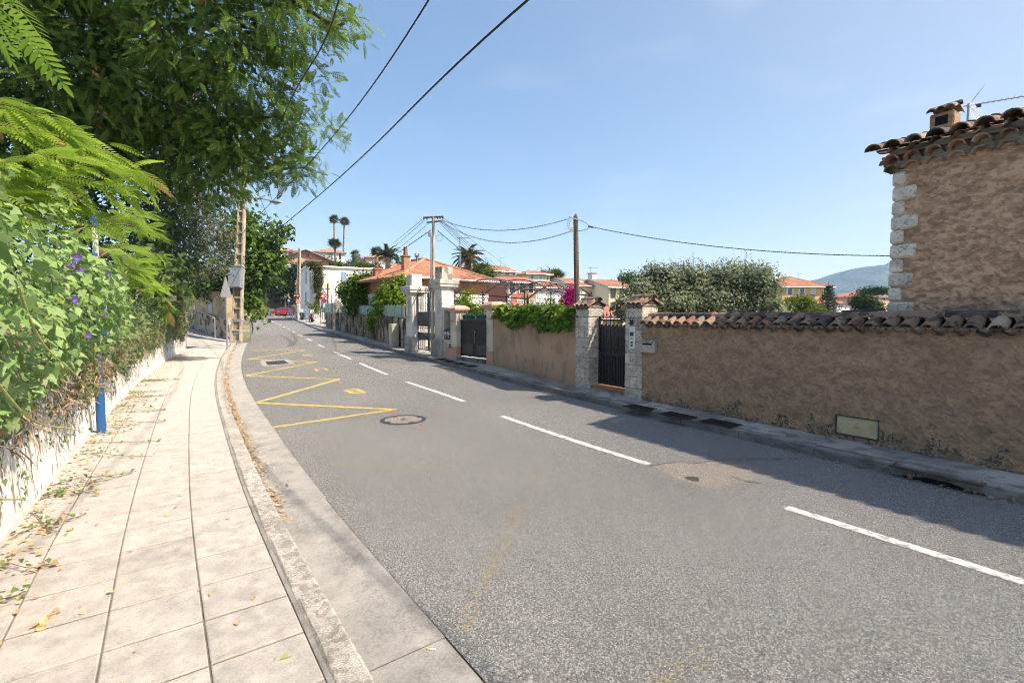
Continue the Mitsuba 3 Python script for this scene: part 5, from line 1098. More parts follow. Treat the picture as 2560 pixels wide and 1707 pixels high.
# ---- sign seen from behind, barrier ----------------------------------------------------
sp = thing('road_sign', 'triangular road sign seen from behind on a grey post, before the concrete pole', 'road sign'); b0 = V3(*(-11.817,20.051,0.223)); tz = 3.206
m = MB(); m.rod(b0, V3(b0[0], b0[1], tz), .035, 8); part(sp, 'post', m.mesh, 'galvanised', smooth=40)
sx = unit(V3(-.08, 1, 0)); m = MB(); s = .42; tri = sg.Polygon([(-s, 0), (s, 0), (0, s * 1.72)]).buffer(.04); m.plate(tri, V3(b0[0], b0[1], tz - .80) + V3(.035, -.05, 0), sx, (0, 0, 1), .02); part(sp, 'plate', m.mesh, 'grey_metal')
m = MB(); m.plate(tri.buffer(.004), V3(b0[0], b0[1], tz - .80) + V3(.035, -.05, 0) - np.cross(sx, V3(0, 0, 1)) * .004, sx, (0, 0, 1), .003); part(sp, 'face', m.mesh, 'sign_red')
br = thing('barrier', 'low galvanised tube barrier beside the concrete pole', 'barrier'); c = V3(*(-12.495,21.434,0.253)); e_ = V3(c[0] - .15, c[1] + 2.0, 0)
m = MB(); z = gz(c[1]); m.tube([c, c + V3(0, 0, 1.0), c + V3(-.02, .12, 1.1), V3(e_[0], e_[1] - .12, z + 1.12), V3(e_[0], e_[1], z + 1.0), V3(e_[0], e_[1], z)], .03, 7); part(br, 'frame', m.mesh, 'galvanised', smooth=40)
m = MB(); m.rod(c + V3(0, 0, .55), V3(e_[0], e_[1], z + .57), .022, 6); part(br, 'rail', m.mesh, 'galvanised')
# ---- blue bus stop post -------------------------------------------------------------------
bp = thing('bus_stop_post', 'blue bus stop post half hidden by the vine, with a narrow timetable case', 'bus stop'); b0 = V3(*(-5.586,6.513,0.018))
m = MB(); m.rod(b0, b0 + V3(0, 0, .60), .052, 12); m.lathe([(.052, .6), (.042, .63)], b0, 12); part(bp, 'sleeve', m.mesh, 'blue_paint', smooth=40)
m = MB(); m.rod(b0 + V3(0, 0, .55), b0 + V3(0, 0, 2.42), .042, 12); part(bp, 'pole', m.mesh, 'blue_paint', smooth=40)
kd = V3(*KL.dir(KL.near(-4.4, 7.3)), 0); kr = V3(kd[1], -kd[0], 0)
m = MB(); m.cbox(b0 + kr * .06 - kd * .06 + V3(0, 0, 1.62), (.34, .06, .56), kd - kr * .25, .008); cs = part(bp, 'timetable_case', m.mesh, 'blue_paint')
m = MB(); m.box(b0 + kr * .094 - kd * .05 + V3(0, 0, 1.62), (.27, .006, .44), kd - kr * .25); part(cs, 'timetable', m.mesh, 'sign_white')
m = MB(); m.box(b0 + kd * .16 + V3(0, 0, 2.87), (.44, .03, .12), kd); part(bp, 'flag', m.mesh, 'sign_blue'); m = MB(); m.box(b0 + kd * .20 + V3(0, 0, 2.58), (.44, .03, .34), kd - kr * .05); pn = part(bp, 'panel', m.mesh, 'sign_white')
m = MB(); m.cbox(b0 + V3(.0, -.02, -.0) , (.30, .26, .012), kd, .003); part(bp, 'footing', m.mesh, 'gutter_concrete', tone=1.1)

# ---- utility poles and wires -----------------------------------------------------------
up_ = thing('utility_pole', 'slim metal utility pole with a crossbar of wires in front of the white gate pillars', 'utility pole'); b0 = V3(*(-2.927,17.747,0.175)); tp = V3(*(-2.872,17.9,5.234))
m = MB(); m.tube([b0, b0 + (tp - b0) * .5, tp], [.062, .056, .05], 8); part(up_, 'shaft', m.mesh, 'pole_concrete', smooth=40, tone=1.1)
m = MB(); m.rod(b0 + V3(-.085, -.05, .1), tp + V3(-.085, -.03, -.7), .022, 6); part(up_, 'conduit', m.mesh, 'grey_metal')
m = MB(); m.box(tp + V3(0, 0, -.03), (.78, .06, .05), (1, -.25, 0)); part(up_, 'crossbar', m.mesh, 'trim_dark')
m = MB(); m.box(tp + V3(.02, -.02, -.20), (.62, .05, .045), (1, -.5, 0)); part(up_, 'crossbar', m.mesh, 'trim_dark')
for x in (-.36, -.24, .16, .26, .36): m = MB(); m.lathe([(0, 0), (.026, .01), (.03, .06), (.012, .09), (0, .09)], tp + V3(x, -.25 * x - .02, -.12), 8); part(up_, 'insulator', m.mesh, 'trim_dark')
m = MB(); m.cbox(tp + V3(-.13, -.07, -.66), (.11, .09, .17), (1, 0, 0), .01); part(up_, 'junction_box', m.mesh, 'grey_metal')
m = MB(); m.tube(arc3(tp + V3(.22, -.02, -.78), V3(1, 0, 0), V3(0, 0, 1), .12, 0, 6.2, 14), .006, 4); part(up_, 'cable_loop', m.mesh, 'cable_black')
tel = thing('wooden_pole', 'dark weathered wooden telephone pole rising behind the ivy wall', 'utility pole'); b1 = V3(*(1.79,13.2,1.164)); t1 = V3(*(1.714,13.2,4.259))
m = MB(); m.tube([b1, (b1 + t1) / 2, t1, t1 + V3(0, 0, .09)], [.078, .072, .064, .01], 9); part(tel, 'shaft', m.mesh, 'pole_wood', smooth=35)
m = MB(); m.box(t1 + V3(-.02, -.07, -.06), (.36, .03, .035), (1, .2, -.26), (0.2, 0, 1)); part(tel, 'crossbar', m.mesh, 'galvanised')
m = MB(); m.cbox(t1 + V3(-.10, -.04, -.34), (.06, .06, .11), (1, 0, 0), .008); part(tel, 'connection_box', m.mesh, 'cream_paint')
for k in range(2): m = MB(); p = t1 + V3(-.13 - .05 * k, -.06, -.08 + .02 * k); m.tube([p, p + V3(-.06, 0, -.16), p + V3(.0, 0, -.28), t1 + V3(-.06, -.06, -.38)], .005, 4); part(tel, 'lead', m.mesh, 'cable_black')
def wire(label, a, b, sag, r, n=26): m = MB(); m.tube(catenary(a, b, sag, n), r, 5); return solid('wire', label, 'wire', m.mesh, 'cable_black', group=None)
def wires(labs, pairs, sag, r, grp):
    for lab, (a, b) in zip(labs, pairs): m = MB(); m.tube(catenary(a, b, sag, 26), r, 5); solid('wire', lab, 'wire', m.mesh, 'cable_black', group=grp)
W0 = tp
wire('upper of the two sagging wires between the metal pole and the wooden pole', W0 + V3(.3, -.1, -.15), t1 + V3(-.20, -.06, -.06), .34, .010)
wire('lower of the two sagging wires between the metal pole and the wooden pole', W0 + V3(.3, -.12, -.22), t1 + V3(-.05, -.06, -.36), .52, .010)
wire('wire sloping down from the wooden pole to the plastered house', (2.077,12.9,3.948), (9.5, 9.2, 2.78), .30, .010)
q = V3(*(2.077,12.9,3.948)); wire('short tail of wire from the wooden pole crossbar to the splice', t1 + V3(.15, -.08, -.10), q, .0, .006); wire('short curved wire from the wooden pole box to the splice', t1 + V3(-.02, -.07, -.36), q, .05, .008); m = MB(); m.rod(q - V3(.07, 0, -.02), q + V3(.07, 0, -.02), .022, 6); solid('cable_splice', 'black cable splice hanging on the wire just right of the wooden pole', 'cable splice', m.mesh, 'cable_black')
wires(['uppermost of the three thin wires fanning left from the metal pole', 'middle one of the three thin wires fanning left from the metal pole', 'lowest of the three thin wires fanning left from the metal pole'], [(W0 + V3(-.36, .05, -.06), (-19.083,62,8.105)), (W0 + V3(-.34, .05, -.14), (-17.979,60,7.601)), (W0 + V3(-.2, .03, -.26), (-16.666,58,7.401))], .15, .009, 'thin wires fanning left from the metal pole')
wire('thickest wire running left from the metal pole, below the fan of thin wires', W0 + V3(-.1, 0, -.50), (-18.736,60,6.524), .1, .016)
wires([w + ' of the five parallel wires running down right from the metal pole' for w in ('highest', 'second highest', 'middle one', 'second lowest', 'lowest')], [(W0 + V3(.36, 0, -.05), (2.878,70,6.486)), (W0 + V3(.3, 0, -.13), (1.9,66,5.612)), (W0 + V3(.28, 0, -.17), (1.629,66,5.288)), (W0 + V3(.26, 0, -.21), (0.843,64,5.281)), (W0 + V3(.22, 0, -.25), (0,62,5.42))], .2, .009, 'parallel wires down to the houses')
wire('thick wire running down right from the metal pole past the date palm', W0 + V3(.15, 0, -.52), (0.453,55,4.313), .15, .014)
def overhead(label, pts, r):
    p = np.array(pts, float); t = np.r_[0, np.cumsum(np.linalg.norm(np.diff(p, axis=0), axis=1))]; q = CubicSpline(t, p)(np.linspace(0, t[-1], 60)); m = MB(); m.tube(q, r, 7)
    return solid('overhead_cable', label, 'cable', m.mesh, 'cable_black', smooth=40)
overhead('lowest and thickest black overhead cable crossing the sky from the concrete pole', [(-14.01,25,4.386), (-9.376,20.2,5.391), (-2.953,11.4,5.747), (0.192,6,5.378), (6.2,-1,5.7), (11,-7,6.2)], .015)
overhead('middle black overhead cable crossing the sky from the concrete pole', [(-13.889,25,5.686), (-10.118,20,5.919), (-3.826,11,5.776), (-1.013,6.1,5.44), (3.2,-1.5,5.8), (7,-8,6.4)], .011)
overhead('topmost black overhead cable passing through the acacia leaves', [(-13.69,25,9.004), (-6.565,14,7.026), (-3.974,9.5,6.179), (-2.142,6.2,5.503), (.4,-1,5.9), (3.4,-8,6.5)], .011)
wire('short dark wire slanting down behind the street lamp into the broadleaf tree', (-17.714,34,10.445), (-19.494,40,8.623), .05, .02)

# ---- lattice signal pole, lights, bollards at the top of the street -----------------------
sg_, _, _, _, _ = lattice_pole('slender concrete lattice pole carrying a lamp at the top of the street', (-26.606,60.175,1.104), (-26.112,60,9.945), .50, .26, .26, 16, (1, -.2, 0), 'pole_concrete')
for px in ((-26.303,59.6,1.109), (-26.095,59.6,1.158)): m = MB(); p = V3(*px); m.rod(V3(p[0], p[1], gz(p[1])), p + V3(0, 0, 2.3), .07, 7); part(sg_, 'pipe', m.mesh, 'trim_white')
street_lamp('bowl shaped street lamp reaching left from the lattice pole at the top of the street', [(-26.25,60,7.797), (-26.592,60,7.944), (-26.985,60,7.968), (-27.232,60,7.944)], (-27.184,60,7.895), (-27.781,60,7.65), .035, .42)
am = thing('amber_light', 'amber flashing light above a triangular crossroads sign on the lattice pole', 'traffic light'); c = V3(*(-26.224,59.5,4.061))
m = MB(); m.cbox(c, (.42, .2, .46), (1, 0, 0), .03); part(am, 'housing', m.mesh, 'trim_dark')
mat('amber_glow', {'type': 'twosided', 'bsdf': {'type': 'principled', 'base_color': rgb(.9, .32, .02), 'roughness': .3}})
m = MB(); m.lathe([(0, .05), (.10, .04), (.15, 0)], c - V3(0, .12, 0), 12, (0, -1, 0)); part(am, 'lens', m.mesh, 'amber_glow', smooth=True)
def tri_sign(name, label, c, s, ax, motif, post=None, back='sign_red'):
    t = thing(name, label, 'road sign'); c = V3(*c); ax = unit(V3(*ax)); o = np.cross(ax, V3(0, 0, 1))
    tri = sg.Polygon([(-s / 2, -s * .29), (s / 2, -s * .29), (0, s * .577)]).buffer(s * .05)
    m = MB(); m.plate(tri, c - o * .02, ax, (0, 0, 1), .02); part(t, 'border', m.mesh, 'sign_red')
    m = MB(); m.plate(sg.Polygon([(-s / 2, -s * .29), (s / 2, -s * .29), (0, s * .577)]).buffer(-s * .075), c + o * .004, ax, (0, 0, 1), .006); part(t, 'face', m.mesh, 'sign_white')
    m = MB(); motif(m, c + o * .012, ax, s); part(t, 'symbol', m.mesh, 'sign_black')
    if post: m = MB(); m.rod(V3(c[0], c[1], gz(c[1])) - o * .06, c + V3(0, 0, s * .5) - o * .06, .035, 7); part(t, 'post', m.mesh, 'galvanised')
    return t
def cross(m, c, ax, s):
    for a in (1, -1): m.box(c, (s * .42, .01, s * .09), ax + V3(0, 0, a * .8), (-ax[0] * a * .8, -ax[1] * a * .8, 1))
def bend(m, c, ax, s):
    p = [c + ax * s * x + V3(0, 0, s * z) for x, z in ((.14, -.24), (.13, -.02), (.02, .10), (-.16, .11))]
    for a, b in zip(p[:-1], p[1:]): m.tube([a, b], s * .05, 5)
tri_sign('crossroads_sign', 'small red triangular crossroads sign on the lattice pole below the amber light', (-26.156,59.3,3.405), .60, (1, .2, 0), cross)
bs = tri_sign('bend_sign', 'red triangular bend warning sign on a post beside the far end of the stone wall', (-16.836,43.5,3.46), .64, (.93, .37, 0), bend, post=True)
np_ = thing('no_parking_sign', 'round blue and red no parking sign below the bend sign', 'road sign'); c = V3(*(-16.807,43.4,2.971)); ax = unit(V3(.93, .37, 0)); o = np.cross(ax, V3(0, 0, 1))
for r, k, b, nm in ((.235, 0, 'sign_white', 'edge'), (.225, .006, 'sign_red', 'ring'), (.165, .012, 'sign_blue', 'field')): m = MB(); m.lathe([(0, .01), (r, .01), (r, -.01), (0, -.01)], c + o * k, 20, o); part(np_, nm, m.mesh, b)
m = MB(); m.box(c + o * .026, (.40, .008, .055), ax - V3(0, 0, 1), (ax[0], ax[1], 1)); part(np_, 'bar', m.mesh, 'sign_red')
pl = thing('plate_sign', 'small white supplementary plate under the no parking sign', 'road sign'); c = V3(*(-16.798,43.4,2.529)); m = MB(); m.box(c, (.16, .015, .36), ax); part(pl, 'plate', m.mesh, 'sign_white')
m = MB()
for k, (z, w) in enumerate(((.11, .08), (.05, .07), (-.02, .08), (-.10, .09))): m.box(c + o * .012 + V3(0, 0, z), (w, .004, .03), ax)
part(pl, 'lettering', m.mesh, 'number_dark', kind='stuff')
square_post('concrete_post', 'slim grey concrete post just left of the bend sign', (-17.969,45.5,1.225)[:2], .14, 2.4, 'old_concrete', (.9, .4), 1.1, 'post')
def bollard(label, p, h, r, b, grp=None):
    m = MB(); m.lathe([(0, 0), (r, 0), (r, h * .93), (r * .7, h * .99), (0, h)], V3(p[0], p[1], gz(p[1])), 10); t = thing('bollard', label, 'bollard', grp); part(t, 'post', m.mesh, b, smooth=30)
    m = MB(); m.lathe([(r * 1.06, h * .80), (r * 1.06, h * .86)], V3(p[0], p[1], gz(p[1])), 10); part(t, 'band', m.mesh, 'sign_white')
for p, lab in (((-39.348,79,1.6), 'blue bollard in front of the grey parked car'), ((-38.036,79,1.665), 'blue bollard in front of the red car')): bollard(lab, p, 1.0, .07, 'blue_paint')
for p, lab in (((-30.131,66,1.219), 'pale bollard, leftmost of the three beside the lattice pole'), ((-29.892,66,1.219), 'pale bollard, middle of the three beside the lattice pole'), ((-29.631,66,1.165), 'pale bollard, rightmost of the three beside the lattice pole')): bollard(lab, p, .88, .06, 'cream_paint')
for p, lab in (((-23.305,55,1.147), 'short grey bollard between the two scooters'), ((-22.164,53,0.988), 'slim grey bollard in front of the right scooter')): bollard(lab, p, .65, .06, 'grey_metal')
bpst = thing('blue_post', 'tall slim blue post behind the red car', 'post'); p = V3(*(-37.279,81,1.734)); m = MB(); m.rod(V3(p[0], p[1], gz(p[1])), p + V3(0, 0, 2.4), .06, 7); part(bpst, 'post', m.mesh, 'blue_paint'); m = MB(); m.box(p + V3(0, 0, 2.42), (.25, .06, .3), (1, .2, 0)); part(bpst, 'head', m.mesh, 'sign_white')
fp = thing('far_pole', 'pale wooden pole with a white box behind the parked cars', 'utility pole'); p = V3(*(-44.729,88,1.963)); m = MB(); m.tube([V3(p[0], p[1], 1), (-44.437,88,8.822)], [.24, .17], 8); part(fp, 'shaft', m.mesh, 'pale_bark', smooth=40); m = MB(); m.cbox(V3(*(-44.169,87.6,4.483)), (.35, .3, .5), (1, 0, 0), .03); part(fp, 'box', m.mesh, 'sign_white'); m = MB(); m.box(V3(*(-44.462,88,7.886)), (.6, .12, .12), (1, 0, 0)); part(fp, 'crossbar', m.mesh, 'trim_dark')
bd_ = thing('notice_board', 'white board with a red no parking emblem leaning beside the right scooter', 'sign board'); c = V3(*(-20.681,51,1.516)); m = MB(); m.cbox(c, (.36, .05, .56), (1, .3, 0), .01); part(bd_, 'board', m.mesh, 'sign_white')
oo = unit(np.cross(unit(V3(1, .3, 0)), V3(0, 0, 1)))
m = MB(); m.lathe([(.06, 0), (.11, 0), (.11, .012), (.06, .012)], c + oo * .027 - V3(0, 0, .07), 14, oo); part(bd_, 'emblem', m.mesh, 'sign_red')
m = MB(); m.box(c + oo * .03 + V3(0, 0, .17), (.22, .004, .045), (1, .3, 0)); part(bd_, 'lettering', m.mesh, 'sign_black')

# ---- parked vehicles ------------------------------------------------------------------
def car(label, p, heading, L, H, prof, paint, win):
    t = thing('parked_car', label, 'car', None); f = unit(V3(*heading, 0)); s = V3(-f[1], f[0], 0); base = V3(p[0], p[1], p[2]); Wd = 1.62
    def ring(pts, w, y): return [base + f * x * L + V3(0, 0, z * H) + s * y for x, z in pts]
    n = len(prof); m = MB()
    rows = [(-Wd / 2, 1.0), (-Wd / 2 + .05, 1.0), (0, 1.02), (Wd / 2 - .05, 1.0), (Wd / 2, 1.0)]
    V = []
    for y, k in rows:
        V += [base + f * x * L + V3(0, 0, z * H * (k if z > .6 else 1)) + s * y * (1 - .16 * max(0, z - .55) / .45) * (.96 if abs(y) == Wd / 2 and 0 else 1) for x, z in prof]
    F = [[i * n + j, i * n + (j + 1) % n, (i + 1) * n + (j + 1) % n, (i + 1) * n + j] for i in range(4) for j in range(n)]
    m.add(V, F); poly = sg.Polygon(prof); vv, tri = trimesh.creation.triangulate_polygon(poly, engine='earcut'); idx = np.array([int(np.argmin(np.linalg.norm(np.array(prof) - q, axis=1))) for q in vv]); tri = idx[np.array(tri)]
    m.add(V, np.vstack([tri, tri[:, ::-1] + 4 * n])); body = part(t, 'body', m.mesh, paint)
    for sd in (-1, 1):
        for wpoly in win:
            q = [base + f * x * L + V3(0, 0, z * H) + s * sd * (Wd / 2 * (1 - .16 * max(0, z - .55) / .45) + .008) for x, z in wpoly]
            m = MB(); m.add(q, [[0, k, k + 1] for k in range(1, len(q) - 1)]); part(t, 'window', m.mesh, 'car_glass')
        for x in (-.31, .31):
            c = base + f * x * L + s * sd * (Wd / 2 - .08) + V3(0, 0, .30); m = MB(); m.lathe([(.18, -.1), (.30, -.1), (.31, .09), (.2, .1)], c, 16, s * sd); w = part(t, 'wheel', m.mesh, 'tyre', smooth=30); m = MB(); m.lathe([(0, .085), (.16, .09), (.2, .06)], c, 12, s * sd); part(w, 'rim', m.mesh, 'chrome')
        m = MB(); m.ball(base + f * .24 * L + s * sd * (Wd / 2 + .09) + V3(0, 0, .64 * H), (.09, .11, .07)); part(t, 'mirror', m.mesh, paint, smooth=True)
        m = MB(); m.ball(base + f * .455 * L + s * sd * (Wd / 2 - .16) + V3(0, 0, .46 * H), (.14, .14, .12)); part(t, 'headlight', m.mesh, 'window_light', smooth=True)
    for (x0, z0), (x1, z1) in ((prof[4], prof[5]), (prof[7], prof[8])):
        a, b = V3(0, 0, 0), 0; k = .016; o = unit(np.cross(s, (f * (x1 - x0) * L + V3(0, 0, (z1 - z0) * H)))) * -1 * k
        q = [base + f * (x0 + (x1 - x0) * tt) * L + V3(0, 0, (z0 + (z1 - z0) * tt) * H) + s * y * (1 - .16 * max(0, z0 + (z1 - z0) * tt - .55) / .45) + (V3(0, 0, .02)) for tt, y in ((.12, -.66), (.12, .66), (.9, .66), (.9, -.66))]
        m = MB(); m.add(q, [[0, 1, 2, 3]]); part(t, 'windscreen', m.mesh, 'car_glass')
    return t
HATCHP = [(-.48, .17), (.47, .17), (.50, .30), (.485, .50), (.30, .60), (.13, .93), (.02, 1.0), (-.33, .98), (-.47, .60), (-.50, .42)]
HW = [[(.25, .62), (.12, .90), (.0, .93), (.0, .62)], [(-.03, .62), (-.03, .93), (-.30, .91), (-.36, .66)]]
zc_ = gz(84) - .02
car('small red hatchback parked side on at the top of the street', ((-39.928,84,1.738)[0], 84, zc_), (-.93, -.36), 3.55, 1.50, HATCHP, 'car_red', HW)
car('dark grey car parked at the left behind the red hatchback', ((-44.371,88,1.745)[0], 88, gz(88)), (-.95, -.32), 3.9, 1.36, HATCHP, 'car_grey', HW)
car('dark car half hidden behind the lattice pole, right of the red hatchback', ((-38.679,86,1.742)[0], 86, gz(86)), (.9, .4), 3.9, 1.42, HATCHP, 'car_dark', HW)
def scooter(label, p, heading, paint):
    t = thing('scooter', label, 'motor scooter'); f = unit(V3(*heading, 0)); s = V3(-f[1], f[0], 0); b = V3(p[0], p[1], gz(p[1]))
    for x in (-.55, .6): m = MB(); m.lathe([(.14, -.05), (.25, -.05), (.26, .05), (.14, .05)], b + f * x + V3(0, 0, .26), 14, s); w = part(t, 'wheel', m.mesh, 'tyre'); m = MB(); m.lathe([(0, .03), (.14, .03), (.14, -.03), (0, -.03)], b + f * x + V3(0, 0, .26), 10, s); part(w, 'rim', m.mesh, 'chrome')
    m = MB(); m.tm(trimesh.convex.convex_hull(np.array([b + f * x + s * y + V3(0, 0, z) for x, z, w in ((-.85, .62, .16), (-.8, .45, .18), (-.2, .35, .2), (-.1, .7, .16), (-.8, .75, .12)) for y in (-w, w)]))); m.box(b + f * .1 + V3(0, 0, .30), (.6, .34, .07), f); m.box(b + f * .40 + V3(0, 0, .62), (.08, .36, .66), f + V3(0, 0, -.25), (.25 * f[0], .25 * f[1], 1)); part(t, 'body', m.mesh, paint)
    m = MB(); m.cbox(b - f * .45 + V3(0, 0, .80), (.72, .28, .12), f, .04); part(t, 'seat', m.mesh, 'tyre')
    m = MB(); m.rod(b + f * .38 - s * .33 + V3(0, 0, 1.02), b + f * .38 + s * .33 + V3(0, 0, 1.02), .02, 6); m.rod(b + f * .6 + V3(0, 0, .26), b + f * .38 + V3(0, 0, 1.02), .03, 6); part(t, 'handlebar', m.mesh, 'chrome')
    m = MB(); m.ball(b + f * .48 + V3(0, 0, .92), (.11, .11, .10)); part(t, 'headlight', m.mesh, 'chrome', smooth=True)
    m = MB(); m.slab([b + f * .46 - s * .2 + V3(0, 0, 1.0), b + f * .46 + s * .2 + V3(0, 0, 1.0), b + f * .34 + s * .17 + V3(0, 0, 1.38), b + f * .34 - s * .17 + V3(0, 0, 1.38)], .01); part(t, 'windshield', m.mesh, 'window_light')
    for sd in (-1, 1): m = MB(); m.rod(b + f * .38 + s * sd * .3 + V3(0, 0, 1.02), b + f * .36 + s * sd * .42 + V3(0, 0, 1.22), .01, 5); m.ball(b + f * .36 + s * sd * .43 + V3(0, 0, 1.24), (.06, .06, .05)); part(t, 'mirror', m.mesh, 'chrome')
scooter('dark scooter facing the street, left of the short grey bollard', (-25.953,60,1.353), (.25, -.97), 'car_dark')
scooter('silver and red scooter beside the white notice board', (-21.674,52.5,1.167), (.45, -.9), 'car_red')
# ---- a passer-by behind the cars -----------------------------------------------------------
def person(label, p, face, cloth, bag, hairc):
    t = thing('person', label, 'person'); f = unit(V3(*face, 0)); s = V3(-f[1], f[0], 0); b = V3(*p)
    J = {'hip': (0, 0, .92), 'chest': (0, .02, 1.30), 'neck': (0, .02, 1.46)}
    def w(x, y, z): return b + s * x + f * y + V3(0, 0, z)
    import manifold3d as m3
    def sph(c, r): return m3.Manifold.sphere(r, 16).translate(list(c))
    def bone(c0, r0, c1, r1): return m3.Manifold.batch_hull([sph(c0, r0), sph(c1, r1)])
    B = [bone(w(-.10, 0, .95), .13, w(-.13, .02, 1.33), .10), bone(w(.10, 0, .95), .13, w(.13, .02, 1.33), .10), bone(w(0, 0, .95), .13, w(0, .02, 1.34), .12), bone(w(0, .02, 1.38), .06, w(0, .03, 1.50), .055), bone(w(0, .02, 1.58), .095, w(0, .05, 1.64), .10)]
    for sd in (-1, 1):
        B += [bone(w(sd * .09, 0, .92), .10, w(sd * .10, .06, .50), .065), bone(w(sd * .10, .06, .50), .065, w(sd * .10, .0, .08), .042), bone(w(sd * .10, .0, .05), .04, w(sd * .10, .17, .035), .03)]
        B += [bone(w(sd * .17, .02, 1.36), .06, w(sd * .23, -.02, 1.08), .045), bone(w(sd * .23, -.02, 1.08), .045, w(sd * .21, .14, .86), .032), bone(w(sd * .21, .14, .86), .035, w(sd * .20, .19, .78), .03)]
        for k in range(4): B.append(bone(w(sd * (.185 + .012 * k), .20, .78), .011, w(sd * (.18 + .012 * k), .23, .71), .009))
        B.append(bone(w(sd * .175, .19, .80), .012, w(sd * .15, .22, .76), .010))
    body = B[0]
    for q in B[1:]: body = body + q
    mm = body.to_mesh(); part(t, 'body', (np.array(mm.vert_properties)[:, :3], np.array(mm.tri_verts)), 'skin', smooth=True)
    m = MB(); m.lathe([(.17, -.02), (.19, .0), (.22, .25), (.19, .42), (.20, .62), (.12, .68)], w(0, .0, .76), 14); part(t, 'dress', m.mesh, cloth, smooth=True)
    m = MB(); m.ball(w(0, .025, 1.66), (.115, .12, .12), 2); m.ball(w(0, -.05, 1.55), (.10, .08, .12), 2); part(t, 'headscarf', m.mesh, hairc, smooth=True)
    m = MB(); m.cbox(w(.0, -.22, 1.18), (.34, .20, .46), s, .05); part(t, 'backpack', m.mesh, bag)
person('person in pink with a pink headscarf and an orange backpack walking behind the parked cars', ((-45.341,92,1.752)[0], 92, gz(92)), (-.5, .87), 'pink_cloth', 'orange_cloth', 'pink_cloth')

# ---- gardens behind the walls ---------------------------------------------------------------
GR = np.random.default_rng(91)
def shrub(name, label, cat, blobs, n, leaf, size, ca, cb, m_='leaf_gloss', stem=None, per=9, cl=.3, hang=.3, smooth=False, **kw):
    t = thing(name, label, cat)
    c0 = np.array(blobs[0][0]); zb = stem if stem is not None else c0[2] - 1.5
    limb(t, [(c0[0], c0[1], zb), tuple(c0 * [1, 1, 0] + [0.03, 0, (zb + c0[2]) / 2]), tuple(c0)], .09, .04, 'trunk')
    crown(t, blobs, n, leaf, size, ca, cb, GR, m_, per, cl, hang, smooth=smooth, **kw); return t
shrub('orange_tree', 'round glossy dark green orange tree behind the windbreak screen, nearer the white house', 'tree', [((-9.571,31,3.053), (1.3, 1.2, 1.2)), ((-10.582,31.5,3.024), (.65, .7, .85)), ((-8.784,30.5,3.354), (.75, .8, .8)), ((-9.557,30.5,2.102), (.9, .9, .6)), ((-9.557,31,3.891), (.7, .7, .4))], 8500, LEAF4, .18, (.055, .115, .02), (.12, .20, .03), stem=.4)
shrub('orange_tree', 'lighter green orange tree with a yellowish flush beside the left white pillar', 'tree', [((-5.969,25,2.731), (.78, .8, .8)), ((-6.489,25,2.32), (.6, .7, .7)), ((-5.556,24.5,2.003), (.55, .6, .7)), ((-6.343,25.2,1.6), (.75, .7, .65)), ((-5.757,25,3.284), (.45, .5, .3)), ((-7.192,26,1.386), (.65, .6, .6))], 8000, LEAF4, .16, (.11, .19, .02), (.20, .29, .035), stem=.2)
shrub('lemon_tree', 'small bright green citrus tree behind the black double gate', 'tree', [((-1.977,20.5,2.022), (.40, .5, .45)), ((-2.198,20.5,1.904), (.3, .4, .35)), ((-1.591,20.3,1.801), (.3, .4, .3)), ((-1.942,20.5,2.359), (.12, .15, .2)), ((-1.403,20,1.682), (.25, .3, .25))], 1900, LEAF4, .12, (.09, .17, .015), (.16, .25, .03), stem=0)
# ivy over the wall
iv = thing('wall_ivy', 'dense glossy green ivy draped over the smooth plaster wall', 'climbing plant')
n = 2000; u = GR.random(n) * (L2 - .25) + .2; t = GR.random(n); dr_ = (.06 + .26 * meshkit.noise(np.stack([u * 2.1, u * 0, u * 0], -1), 4) + .18 * meshkit.noise(np.stack([u * 6, u * 0, u * 0], -1), 5)) * (.7 + .4 * np.clip(u / L2, 0, 1)); ht = .16 + .14 * meshkit.noise(np.stack([u * 2.7, u * 0, u * 0], -1), 7)
ok_ = meshkit.noise(np.stack([u * 4, t * 4, u * 0], -1), 12) > .33; z = -dr_ + (dr_ + ht) * t ** .8; v_ = np.where(z < .05, .06 + .13 * GR.random(n), -.30 + .45 * GR.random(n)); zt = 1.69 - .10 * u / L2
pos = np.array([F2(a, b) for a, b in zip(u, v_)]); pos[:, 2] = zt + z
pos = pos[ok_]; z = z[ok_]; n = len(z); nr = np.column_stack([np.tile(F2.n, (n, 1)) * .9, .5 + 1.2 * (z > .03)]); v, f, c = scatter(*IVY, pos, leaf_rot(nr, GR, .45), .10 + .07 * GR.random(n), tint(n, (.075, .15, .03), (.20, .31, .05), GR, .2)); part(iv, 'leaves', (v, f), 'leaf_gloss', color=c, kind='stuff', smooth=True)
for k in range(14):
    a = .3 + GR.random() * (L2 - .5); hgt = .12 + .22 * GR.random(); p = F2(a, -.1); p[2] = 1.75; m_pts = [p, p + V3(.03, 0, hgt * .6), p + V3(.06 * GR.normal(), 0, hgt)]; m = MB(); m.tube(m_pts, .005, 4); part(iv, 'sprig_stem', m.mesh, 'bark')
    q = np.array([p + (m_pts[2] - p) * s for s in np.linspace(.3, 1, 7)]) + GR.normal(size=(7, 3)) * .03; v, f, c = scatter(*IVY, q, leaf_rot(np.tile([[-.4, -.6, .7]], (7, 1)), GR), .06, tint(7, (.13, .22, .02), (.2, .28, .04), GR)); part(iv, 'sprig_leaves', (v, f), 'leaf_thin', color=c, kind='stuff', smooth=True)
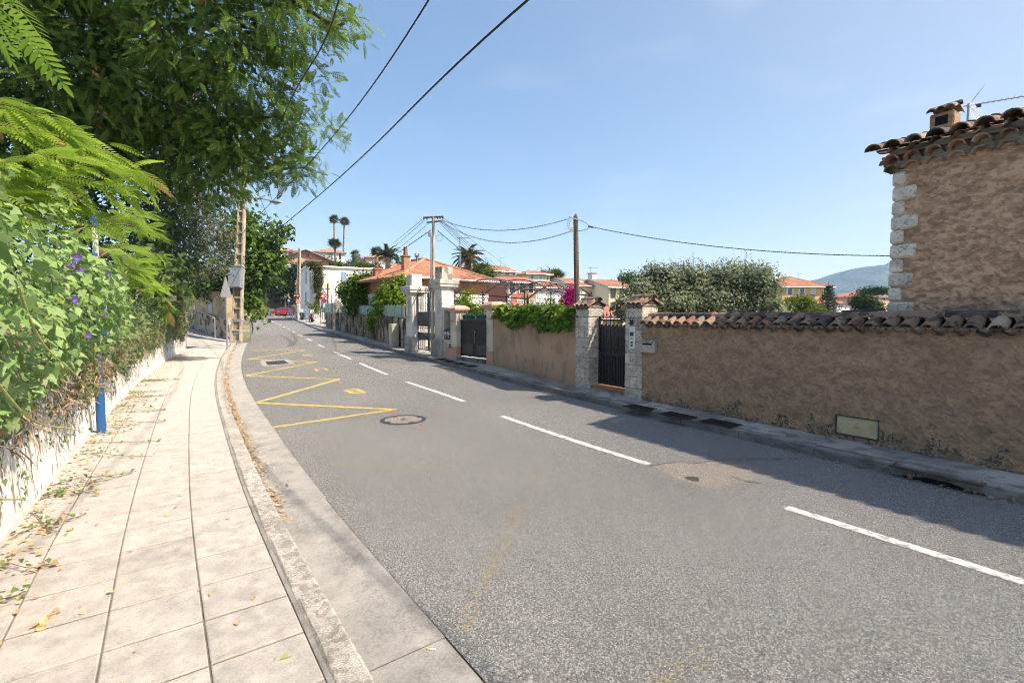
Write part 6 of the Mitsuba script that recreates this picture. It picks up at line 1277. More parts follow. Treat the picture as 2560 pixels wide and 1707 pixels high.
# big silvery shrub behind the rough wall
bl = [((4.083,13.6,2.471), (.68, .6, .60)), ((4.994,13.8,2.484), (.75, .7, .64)), ((6.129,13.8,2.507), (.75, .7, .64)), ((6.779,13.4,2.459), (.58, .6, .60)), ((3.478,13.2,2.197), (.40, .5, .42)), ((4.418,13.4,1.931), (.9, .6, .5)), ((5.743,13.4,1.931), (.9, .6, .5)), ((6.857,13.2,1.817), (.6, .5, .35)), ((2.909,12.6,1.808), (.22, .35, .4)), ((5.648,14,2.233), (.9, .7, .8))]
obs = thing('elaeagnus_shrub', 'large silvery green shrub with upright shoots behind the rough plaster wall', 'shrub')
for a in (1640, 1760, 1860): pass
limb(obs, [(5.6, 13.6, -1.5), (5.5, 13.6, .6), (5.3, 13.6, 1.8)], .09, .04, 'trunk')
crown(obs, bl, 30000, LEAF4, .075, (.19, .235, .14), (.33, .37, .26), GR, 'leaf_gloss', 12, .17, hang=-.5)
crown(obs, [(c, np.array(r) * .72) for c, r in bl], 4500, LEAF4, .16, (.13, .175, .09), (.2, .24, .14), GR, 'leaf_gloss', 9, .2, name='inner_leaves')  # shaded interior of the shrub put into the darker colour of these leaves
pp, dirs = [], []
for k in range(190):
    px = GR.random(); x0 = 3.45 + 4.2 * px; prof = np.interp(x0, [3.4, 4.2, 4.9, 5.6, 6.4, 7.0, 7.6], [1.95, 2.75, 2.95, 2.75, 3.05, 2.75, 2.0]); hgt = .15 + .38 * GR.random() ** 2; s = np.linspace(0, 1, 12); p0 = V3(x0, 13.4 + GR.random() * .8, prof - .12 + .1 * GR.normal()); tilt = V3(.18 * GR.normal(), .1 * GR.normal(), 1)
    pp.append(p0 + s[:, None] * hgt * tilt + GR.normal(size=(12, 3)) * .012)
pp = np.vstack(pp); v, f, c = scatter(*LEAF4, pp, frames(GR.normal(size=pp.shape) + [0, -.3, .3], np.array([0, 0, .9]) + GR.normal(size=pp.shape) * .55), .055, tint(len(pp), (.14, .20, .10), (.25, .30, .18), GR)); part(obs, 'shoots', (v, f), 'leaf_gloss', color=c, kind='stuff')
# bougainvillea column
bg = thing('bougainvillea', 'magenta bougainvillea column on the pergola beside the wooden pole', 'climbing plant')
crown(bg, [((1.976,16,2.324), (.20, .25, .22)), ((1.846,16,2.061), (.24, .25, .22)), ((1.953,16,1.798), (.2, .25, .25)), ((2.015,16,2.468), (.13, .2, .12)), ((1.766,16,2.153), (.14, .2, .2))], 2000, LEAF4, .075, (.42, .02, .20), (.62, .06, .33), GR, 'petal', 8, .12, name='blossom')
crown(bg, [((1.925,16.1,1.865), (.25, .25, .35)), ((1.989,16.1,2.262), (.2, .2, .3))], 400, LEAF4, .08, (.05, .1, .02), (.09, .15, .03), GR, 'leaf', 8, .2)
m = MB(); m.rod((5.03,7.4,1.667), (5.386,7,1.692), .017, 8); solid('dark_rail', 'thin dark rail just above the tile coping beside the plastered house', 'railing', m.mesh, 'trim_dark')
# iron pergola
pg = thing('pergola', 'arched black iron pergola frame with scrolls behind the ivy wall', 'pergola')
def hoop(a, b, rise, r=.028):
    a, b = V3(*a), V3(*b); t = np.linspace(0, 1, 16); q = a + (b - a) * t[:, None]; q[:, 2] += rise * 4 * t * (1 - t); m = MB(); m.tube(q, r, 6); part(pg, 'arch', m.mesh, 'black_iron'); return q
posts_f = [(-2.143,18.2,2.453), (-1.058,17.6,2.367), (-0.182,17,2.257), (0.527,16.4,2.167)]; posts_b = [(0.495,19.4,2.652), (1.485,18.6,2.548), (2.24,17.9,2.409), (2.821,17.3,2.326)]
for a, b in zip(posts_f, posts_b):
    hoop(a, b, .50)
    for p in (a, b):
        m = MB(); m.rod(V3(p[0], p[1], -.8), V3(*p) + V3(0, 0, .12), .026, 6); m.lathe([(0, .08), (.02, .03), (0, 0)], V3(*p) + V3(0, 0, .10), 6); part(pg, 'post', m.mesh, 'black_iron')
        for sd in (-1, 1): m = MB(); dx = unit(V3(b[0] - a[0], b[1] - a[1], 0)) * sd; m.tube(spiral(V3(*p) + dx * .13 + V3(0, 0, -.10), dx, V3(0, 0, 1), .10, 1.4, 2), .010, 5); part(pg, 'scroll', m.mesh, 'black_iron'); m = MB(); m.tube(spiral(V3(*p) + dx * .09 + V3(0, 0, -.32), dx, V3(0, 0, -1), .08, 1.4, 2), .010, 5); part(pg, 'scroll', m.mesh, 'black_iron')
    A_3, B_3 = V3(*a), V3(*b); m = MB(); m.rod(A_3 + (B_3 - A_3) * .18 + V3(0, 0, .24), A_3 + (B_3 - A_3) * .82 + V3(0, 0, .24), .016, 5); part(pg, 'tie', m.mesh, 'black_iron')
    for k in np.linspace(.34, .66, 5): m = MB(); dx = unit(B_3 - A_3); m.tube(spiral(A_3 + (B_3 - A_3) * k + V3(0, 0, .35), dx, V3(0, 0, 1), .10, 1.3, 0), .010, 5); part(pg, 'scroll', m.mesh, 'black_iron')
for row in (posts_f, posts_b): m = MB(); m.tube([V3(*p) for p in row], .022, 6); part(pg, 'beam', m.mesh, 'black_iron')

# ---- houses ---------------------------------------------------------------------------
def tiled(a, b, L_slope, n_out, pitch_z, xd, xc, col=.24, row=.34, th=.035):
    """a roof slope of ribbed tiles over the eave a-b; hips run in xd from a and xc from b"""
    a, b = V3(*a), V3(*b); d = unit(b - a); L = np.linalg.norm(b - a); up = unit(V3(-n_out[0], -n_out[1], pitch_z)); nn = unit(np.cross(d, up)); nn = nn if nn[2] > 0 else -nn
    cols = max(2, int(L / col * 2)); xs = np.linspace(0, L, cols + 1); V, F = [], []
    for i, x in enumerate(xs):
        tm = min(1.0, x / xd if xd > 0 else 1.0, (L - x) / xc if xc > 0 else 1.0); rows = max(1, int(L_slope / row)); h = th if i % 2 else 0
        for r in range(rows + 1):
            t = min(r / rows, max(tm, 0)); V.append(a + d * x + up * L_slope * t + nn * (h + .015 * ((r % 2))))
    R = rows + 1
    for i in range(cols):
        for r in range(rows): F.append([i * R + r, (i + 1) * R + r, (i + 1) * R + r + 1, i * R + r + 1])
    return np.array(V), np.array(F)
def windows(t, fr, wins, Lw):
    for w in wins:
        f0, f1, zt, zb, st = w; u0, u1 = f0 * Lw, f1 * Lw; m = MB(); k = min(.12, (u1 - u0) * .16); pr = .05
        for a in ((u0 - k, u0, zb - k, zt + k), (u1, u1 + k, zb - k, zt + k), (u0, u1, zt, zt + k), (u0, u1, zb - k, zb)): fbox(m, fr, a[0], a[1], -.1, pr, a[2], a[3])
        wk = part(t, 'window', m.mesh, 'trim_white' if st != 'grey' else 'trim_dark')
        if st in ('dark', 'grille', 'light', 'grey'):
            m = MB(); fbox(m, fr, u0, u1, -.1, .012, zb, zt); part(wk, 'pane', m.mesh, 'window_light' if st == 'light' else 'window_glass')
            if st == 'grille':
                m = MB()
                for g_ in np.linspace(u0, u1, 5)[1:-1]: fbox(m, fr, g_ - .015, g_ + .015, .02, .045, zb, zt)
                part(wk, 'bars', m.mesh, 'black_iron', kind='stuff')
        else:
            b = {'blue': 'shutter_blue', 'pale': 'shutter_pale', 'sgrey': 'shutter_grey'}[st.split('_')[0]]; op = st.endswith('_open'); mid = (u0 + u1) / 2
            if op:
                m = MB(); fbox(m, fr, u0, u1, -.1, .012, zb, zt); part(wk, 'pane', m.mesh, 'window_glass')
                hw = (u1 - u0) / 2
                for a, e in ((u0 - hw - .02, u0 - .03), (u1 + .03, u1 + hw + .02)): m = MB(); fbox(m, fr, a, e, .02, .075, zb, zt); part(wk, 'shutter', m.mesh, b)
            else:
                for a, e in ((u0, mid - .02), (mid + .02, u1)):
                    m = MB(); fbox(m, fr, a, e, -.08, .03, zb, zt)
                    for zz in np.linspace(zb, zt, 9)[1:-1]: fbox(m, fr, a + .05, e - .05, .02, .045, zz - .03, zz + .03)
                    part(wk, 'shutter', m.mesh, b)
def building(label, A, B, D, z0, ze, wall, roof=('hip', .4), wins=(), side=(), ov=.45, rmat='orange_tiles', name='house', cat='house', trim=True):
    A, B = np.array(A[:2]), np.array(B[:2]); fr = Fr(A, B - A); L = np.linalg.norm(B - A); t = thing(name, label, cat)
    rt, pz = roof; m = MB()
    if rt == 'gable_v':                                     # gable faces the viewer
        zr = ze + pz * L / 2; V = [fr(0, 0, z0), fr(L, 0, z0), fr(L, 0, ze), fr(L / 2, 0, zr), fr(0, 0, ze), fr(0, -D, z0), fr(L, -D, z0), fr(L, -D, ze), fr(L / 2, -D, zr), fr(0, -D, ze)]
        m.add(V, [[0, 1, 2], [0, 2, 4], [4, 2, 3], [6, 5, 9], [6, 9, 7], [7, 9, 8], [0, 4, 9], [0, 9, 5], [1, 6, 7], [1, 7, 2]])
    elif rt == 'gable_u':
        zr = ze + pz * D / 2; V = [fr(0, 0, z0), fr(0, -D, z0), fr(0, -D, ze), fr(0, -D / 2, zr), fr(0, 0, ze), fr(L, 0, z0), fr(L, -D, z0), fr(L, -D, ze), fr(L, -D / 2, zr), fr(L, 0, ze)]
        m.add(V, [[0, 4, 2], [0, 2, 1], [4, 3, 2], [5, 6, 7], [5, 7, 9], [9, 7, 8], [0, 5, 9], [0, 9, 4], [1, 2, 7], [1, 7, 6]])
    else: m.prism([fr(0, 0)[:2], fr(L, 0)[:2], fr(L, -D)[:2], fr(0, -D)[:2]], z0, ze)
    part(t, 'wall', m.mesh, wall)
    o = ov
    if rt == 'hip':
        k = min(L, D) / 2 + o; S = k * math.hypot(1, pz); c = [fr(-o, o, ze), fr(L + o, o, ze), fr(L + o, -D - o, ze), fr(-o, -D - o, ze)]; m = MB()
        for i_, nrm in enumerate((fr.n, fr.d, -fr.n, -fr.d)): m.add(*tiled(c[i_], c[(i_ + 1) % 4], S, nrm, pz, k, k))
        rf = part(t, 'roof', m.mesh, rmat)
        e_ = [fr(k - o, -k + o, ze + k * pz), fr(L + o - k, -k + o, ze + k * pz)] if L >= D else [fr(k - o, -k + o, ze + k * pz), fr(k - o, -D - o + k, ze + k * pz)]
        for a, b in ((c[0], e_[0]), (c[1], e_[1] if L >= D else e_[0])): m = MB(); m.tube([a + V3(0, 0, .03), b + V3(0, 0, .06)], .09, 6); part(rf, 'hip_tiles', m.mesh, rmat, tone=1.25)
        if np.linalg.norm(e_[1] - e_[0]) > .5: m = MB(); m.tube([e_[0] + V3(0, 0, .06), e_[1] + V3(0, 0, .06)], .09, 6); part(rf, 'ridge_tiles', m.mesh, rmat, tone=1.15)
    elif rt in ('gable_u', 'gable_v'):
        W_ = D if rt == 'gable_u' else L; k = W_ / 2 + o; S = k * math.hypot(1, pz); zo = ze - o * pz; m = MB()
        c = [fr(-o * .5, o, zo), fr(L + o * .5, o, zo), fr(L + o * .5, -D - o, zo), fr(-o * .5, -D - o, zo)] if rt == 'gable_u' else [fr(-o, o, zo), fr(L + o, o, zo), fr(L + o, -D - o, zo), fr(-o, -D - o, zo)]
        if rt == 'gable_u': m.add(*tiled(c[0], c[1], S, fr.n, pz, 0, 0)); m.add(*tiled(c[2], c[3], S, -fr.n, pz, 0, 0))
        else: m.add(*tiled(c[1], c[2], S, fr.d, pz, 0, 0)); m.add(*tiled(c[3], c[0], S, -fr.d, pz, 0, 0))
        rf = part(t, 'roof', m.mesh, rmat)
        if rt == 'gable_v': q = [c[0], fr(L / 2, o, zo + k * pz), c[1]]
        else: q = [c[0], fr(-o * .5, -D / 2, zo + k * pz), c[3]]
        for a, b in ((q[0], q[1]), (q[1], q[2])): m = MB(); m.tube([a - V3(0, 0, .05), b - V3(0, 0, .05)], .10, 4); part(rf, 'verge', m.mesh, 'shutter_grey' if rt == 'gable_u' else 'soffit')
    if rt != 'flat' and trim:
        m = MB(); q0, q1 = (fr(-o, o + .05, (zo if rt != 'hip' else ze) - .06), fr(L + o, o + .05, (zo if rt != 'hip' else ze) - .06)) if rt != 'gable_v' else (fr(-o - .05, o, zo - .06), fr(-o - .05, -D, zo - .06)); m.tube([q0, q1], .07, 6); part(t, 'gutter', m.mesh, 'zinc_gutter')
        if rt == 'hip': m = MB(); fbox(m, fr, -o, L + o, -D - o, o, ze - .08, ze - .02); part(t, 'soffit', m.mesh, 'soffit')
    if rt == 'flat': m = MB(); fbox(m, fr, -.25, L + .25, -D - .25, .25, ze, ze + .22, .02); part(t, 'cornice', m.mesh, 'trim_white')
    windows(t, fr, wins, L)
    if side: fl = Fr(fr(0, -D)[:2], fr.n); windows(t, fl, side, D)
    return t, fr, L
def chimney(t, p, w, h, mtl='brick_wall', pot=True):
    p = V3(*p); m = MB(); m.cbox(p + V3(0, 0, h / 2 - .4), (w, w, h + .8), (.8, .6, 0), .02); c = part(t, 'chimney', m.mesh, mtl); m = MB(); m.cbox(p + V3(0, 0, h + .04), (w * 1.25, w * 1.25, .09), (.8, .6, 0), .02); part(c, 'cap', m.mesh, 'clay_red')
    if pot: m = MB(); m.lathe([(0, 0), (w * .28, 0), (w * .24, .45), (w * .3, .5), (0, .5)], p + V3(0, 0, h + .08), 8); part(c, 'pot', m.mesh, 'clay_red')
def aerial(label, p, h, L=.9, ax=(1, .2, 0)):
    t = thing('roof_aerial', label, 'aerial'); p = V3(*p); m = MB(); m.rod(p - V3(0, 0, 1), p + V3(0, 0, h), .03, 5); part(t, 'mast', m.mesh, 'grey_metal'); ax = unit(V3(*ax)); q = p + V3(0, 0, h - .05); m = MB(); m.rod(q - ax * L * .3, q + ax * L, .022, 5)
    for k in np.linspace(-.25, .95, 8): m.rod(q + ax * L * k - np.cross(ax, V3(0, 0, 1)) * .3 - V3(0, 0, .0), q + ax * L * k + np.cross(ax, V3(0, 0, 1)) * .3, .014, 4)
    part(t, 'comb', m.mesh, 'grey_metal')

# white house with blue shutters
Aw, Bw = (-25.842,62,6.181), (-19.099,66,6.477); zw = 7.852
wh, frw, Lw_ = building('white two storey house with faded blue shutters, left of the orange trees', Aw, Bw, 9, .8, zw, 'white_house', ('flat', 0), [(.13, .20, 7.284, 5.224, 'blue'), (.49, .585, 7.403, 5.957, 'blue'), (.80, .89, 7.458, 6.068, 'blue'), (.49, .585, 4.723, 3.325, 'blue'), (.13, .20, 4.552, 3.156, 'blue')],
    [(.66, .80, 7.479, 5.805, 'sgrey'), (.60, .74, 4.757, 3.023, 'sgrey')])
m = MB(); m.rod(frw(.05, .1, 1), frw(.05, .1, zw), .09, 6); part(wh, 'downpipe', m.mesh, 'trim_white')
vn = thing('hanging_vine', 'brown green vine hanging down the corner of the white house', 'climbing plant')
crown(vn, [((-24.655,61.3,7.931), (1.0, .4, .45)), ((-24.551,61.6,6.655), (.65, .35, 1.4)), ((-24.566,61.8,4.901), (.55, .3, 1.6)), ((-24.575,62,3.386), (.4, .3, 1.0)), ((-25.214,61.2,8.12), (.5, .3, .25))], 2300, LEAF4, .26, (.085, .095, .03), (.14, .14, .05), GR, 'leaf', 8, .3, hang=1.2)
shrub('garden_shrub', 'loose pale green shrub in front of the white house, beside the scooters', 'shrub', [((-21.719,53,2.56), (.55, .5, .55)), ((-21.22,52.5,2.119), (.4, .4, .4)), ((-22.192,53,2.909), (.4, .4, .2)), ((-21.187,53,2.909), (.3, .3, .4))], 700, LEAF4, .17, (.10, .15, .03), (.2, .22, .05), stem=1.0)
gf = thing('garden_fence', 'green mesh garden fence with slim posts in front of the white house', 'fence'); a, b = V3(*(-17.995,46,1.6)), V3(*(-14.591,40,1.6))
for k in range(4): s0, s1 = k / 4, (k + 1) / 4; p, q = a + (b - a) * s0, a + (b - a) * s1; m = MB(); m.quad(V3(p[0], p[1], gz(p[1]) + 1.15), V3(q[0], q[1], gz(q[1]) + 1.15), V3(q[0], q[1], gz(q[1]) + 2.0), V3(p[0], p[1], gz(p[1]) + 2.0)); part(gf, 'panel', m.mesh, 'net_green')
for k in range(5): p = a + (b - a) * k / 4; m = MB(); m.rod(V3(p[0], p[1], gz(p[1]) + .5), V3(p[0], p[1], gz(p[1]) + 2.2 + .5 * (k % 2)), .035, 5); part(gf, 'post', m.mesh, 'bark')
dp_ = thing('dead_pole', 'short dark pole standing before the white house front', 'pole'); m = MB(); m.tube([(-21.292,56,2.292), (-21.209,56,5.325)], [.12, .10], 7); part(dp_, 'shaft', m.mesh, 'pole_wood'); m = MB(); m.box(V3(*(-21.221,56,4.729)), (.5, .1, .1), (1, 0, 0)); part(dp_, 'crossbar', m.mesh, 'trim_dark')
garch = thing('garden_arch', 'small grey hooped gate arch above the concrete gateposts', 'gate arch')
for k in range(2): m = MB(); c = FSW(-.35 - .55 * k, .05); m.tube(arc3(V3(c[0], c[1], gz(c[1]) + 2.0), FSW.ax, V3(0, 0, 1), .26, 0, math.pi, 10), .025, 5); part(garch, 'hoop', m.mesh, 'grey_metal')

# tiled villa behind the white pillars
A0, B0 = (-5.75, 26.35), (-5.75 + .76 * 5.6, 26.35 + .65 * 5.6)
vf, frf, Lf = building('low villa with an orange hip roof and brick chimneys behind the white pillars', A0, B0, 7.2, -.8, 3.72, 'white_house', ('hip', .42), [(.62, .80, 2.35, 1.55, 'pale'), (.16, .3, 2.3, 1.4, 'pale')], ov=.48)
m = MB(); fbox(m, frf, -.012, Lf + .012, -7.212, .012, 2.95, 3.70); part(vf, 'frieze', m.mesh, 'brick_wall')
m = MB(); fbox(m, frf, -.04, Lf + .04, -7.24, .04, 2.72, 2.93, .01); part(vf, 'band', m.mesh, 'trim_white')
chimney(vf, (-6.162,28.2,4.144), .38, .85, 'brick_wall'); 
m = MB(); p = V3(*(-6.154,28.2,4.834)); m.rod(p, p + V3(0, 0, .50), .13, 8); m.tube(arc3(p + V3(-.0, 0, .52), V3(1, 0, 0), V3(0, 0, 1), .13, .3, 2.9, 8), .03, 5); part(vf, 'flue', m.mesh, 'clay_red')
chimney(vf, (-8.308,30,4.062), .40, .35, 'brick_wall', False); m = MB(); p = V3(*(-8.326,30,4.503)); m.tube([p, (-8.315,30,5.236)], .09, 7); m.ball((-8.32,30,4.919), (.14, .14, .16)); part(vf, 'flue', m.mesh, 'clay_red')
m = MB(); p = V3(*(-5.615,28.8,4.481)); m.rod(p, V3(*(-5.608,28.8,5.161)), .06, 8); m.box(V3(*(-5.609,28.8,5.137)), (.22, .1, .07), (1, 0, 0)); m.rod(V3(*(-5.704,28.8,5.067)), V3(*(-5.702,28.8,5.278)), .05, 6); m.rod(V3(*(-5.515,28.8,5.067)), V3(*(-5.513,28.8,5.278)), .05, 6); part(vf, 'vent_pipe', m.mesh, 'old_concrete')
aerial('tall thin aerial mast on the tiled villa roof, left of the date palm', (-3.31,31,4.397), 2.2, .55)
building('pale pink annexe with a red roof just left of the tiled villa', (-9.73,40,4.883), (-9.074,40.3,4.907), 5, -1, 5.601, 'pale_pink_house', ('hip', .3), [(.3, .6, 5.567, 5.199, 'pale')], ov=.3)

# hillside villas
building('white villa with a red roof, leftmost on the hill', (-67.216,138,18.55), (-61.876,140,18.796), 10, 8, 20.121, 'white_villa', ('hip', .3), [(.45, .7, 20.197, 19.042, 'pale')])
pk, frp, Lp = building('pink house with a broad low gable facing the street, on the hill', (-44.889,95,12.496), (-37.204,99,12.551), 12, 4, 12.999, 'pink_house', ('gable_v', .40), [(.52, .565, 13.830, 13.436, 'grey')], ov=.9)
m = MB(); fbox(m, frp, 4.3, Lp + .3, -.1, .5, 12.567, 12.725); part(pk, 'beam', m.mesh, 'soffit')
building('white villa with a large arch, behind the pink gabled house', (-51.85,128,17.322), (-44.901,131,17.691), 12, 8, 18.467, 'white_villa', ('hip', .33), [(.42, .60, 18.243, 16.524, 'light'), (.8, .88, 18.428, 16.755, 'dark')])
building('white villa with a red roof behind the trees, right of the topiary cone', (-35.251,118,14.172), (-29.545,120,14.385), 10, 8, 15.806, 'white_villa', ('hip', .33), [(.28, .5, 15.167, 14.190, 'pale'), (.68, .85, 15.394, 14.201, 'light')])
building('low pink house among palms below the white villa', (-21.527,74,7.673), (-19.992,74.4,7.705), 6, 2, 8.639, 'pale_pink_house', ('hip', .3), [(.3, .6, 8.367, 7.877, 'light')])
building('red house with a balcony behind the fruiting date palm', (-9.673,92,9.901), (-6.722,93,9.991), 8, 3, 10.802, 'red_house', ('hip', .35), [(.22, .38, 10.674, 10.067, 'pale'), (.5, .7, 10.772, 10.235, 'light')])
building('long pink house with three pale shutters under an orange roof', (-3.461,78,8.001), (0.595,80.5,8.206), 8, 1, 8.956, 'pale_pink_house', ('gable_u', .30), [(.16, .27, 8.968, 8.189, 'pale'), (.44, .55, 8.999, 8.329, 'pale'), (.74, .85, 9.042, 8.356, 'pale')])
building('cream house with an orange hip roof above the terrace of houses', (2.433,80,7.511), (6.404,82,7.659), 8, 0, 8.557, 'cream_house', ('hip', .26), [(.15, .28, 8.379, 7.452, 'sgrey'), (.5, .66, 8.411, 7.597, 'light'), (.86, .92, 8.228, 7.672, 'dark')], [(.45, .6, 8.329, 7.659, 'pale')])

# terrace in the middle distance
building('red house with white framed barred windows behind the pergola', (-0.564,49,4.418), (2.396,50.2,4.487), 5.5, -4, 5.100, 'red_house', ('gable_u', .24), [(.10, .30, 4.920, 3.951, 'grille'), (.45, .60, 4.946, 3.957, 'grille'), (.76, .92, 4.922, 3.957, 'grille'), (.38, .56, 3.204, 2.876, 'light'), (.80, .95, 3.288, 2.951, 'light')], ov=.35, rmat='pink_tiles')
building('pale blue white house with closed shutters right of the red house', (2.525,52,4.378), (5.823,53.6,4.463), 6.5, -5, 4.761, 'blue_white_house', ('gable_u', .24), [(.10, .30, 4.539, 3.590, 'pale'), (.46, .64, 4.529, 3.555, 'pale'), (.10, .30, 3.029, 2.250, 'pale'), (.46, .64, 3.022, 2.223, 'pale')], ov=.35, rmat='pink_tiles')
hl, frl, Ll = building('cream terraced house with a yellow framed window and a roof light', (7.702,60,5.051), (11.545,61.8,4.901), 9, -5, 5.444, 'cream_house', ('gable_u', .26), [(.16, .30, 4.981, 3.591, 'pale'), (.46, .64, 4.885, 3.876, 'light'), (.78, .92, 4.770, 3.647, 'pale')], ov=.35)
m = MB(); 
for a in ((.42, .455), (.645, .68)): fbox(m, frl, a[0] * Ll, a[1] * Ll, .0, .08, 3.725, 5.087)
fbox(m, frl, .42 * Ll, .68 * Ll, .0, .08, 4.936, 5.087); part(hl, 'yellow_surround', m.mesh, 'yellow_house')
m = MB(); fbox(m, frl, .42 * Ll, .76 * Ll, .1, .9, 3.775, 3.826); part(hl, 'balcony', m.mesh, 'trim_white')
m = MB(); q = [frl(.42 * Ll, -1.3, 5.444 + 1.3 * .26 + .10), frl(.72 * Ll, -1.3, 5.444 + 1.3 * .26 + .10), frl(.72 * Ll, -2.6, 5.444 + 2.6 * .26 + .10), frl(.42 * Ll, -2.6, 5.444 + 2.6 * .26 + .10)]; m.slab(q, .08); part(hl, 'roof_light', m.mesh, 'window_light')
hm, frm, Lm = building('yellow terraced house with grey windows, left of the silvery shrub', (11.549,58,4.936), (14.91,59.4,4.773), 9, -5, 5.126, 'cream_house', ('gable_u', .26), [(.10, .24, 4.858, 3.854, 'grey'), (.44, .56, 4.800, 3.735, 'grey'), (.10, .24, 3.135, 2.320, 'grey')], ov=.35)
chimney(hm, (10.359,63,6.152), .8, .9, 'white_villa', False)
for px, lab in (((9.965,62,6.181), 'slim aerial on the terrace roof, left of the chimney'), ((13.791,62,5.928), 'slim aerial above the rightmost yellow terraced house'), ((-1.952,82,9.802), 'aerial on the long pink house'), ((75.24,128,11.058), 'aerial on the far yellow house, beside its ridge')): aerial(lab, px, 1.6, 1.0)
building('low pink roofed house just behind the ivy wall', (-0.924,28,1.946), (1.565,29.2,1.961), 6, -4, 1.923, 'pale_pink_house', ('gable_u', .19), [], ov=.3, rmat='pink_tiles')
wc = thing('white_chimney', 'square white chimney with a dark opening standing among the pink roofs', 'chimney'); m = MB(); m.cbox(V3(*(-0.178,27,2.156)), (.20, .20, 1.1), (1, .3, 0), .01); part(wc, 'stack', m.mesh, 'white_villa'); m = MB(); m.cbox(V3(*(-0.178,27,2.489)), (.28, .28, .07), (1, .3, 0), .01); part(wc, 'cap', m.mesh, 'white_villa')
building('small pink gabled house at the foot of the pale blue house', (3.088,36,2.045), (3.952,36.3,2.048), 5, -4, 2.252, 'pink_house', ('gable_v', .5), [], ov=.25, rmat='pink_tiles')
building('low yellow house with a pink roof glimpsed through the iron gate', (5.447,30,1.6), (6.925,30.4,1.6), 6, -4, 1.551, 'yellow_house', ('gable_u', .35), [(.3, .5, 1.427, 1.056, 'light')], ov=.3, rmat='pink_tiles')
by, fry, Ly = building('large yellow house with a red hip roof and pale shutters, far right', (71.153,128,6.863), (85.659,131,6.987), 14, -8, 9.277, 'yellow_house', ('hip', .42), [(.12, .20, 8.991, 7.200, 'pale_open'), (.37, .45, 9.020, 7.222, 'pale_open'), (.61, .69, 9.077, 7.266, 'pale'), (.86, .94, 9.135, 7.309, 'pale')], ov=1.0, rmat='orange_tiles')
for f0 in (.60, .85): m = MB(); fbox(m, fry, (f0 - .03) * Ly, (f0 + .12) * Ly, .1, .9, 7.212, 7.319); part(by, 'balcony', m.mesh, 'trim_dark')
building('small white house right of the tall conifer', (63.609,95,3.165), (67.508,97,3.198), 8, -8, 4.102, 'white_villa', ('hip', .25), [(.3, .42, 3.813, 3.339, 'dark')], rmat='pink_tiles')
building('red roofed house half hidden above the round dark tree on the right', (87.002,120,5.549), (96.543,124,5.681), 10, -8, 6.436, 'pale_pink_house', ('hip', .3), [], rmat='pink_tiles')

# ---- palms --------------------------------------------------------------------------------
def trunk(t, base, top, r0, r1): m = MB(); b, e = V3(*base), V3(*top); q = b + (e - b) * np.linspace(0, 1, 10)[:, None]; q[:, 0] += .15 * np.sin(np.linspace(0, 3, 10)) * r0; m.tube(q, np.linspace(r0, r1, 10), 8); part(t, 'trunk', m.mesh, 'bark', smooth=True, tone=1.5)
def fan_leaf():
    V, F = [[0, 0, 0]], []
    for k in range(11):
        a = math.radians(-80 + 16 * k); V.append([.95 * math.sin(a), .35 + .75 * math.cos(a), -.28 * (.3 + abs(math.sin(a)))]); 
        b = math.radians(-72 + 16 * k); V.append([.36 * math.sin(b), .33 + .30 * math.cos(b), -.05])
    V[0] = [0, .28, 0]; F = [[0, 1 + 2 * k, 2 + 2 * k] for k in range(11)] + [[0, 2 + 2 * k, 3 + 2 * k] for k in range(10)]
    V += [[-.02, 0, 0], [.02, 0, 0], [0, .4, 0]]; n = len(V); F += [[n - 3, n - 2, n - 1]]
    return np.array(V), np.array(F)
FAN = fan_leaf(); PR = np.random.default_rng(13)
def fan_palm(label, base, top, r, tr=.22, dead=.8):
    t = thing('fan_palm', label, 'palm tree'); trunk(t, base, top, tr, tr * .7); c = V3(*top); n = 24
    el = np.radians(PR.uniform(-35, 85, n)); az = PR.uniform(0, 2 * np.pi, n); ax = np.column_stack([np.cos(el) * np.cos(az), np.cos(el) * np.sin(az), np.sin(el)])
    v, f, cc = scatter(*FAN, np.tile(c, (n, 1)), frames_y(np.array([[0, 0, 1.0]]) + PR.normal(size=(n, 3)) * .2, ax), r * (.75 + .45 * PR.random(n)), tint(n, (.07, .10, .04), (.11, .14, .055), PR)); part(t, 'fronds', (v, f), 'leaf', color=cc, kind='stuff')
    k = 12; el = np.radians(PR.uniform(-88, -55, k)); az = PR.uniform(0, 2 * np.pi, k); ax = np.column_stack([np.cos(el) * np.cos(az), np.cos(el) * np.sin(az), np.sin(el)])
    v, f, cc = scatter(*FAN, np.tile(c, (k, 1)), frames_y(PR.normal(size=(k, 3)), ax), r * dead, tint(k, (.36, .25, .14), (.46, .34, .2), PR)); part(t, 'dead_fronds', (v, f), 'litter', color=cc, kind='stuff')
def date_frond():
    m = 15; V, F = [], []
    for k in range(m):
        s = (k + 1) / m; p = np.array([0, s * (1 - .22 * s), .30 * s - .62 * s * s]); w = .20 * math.sin(min(1, .25 + s) * math.pi * .85) + .03
        for sd in (-1, 1): n = len(V); V += [p + [0, -.03, 0], p + [sd * w, .10, -.06 - .10 * s], p + [0, .035, 0]]; F.append([n, n + 1, n + 2])
    return np.array(V), np.array(F)
DATE = date_frond()
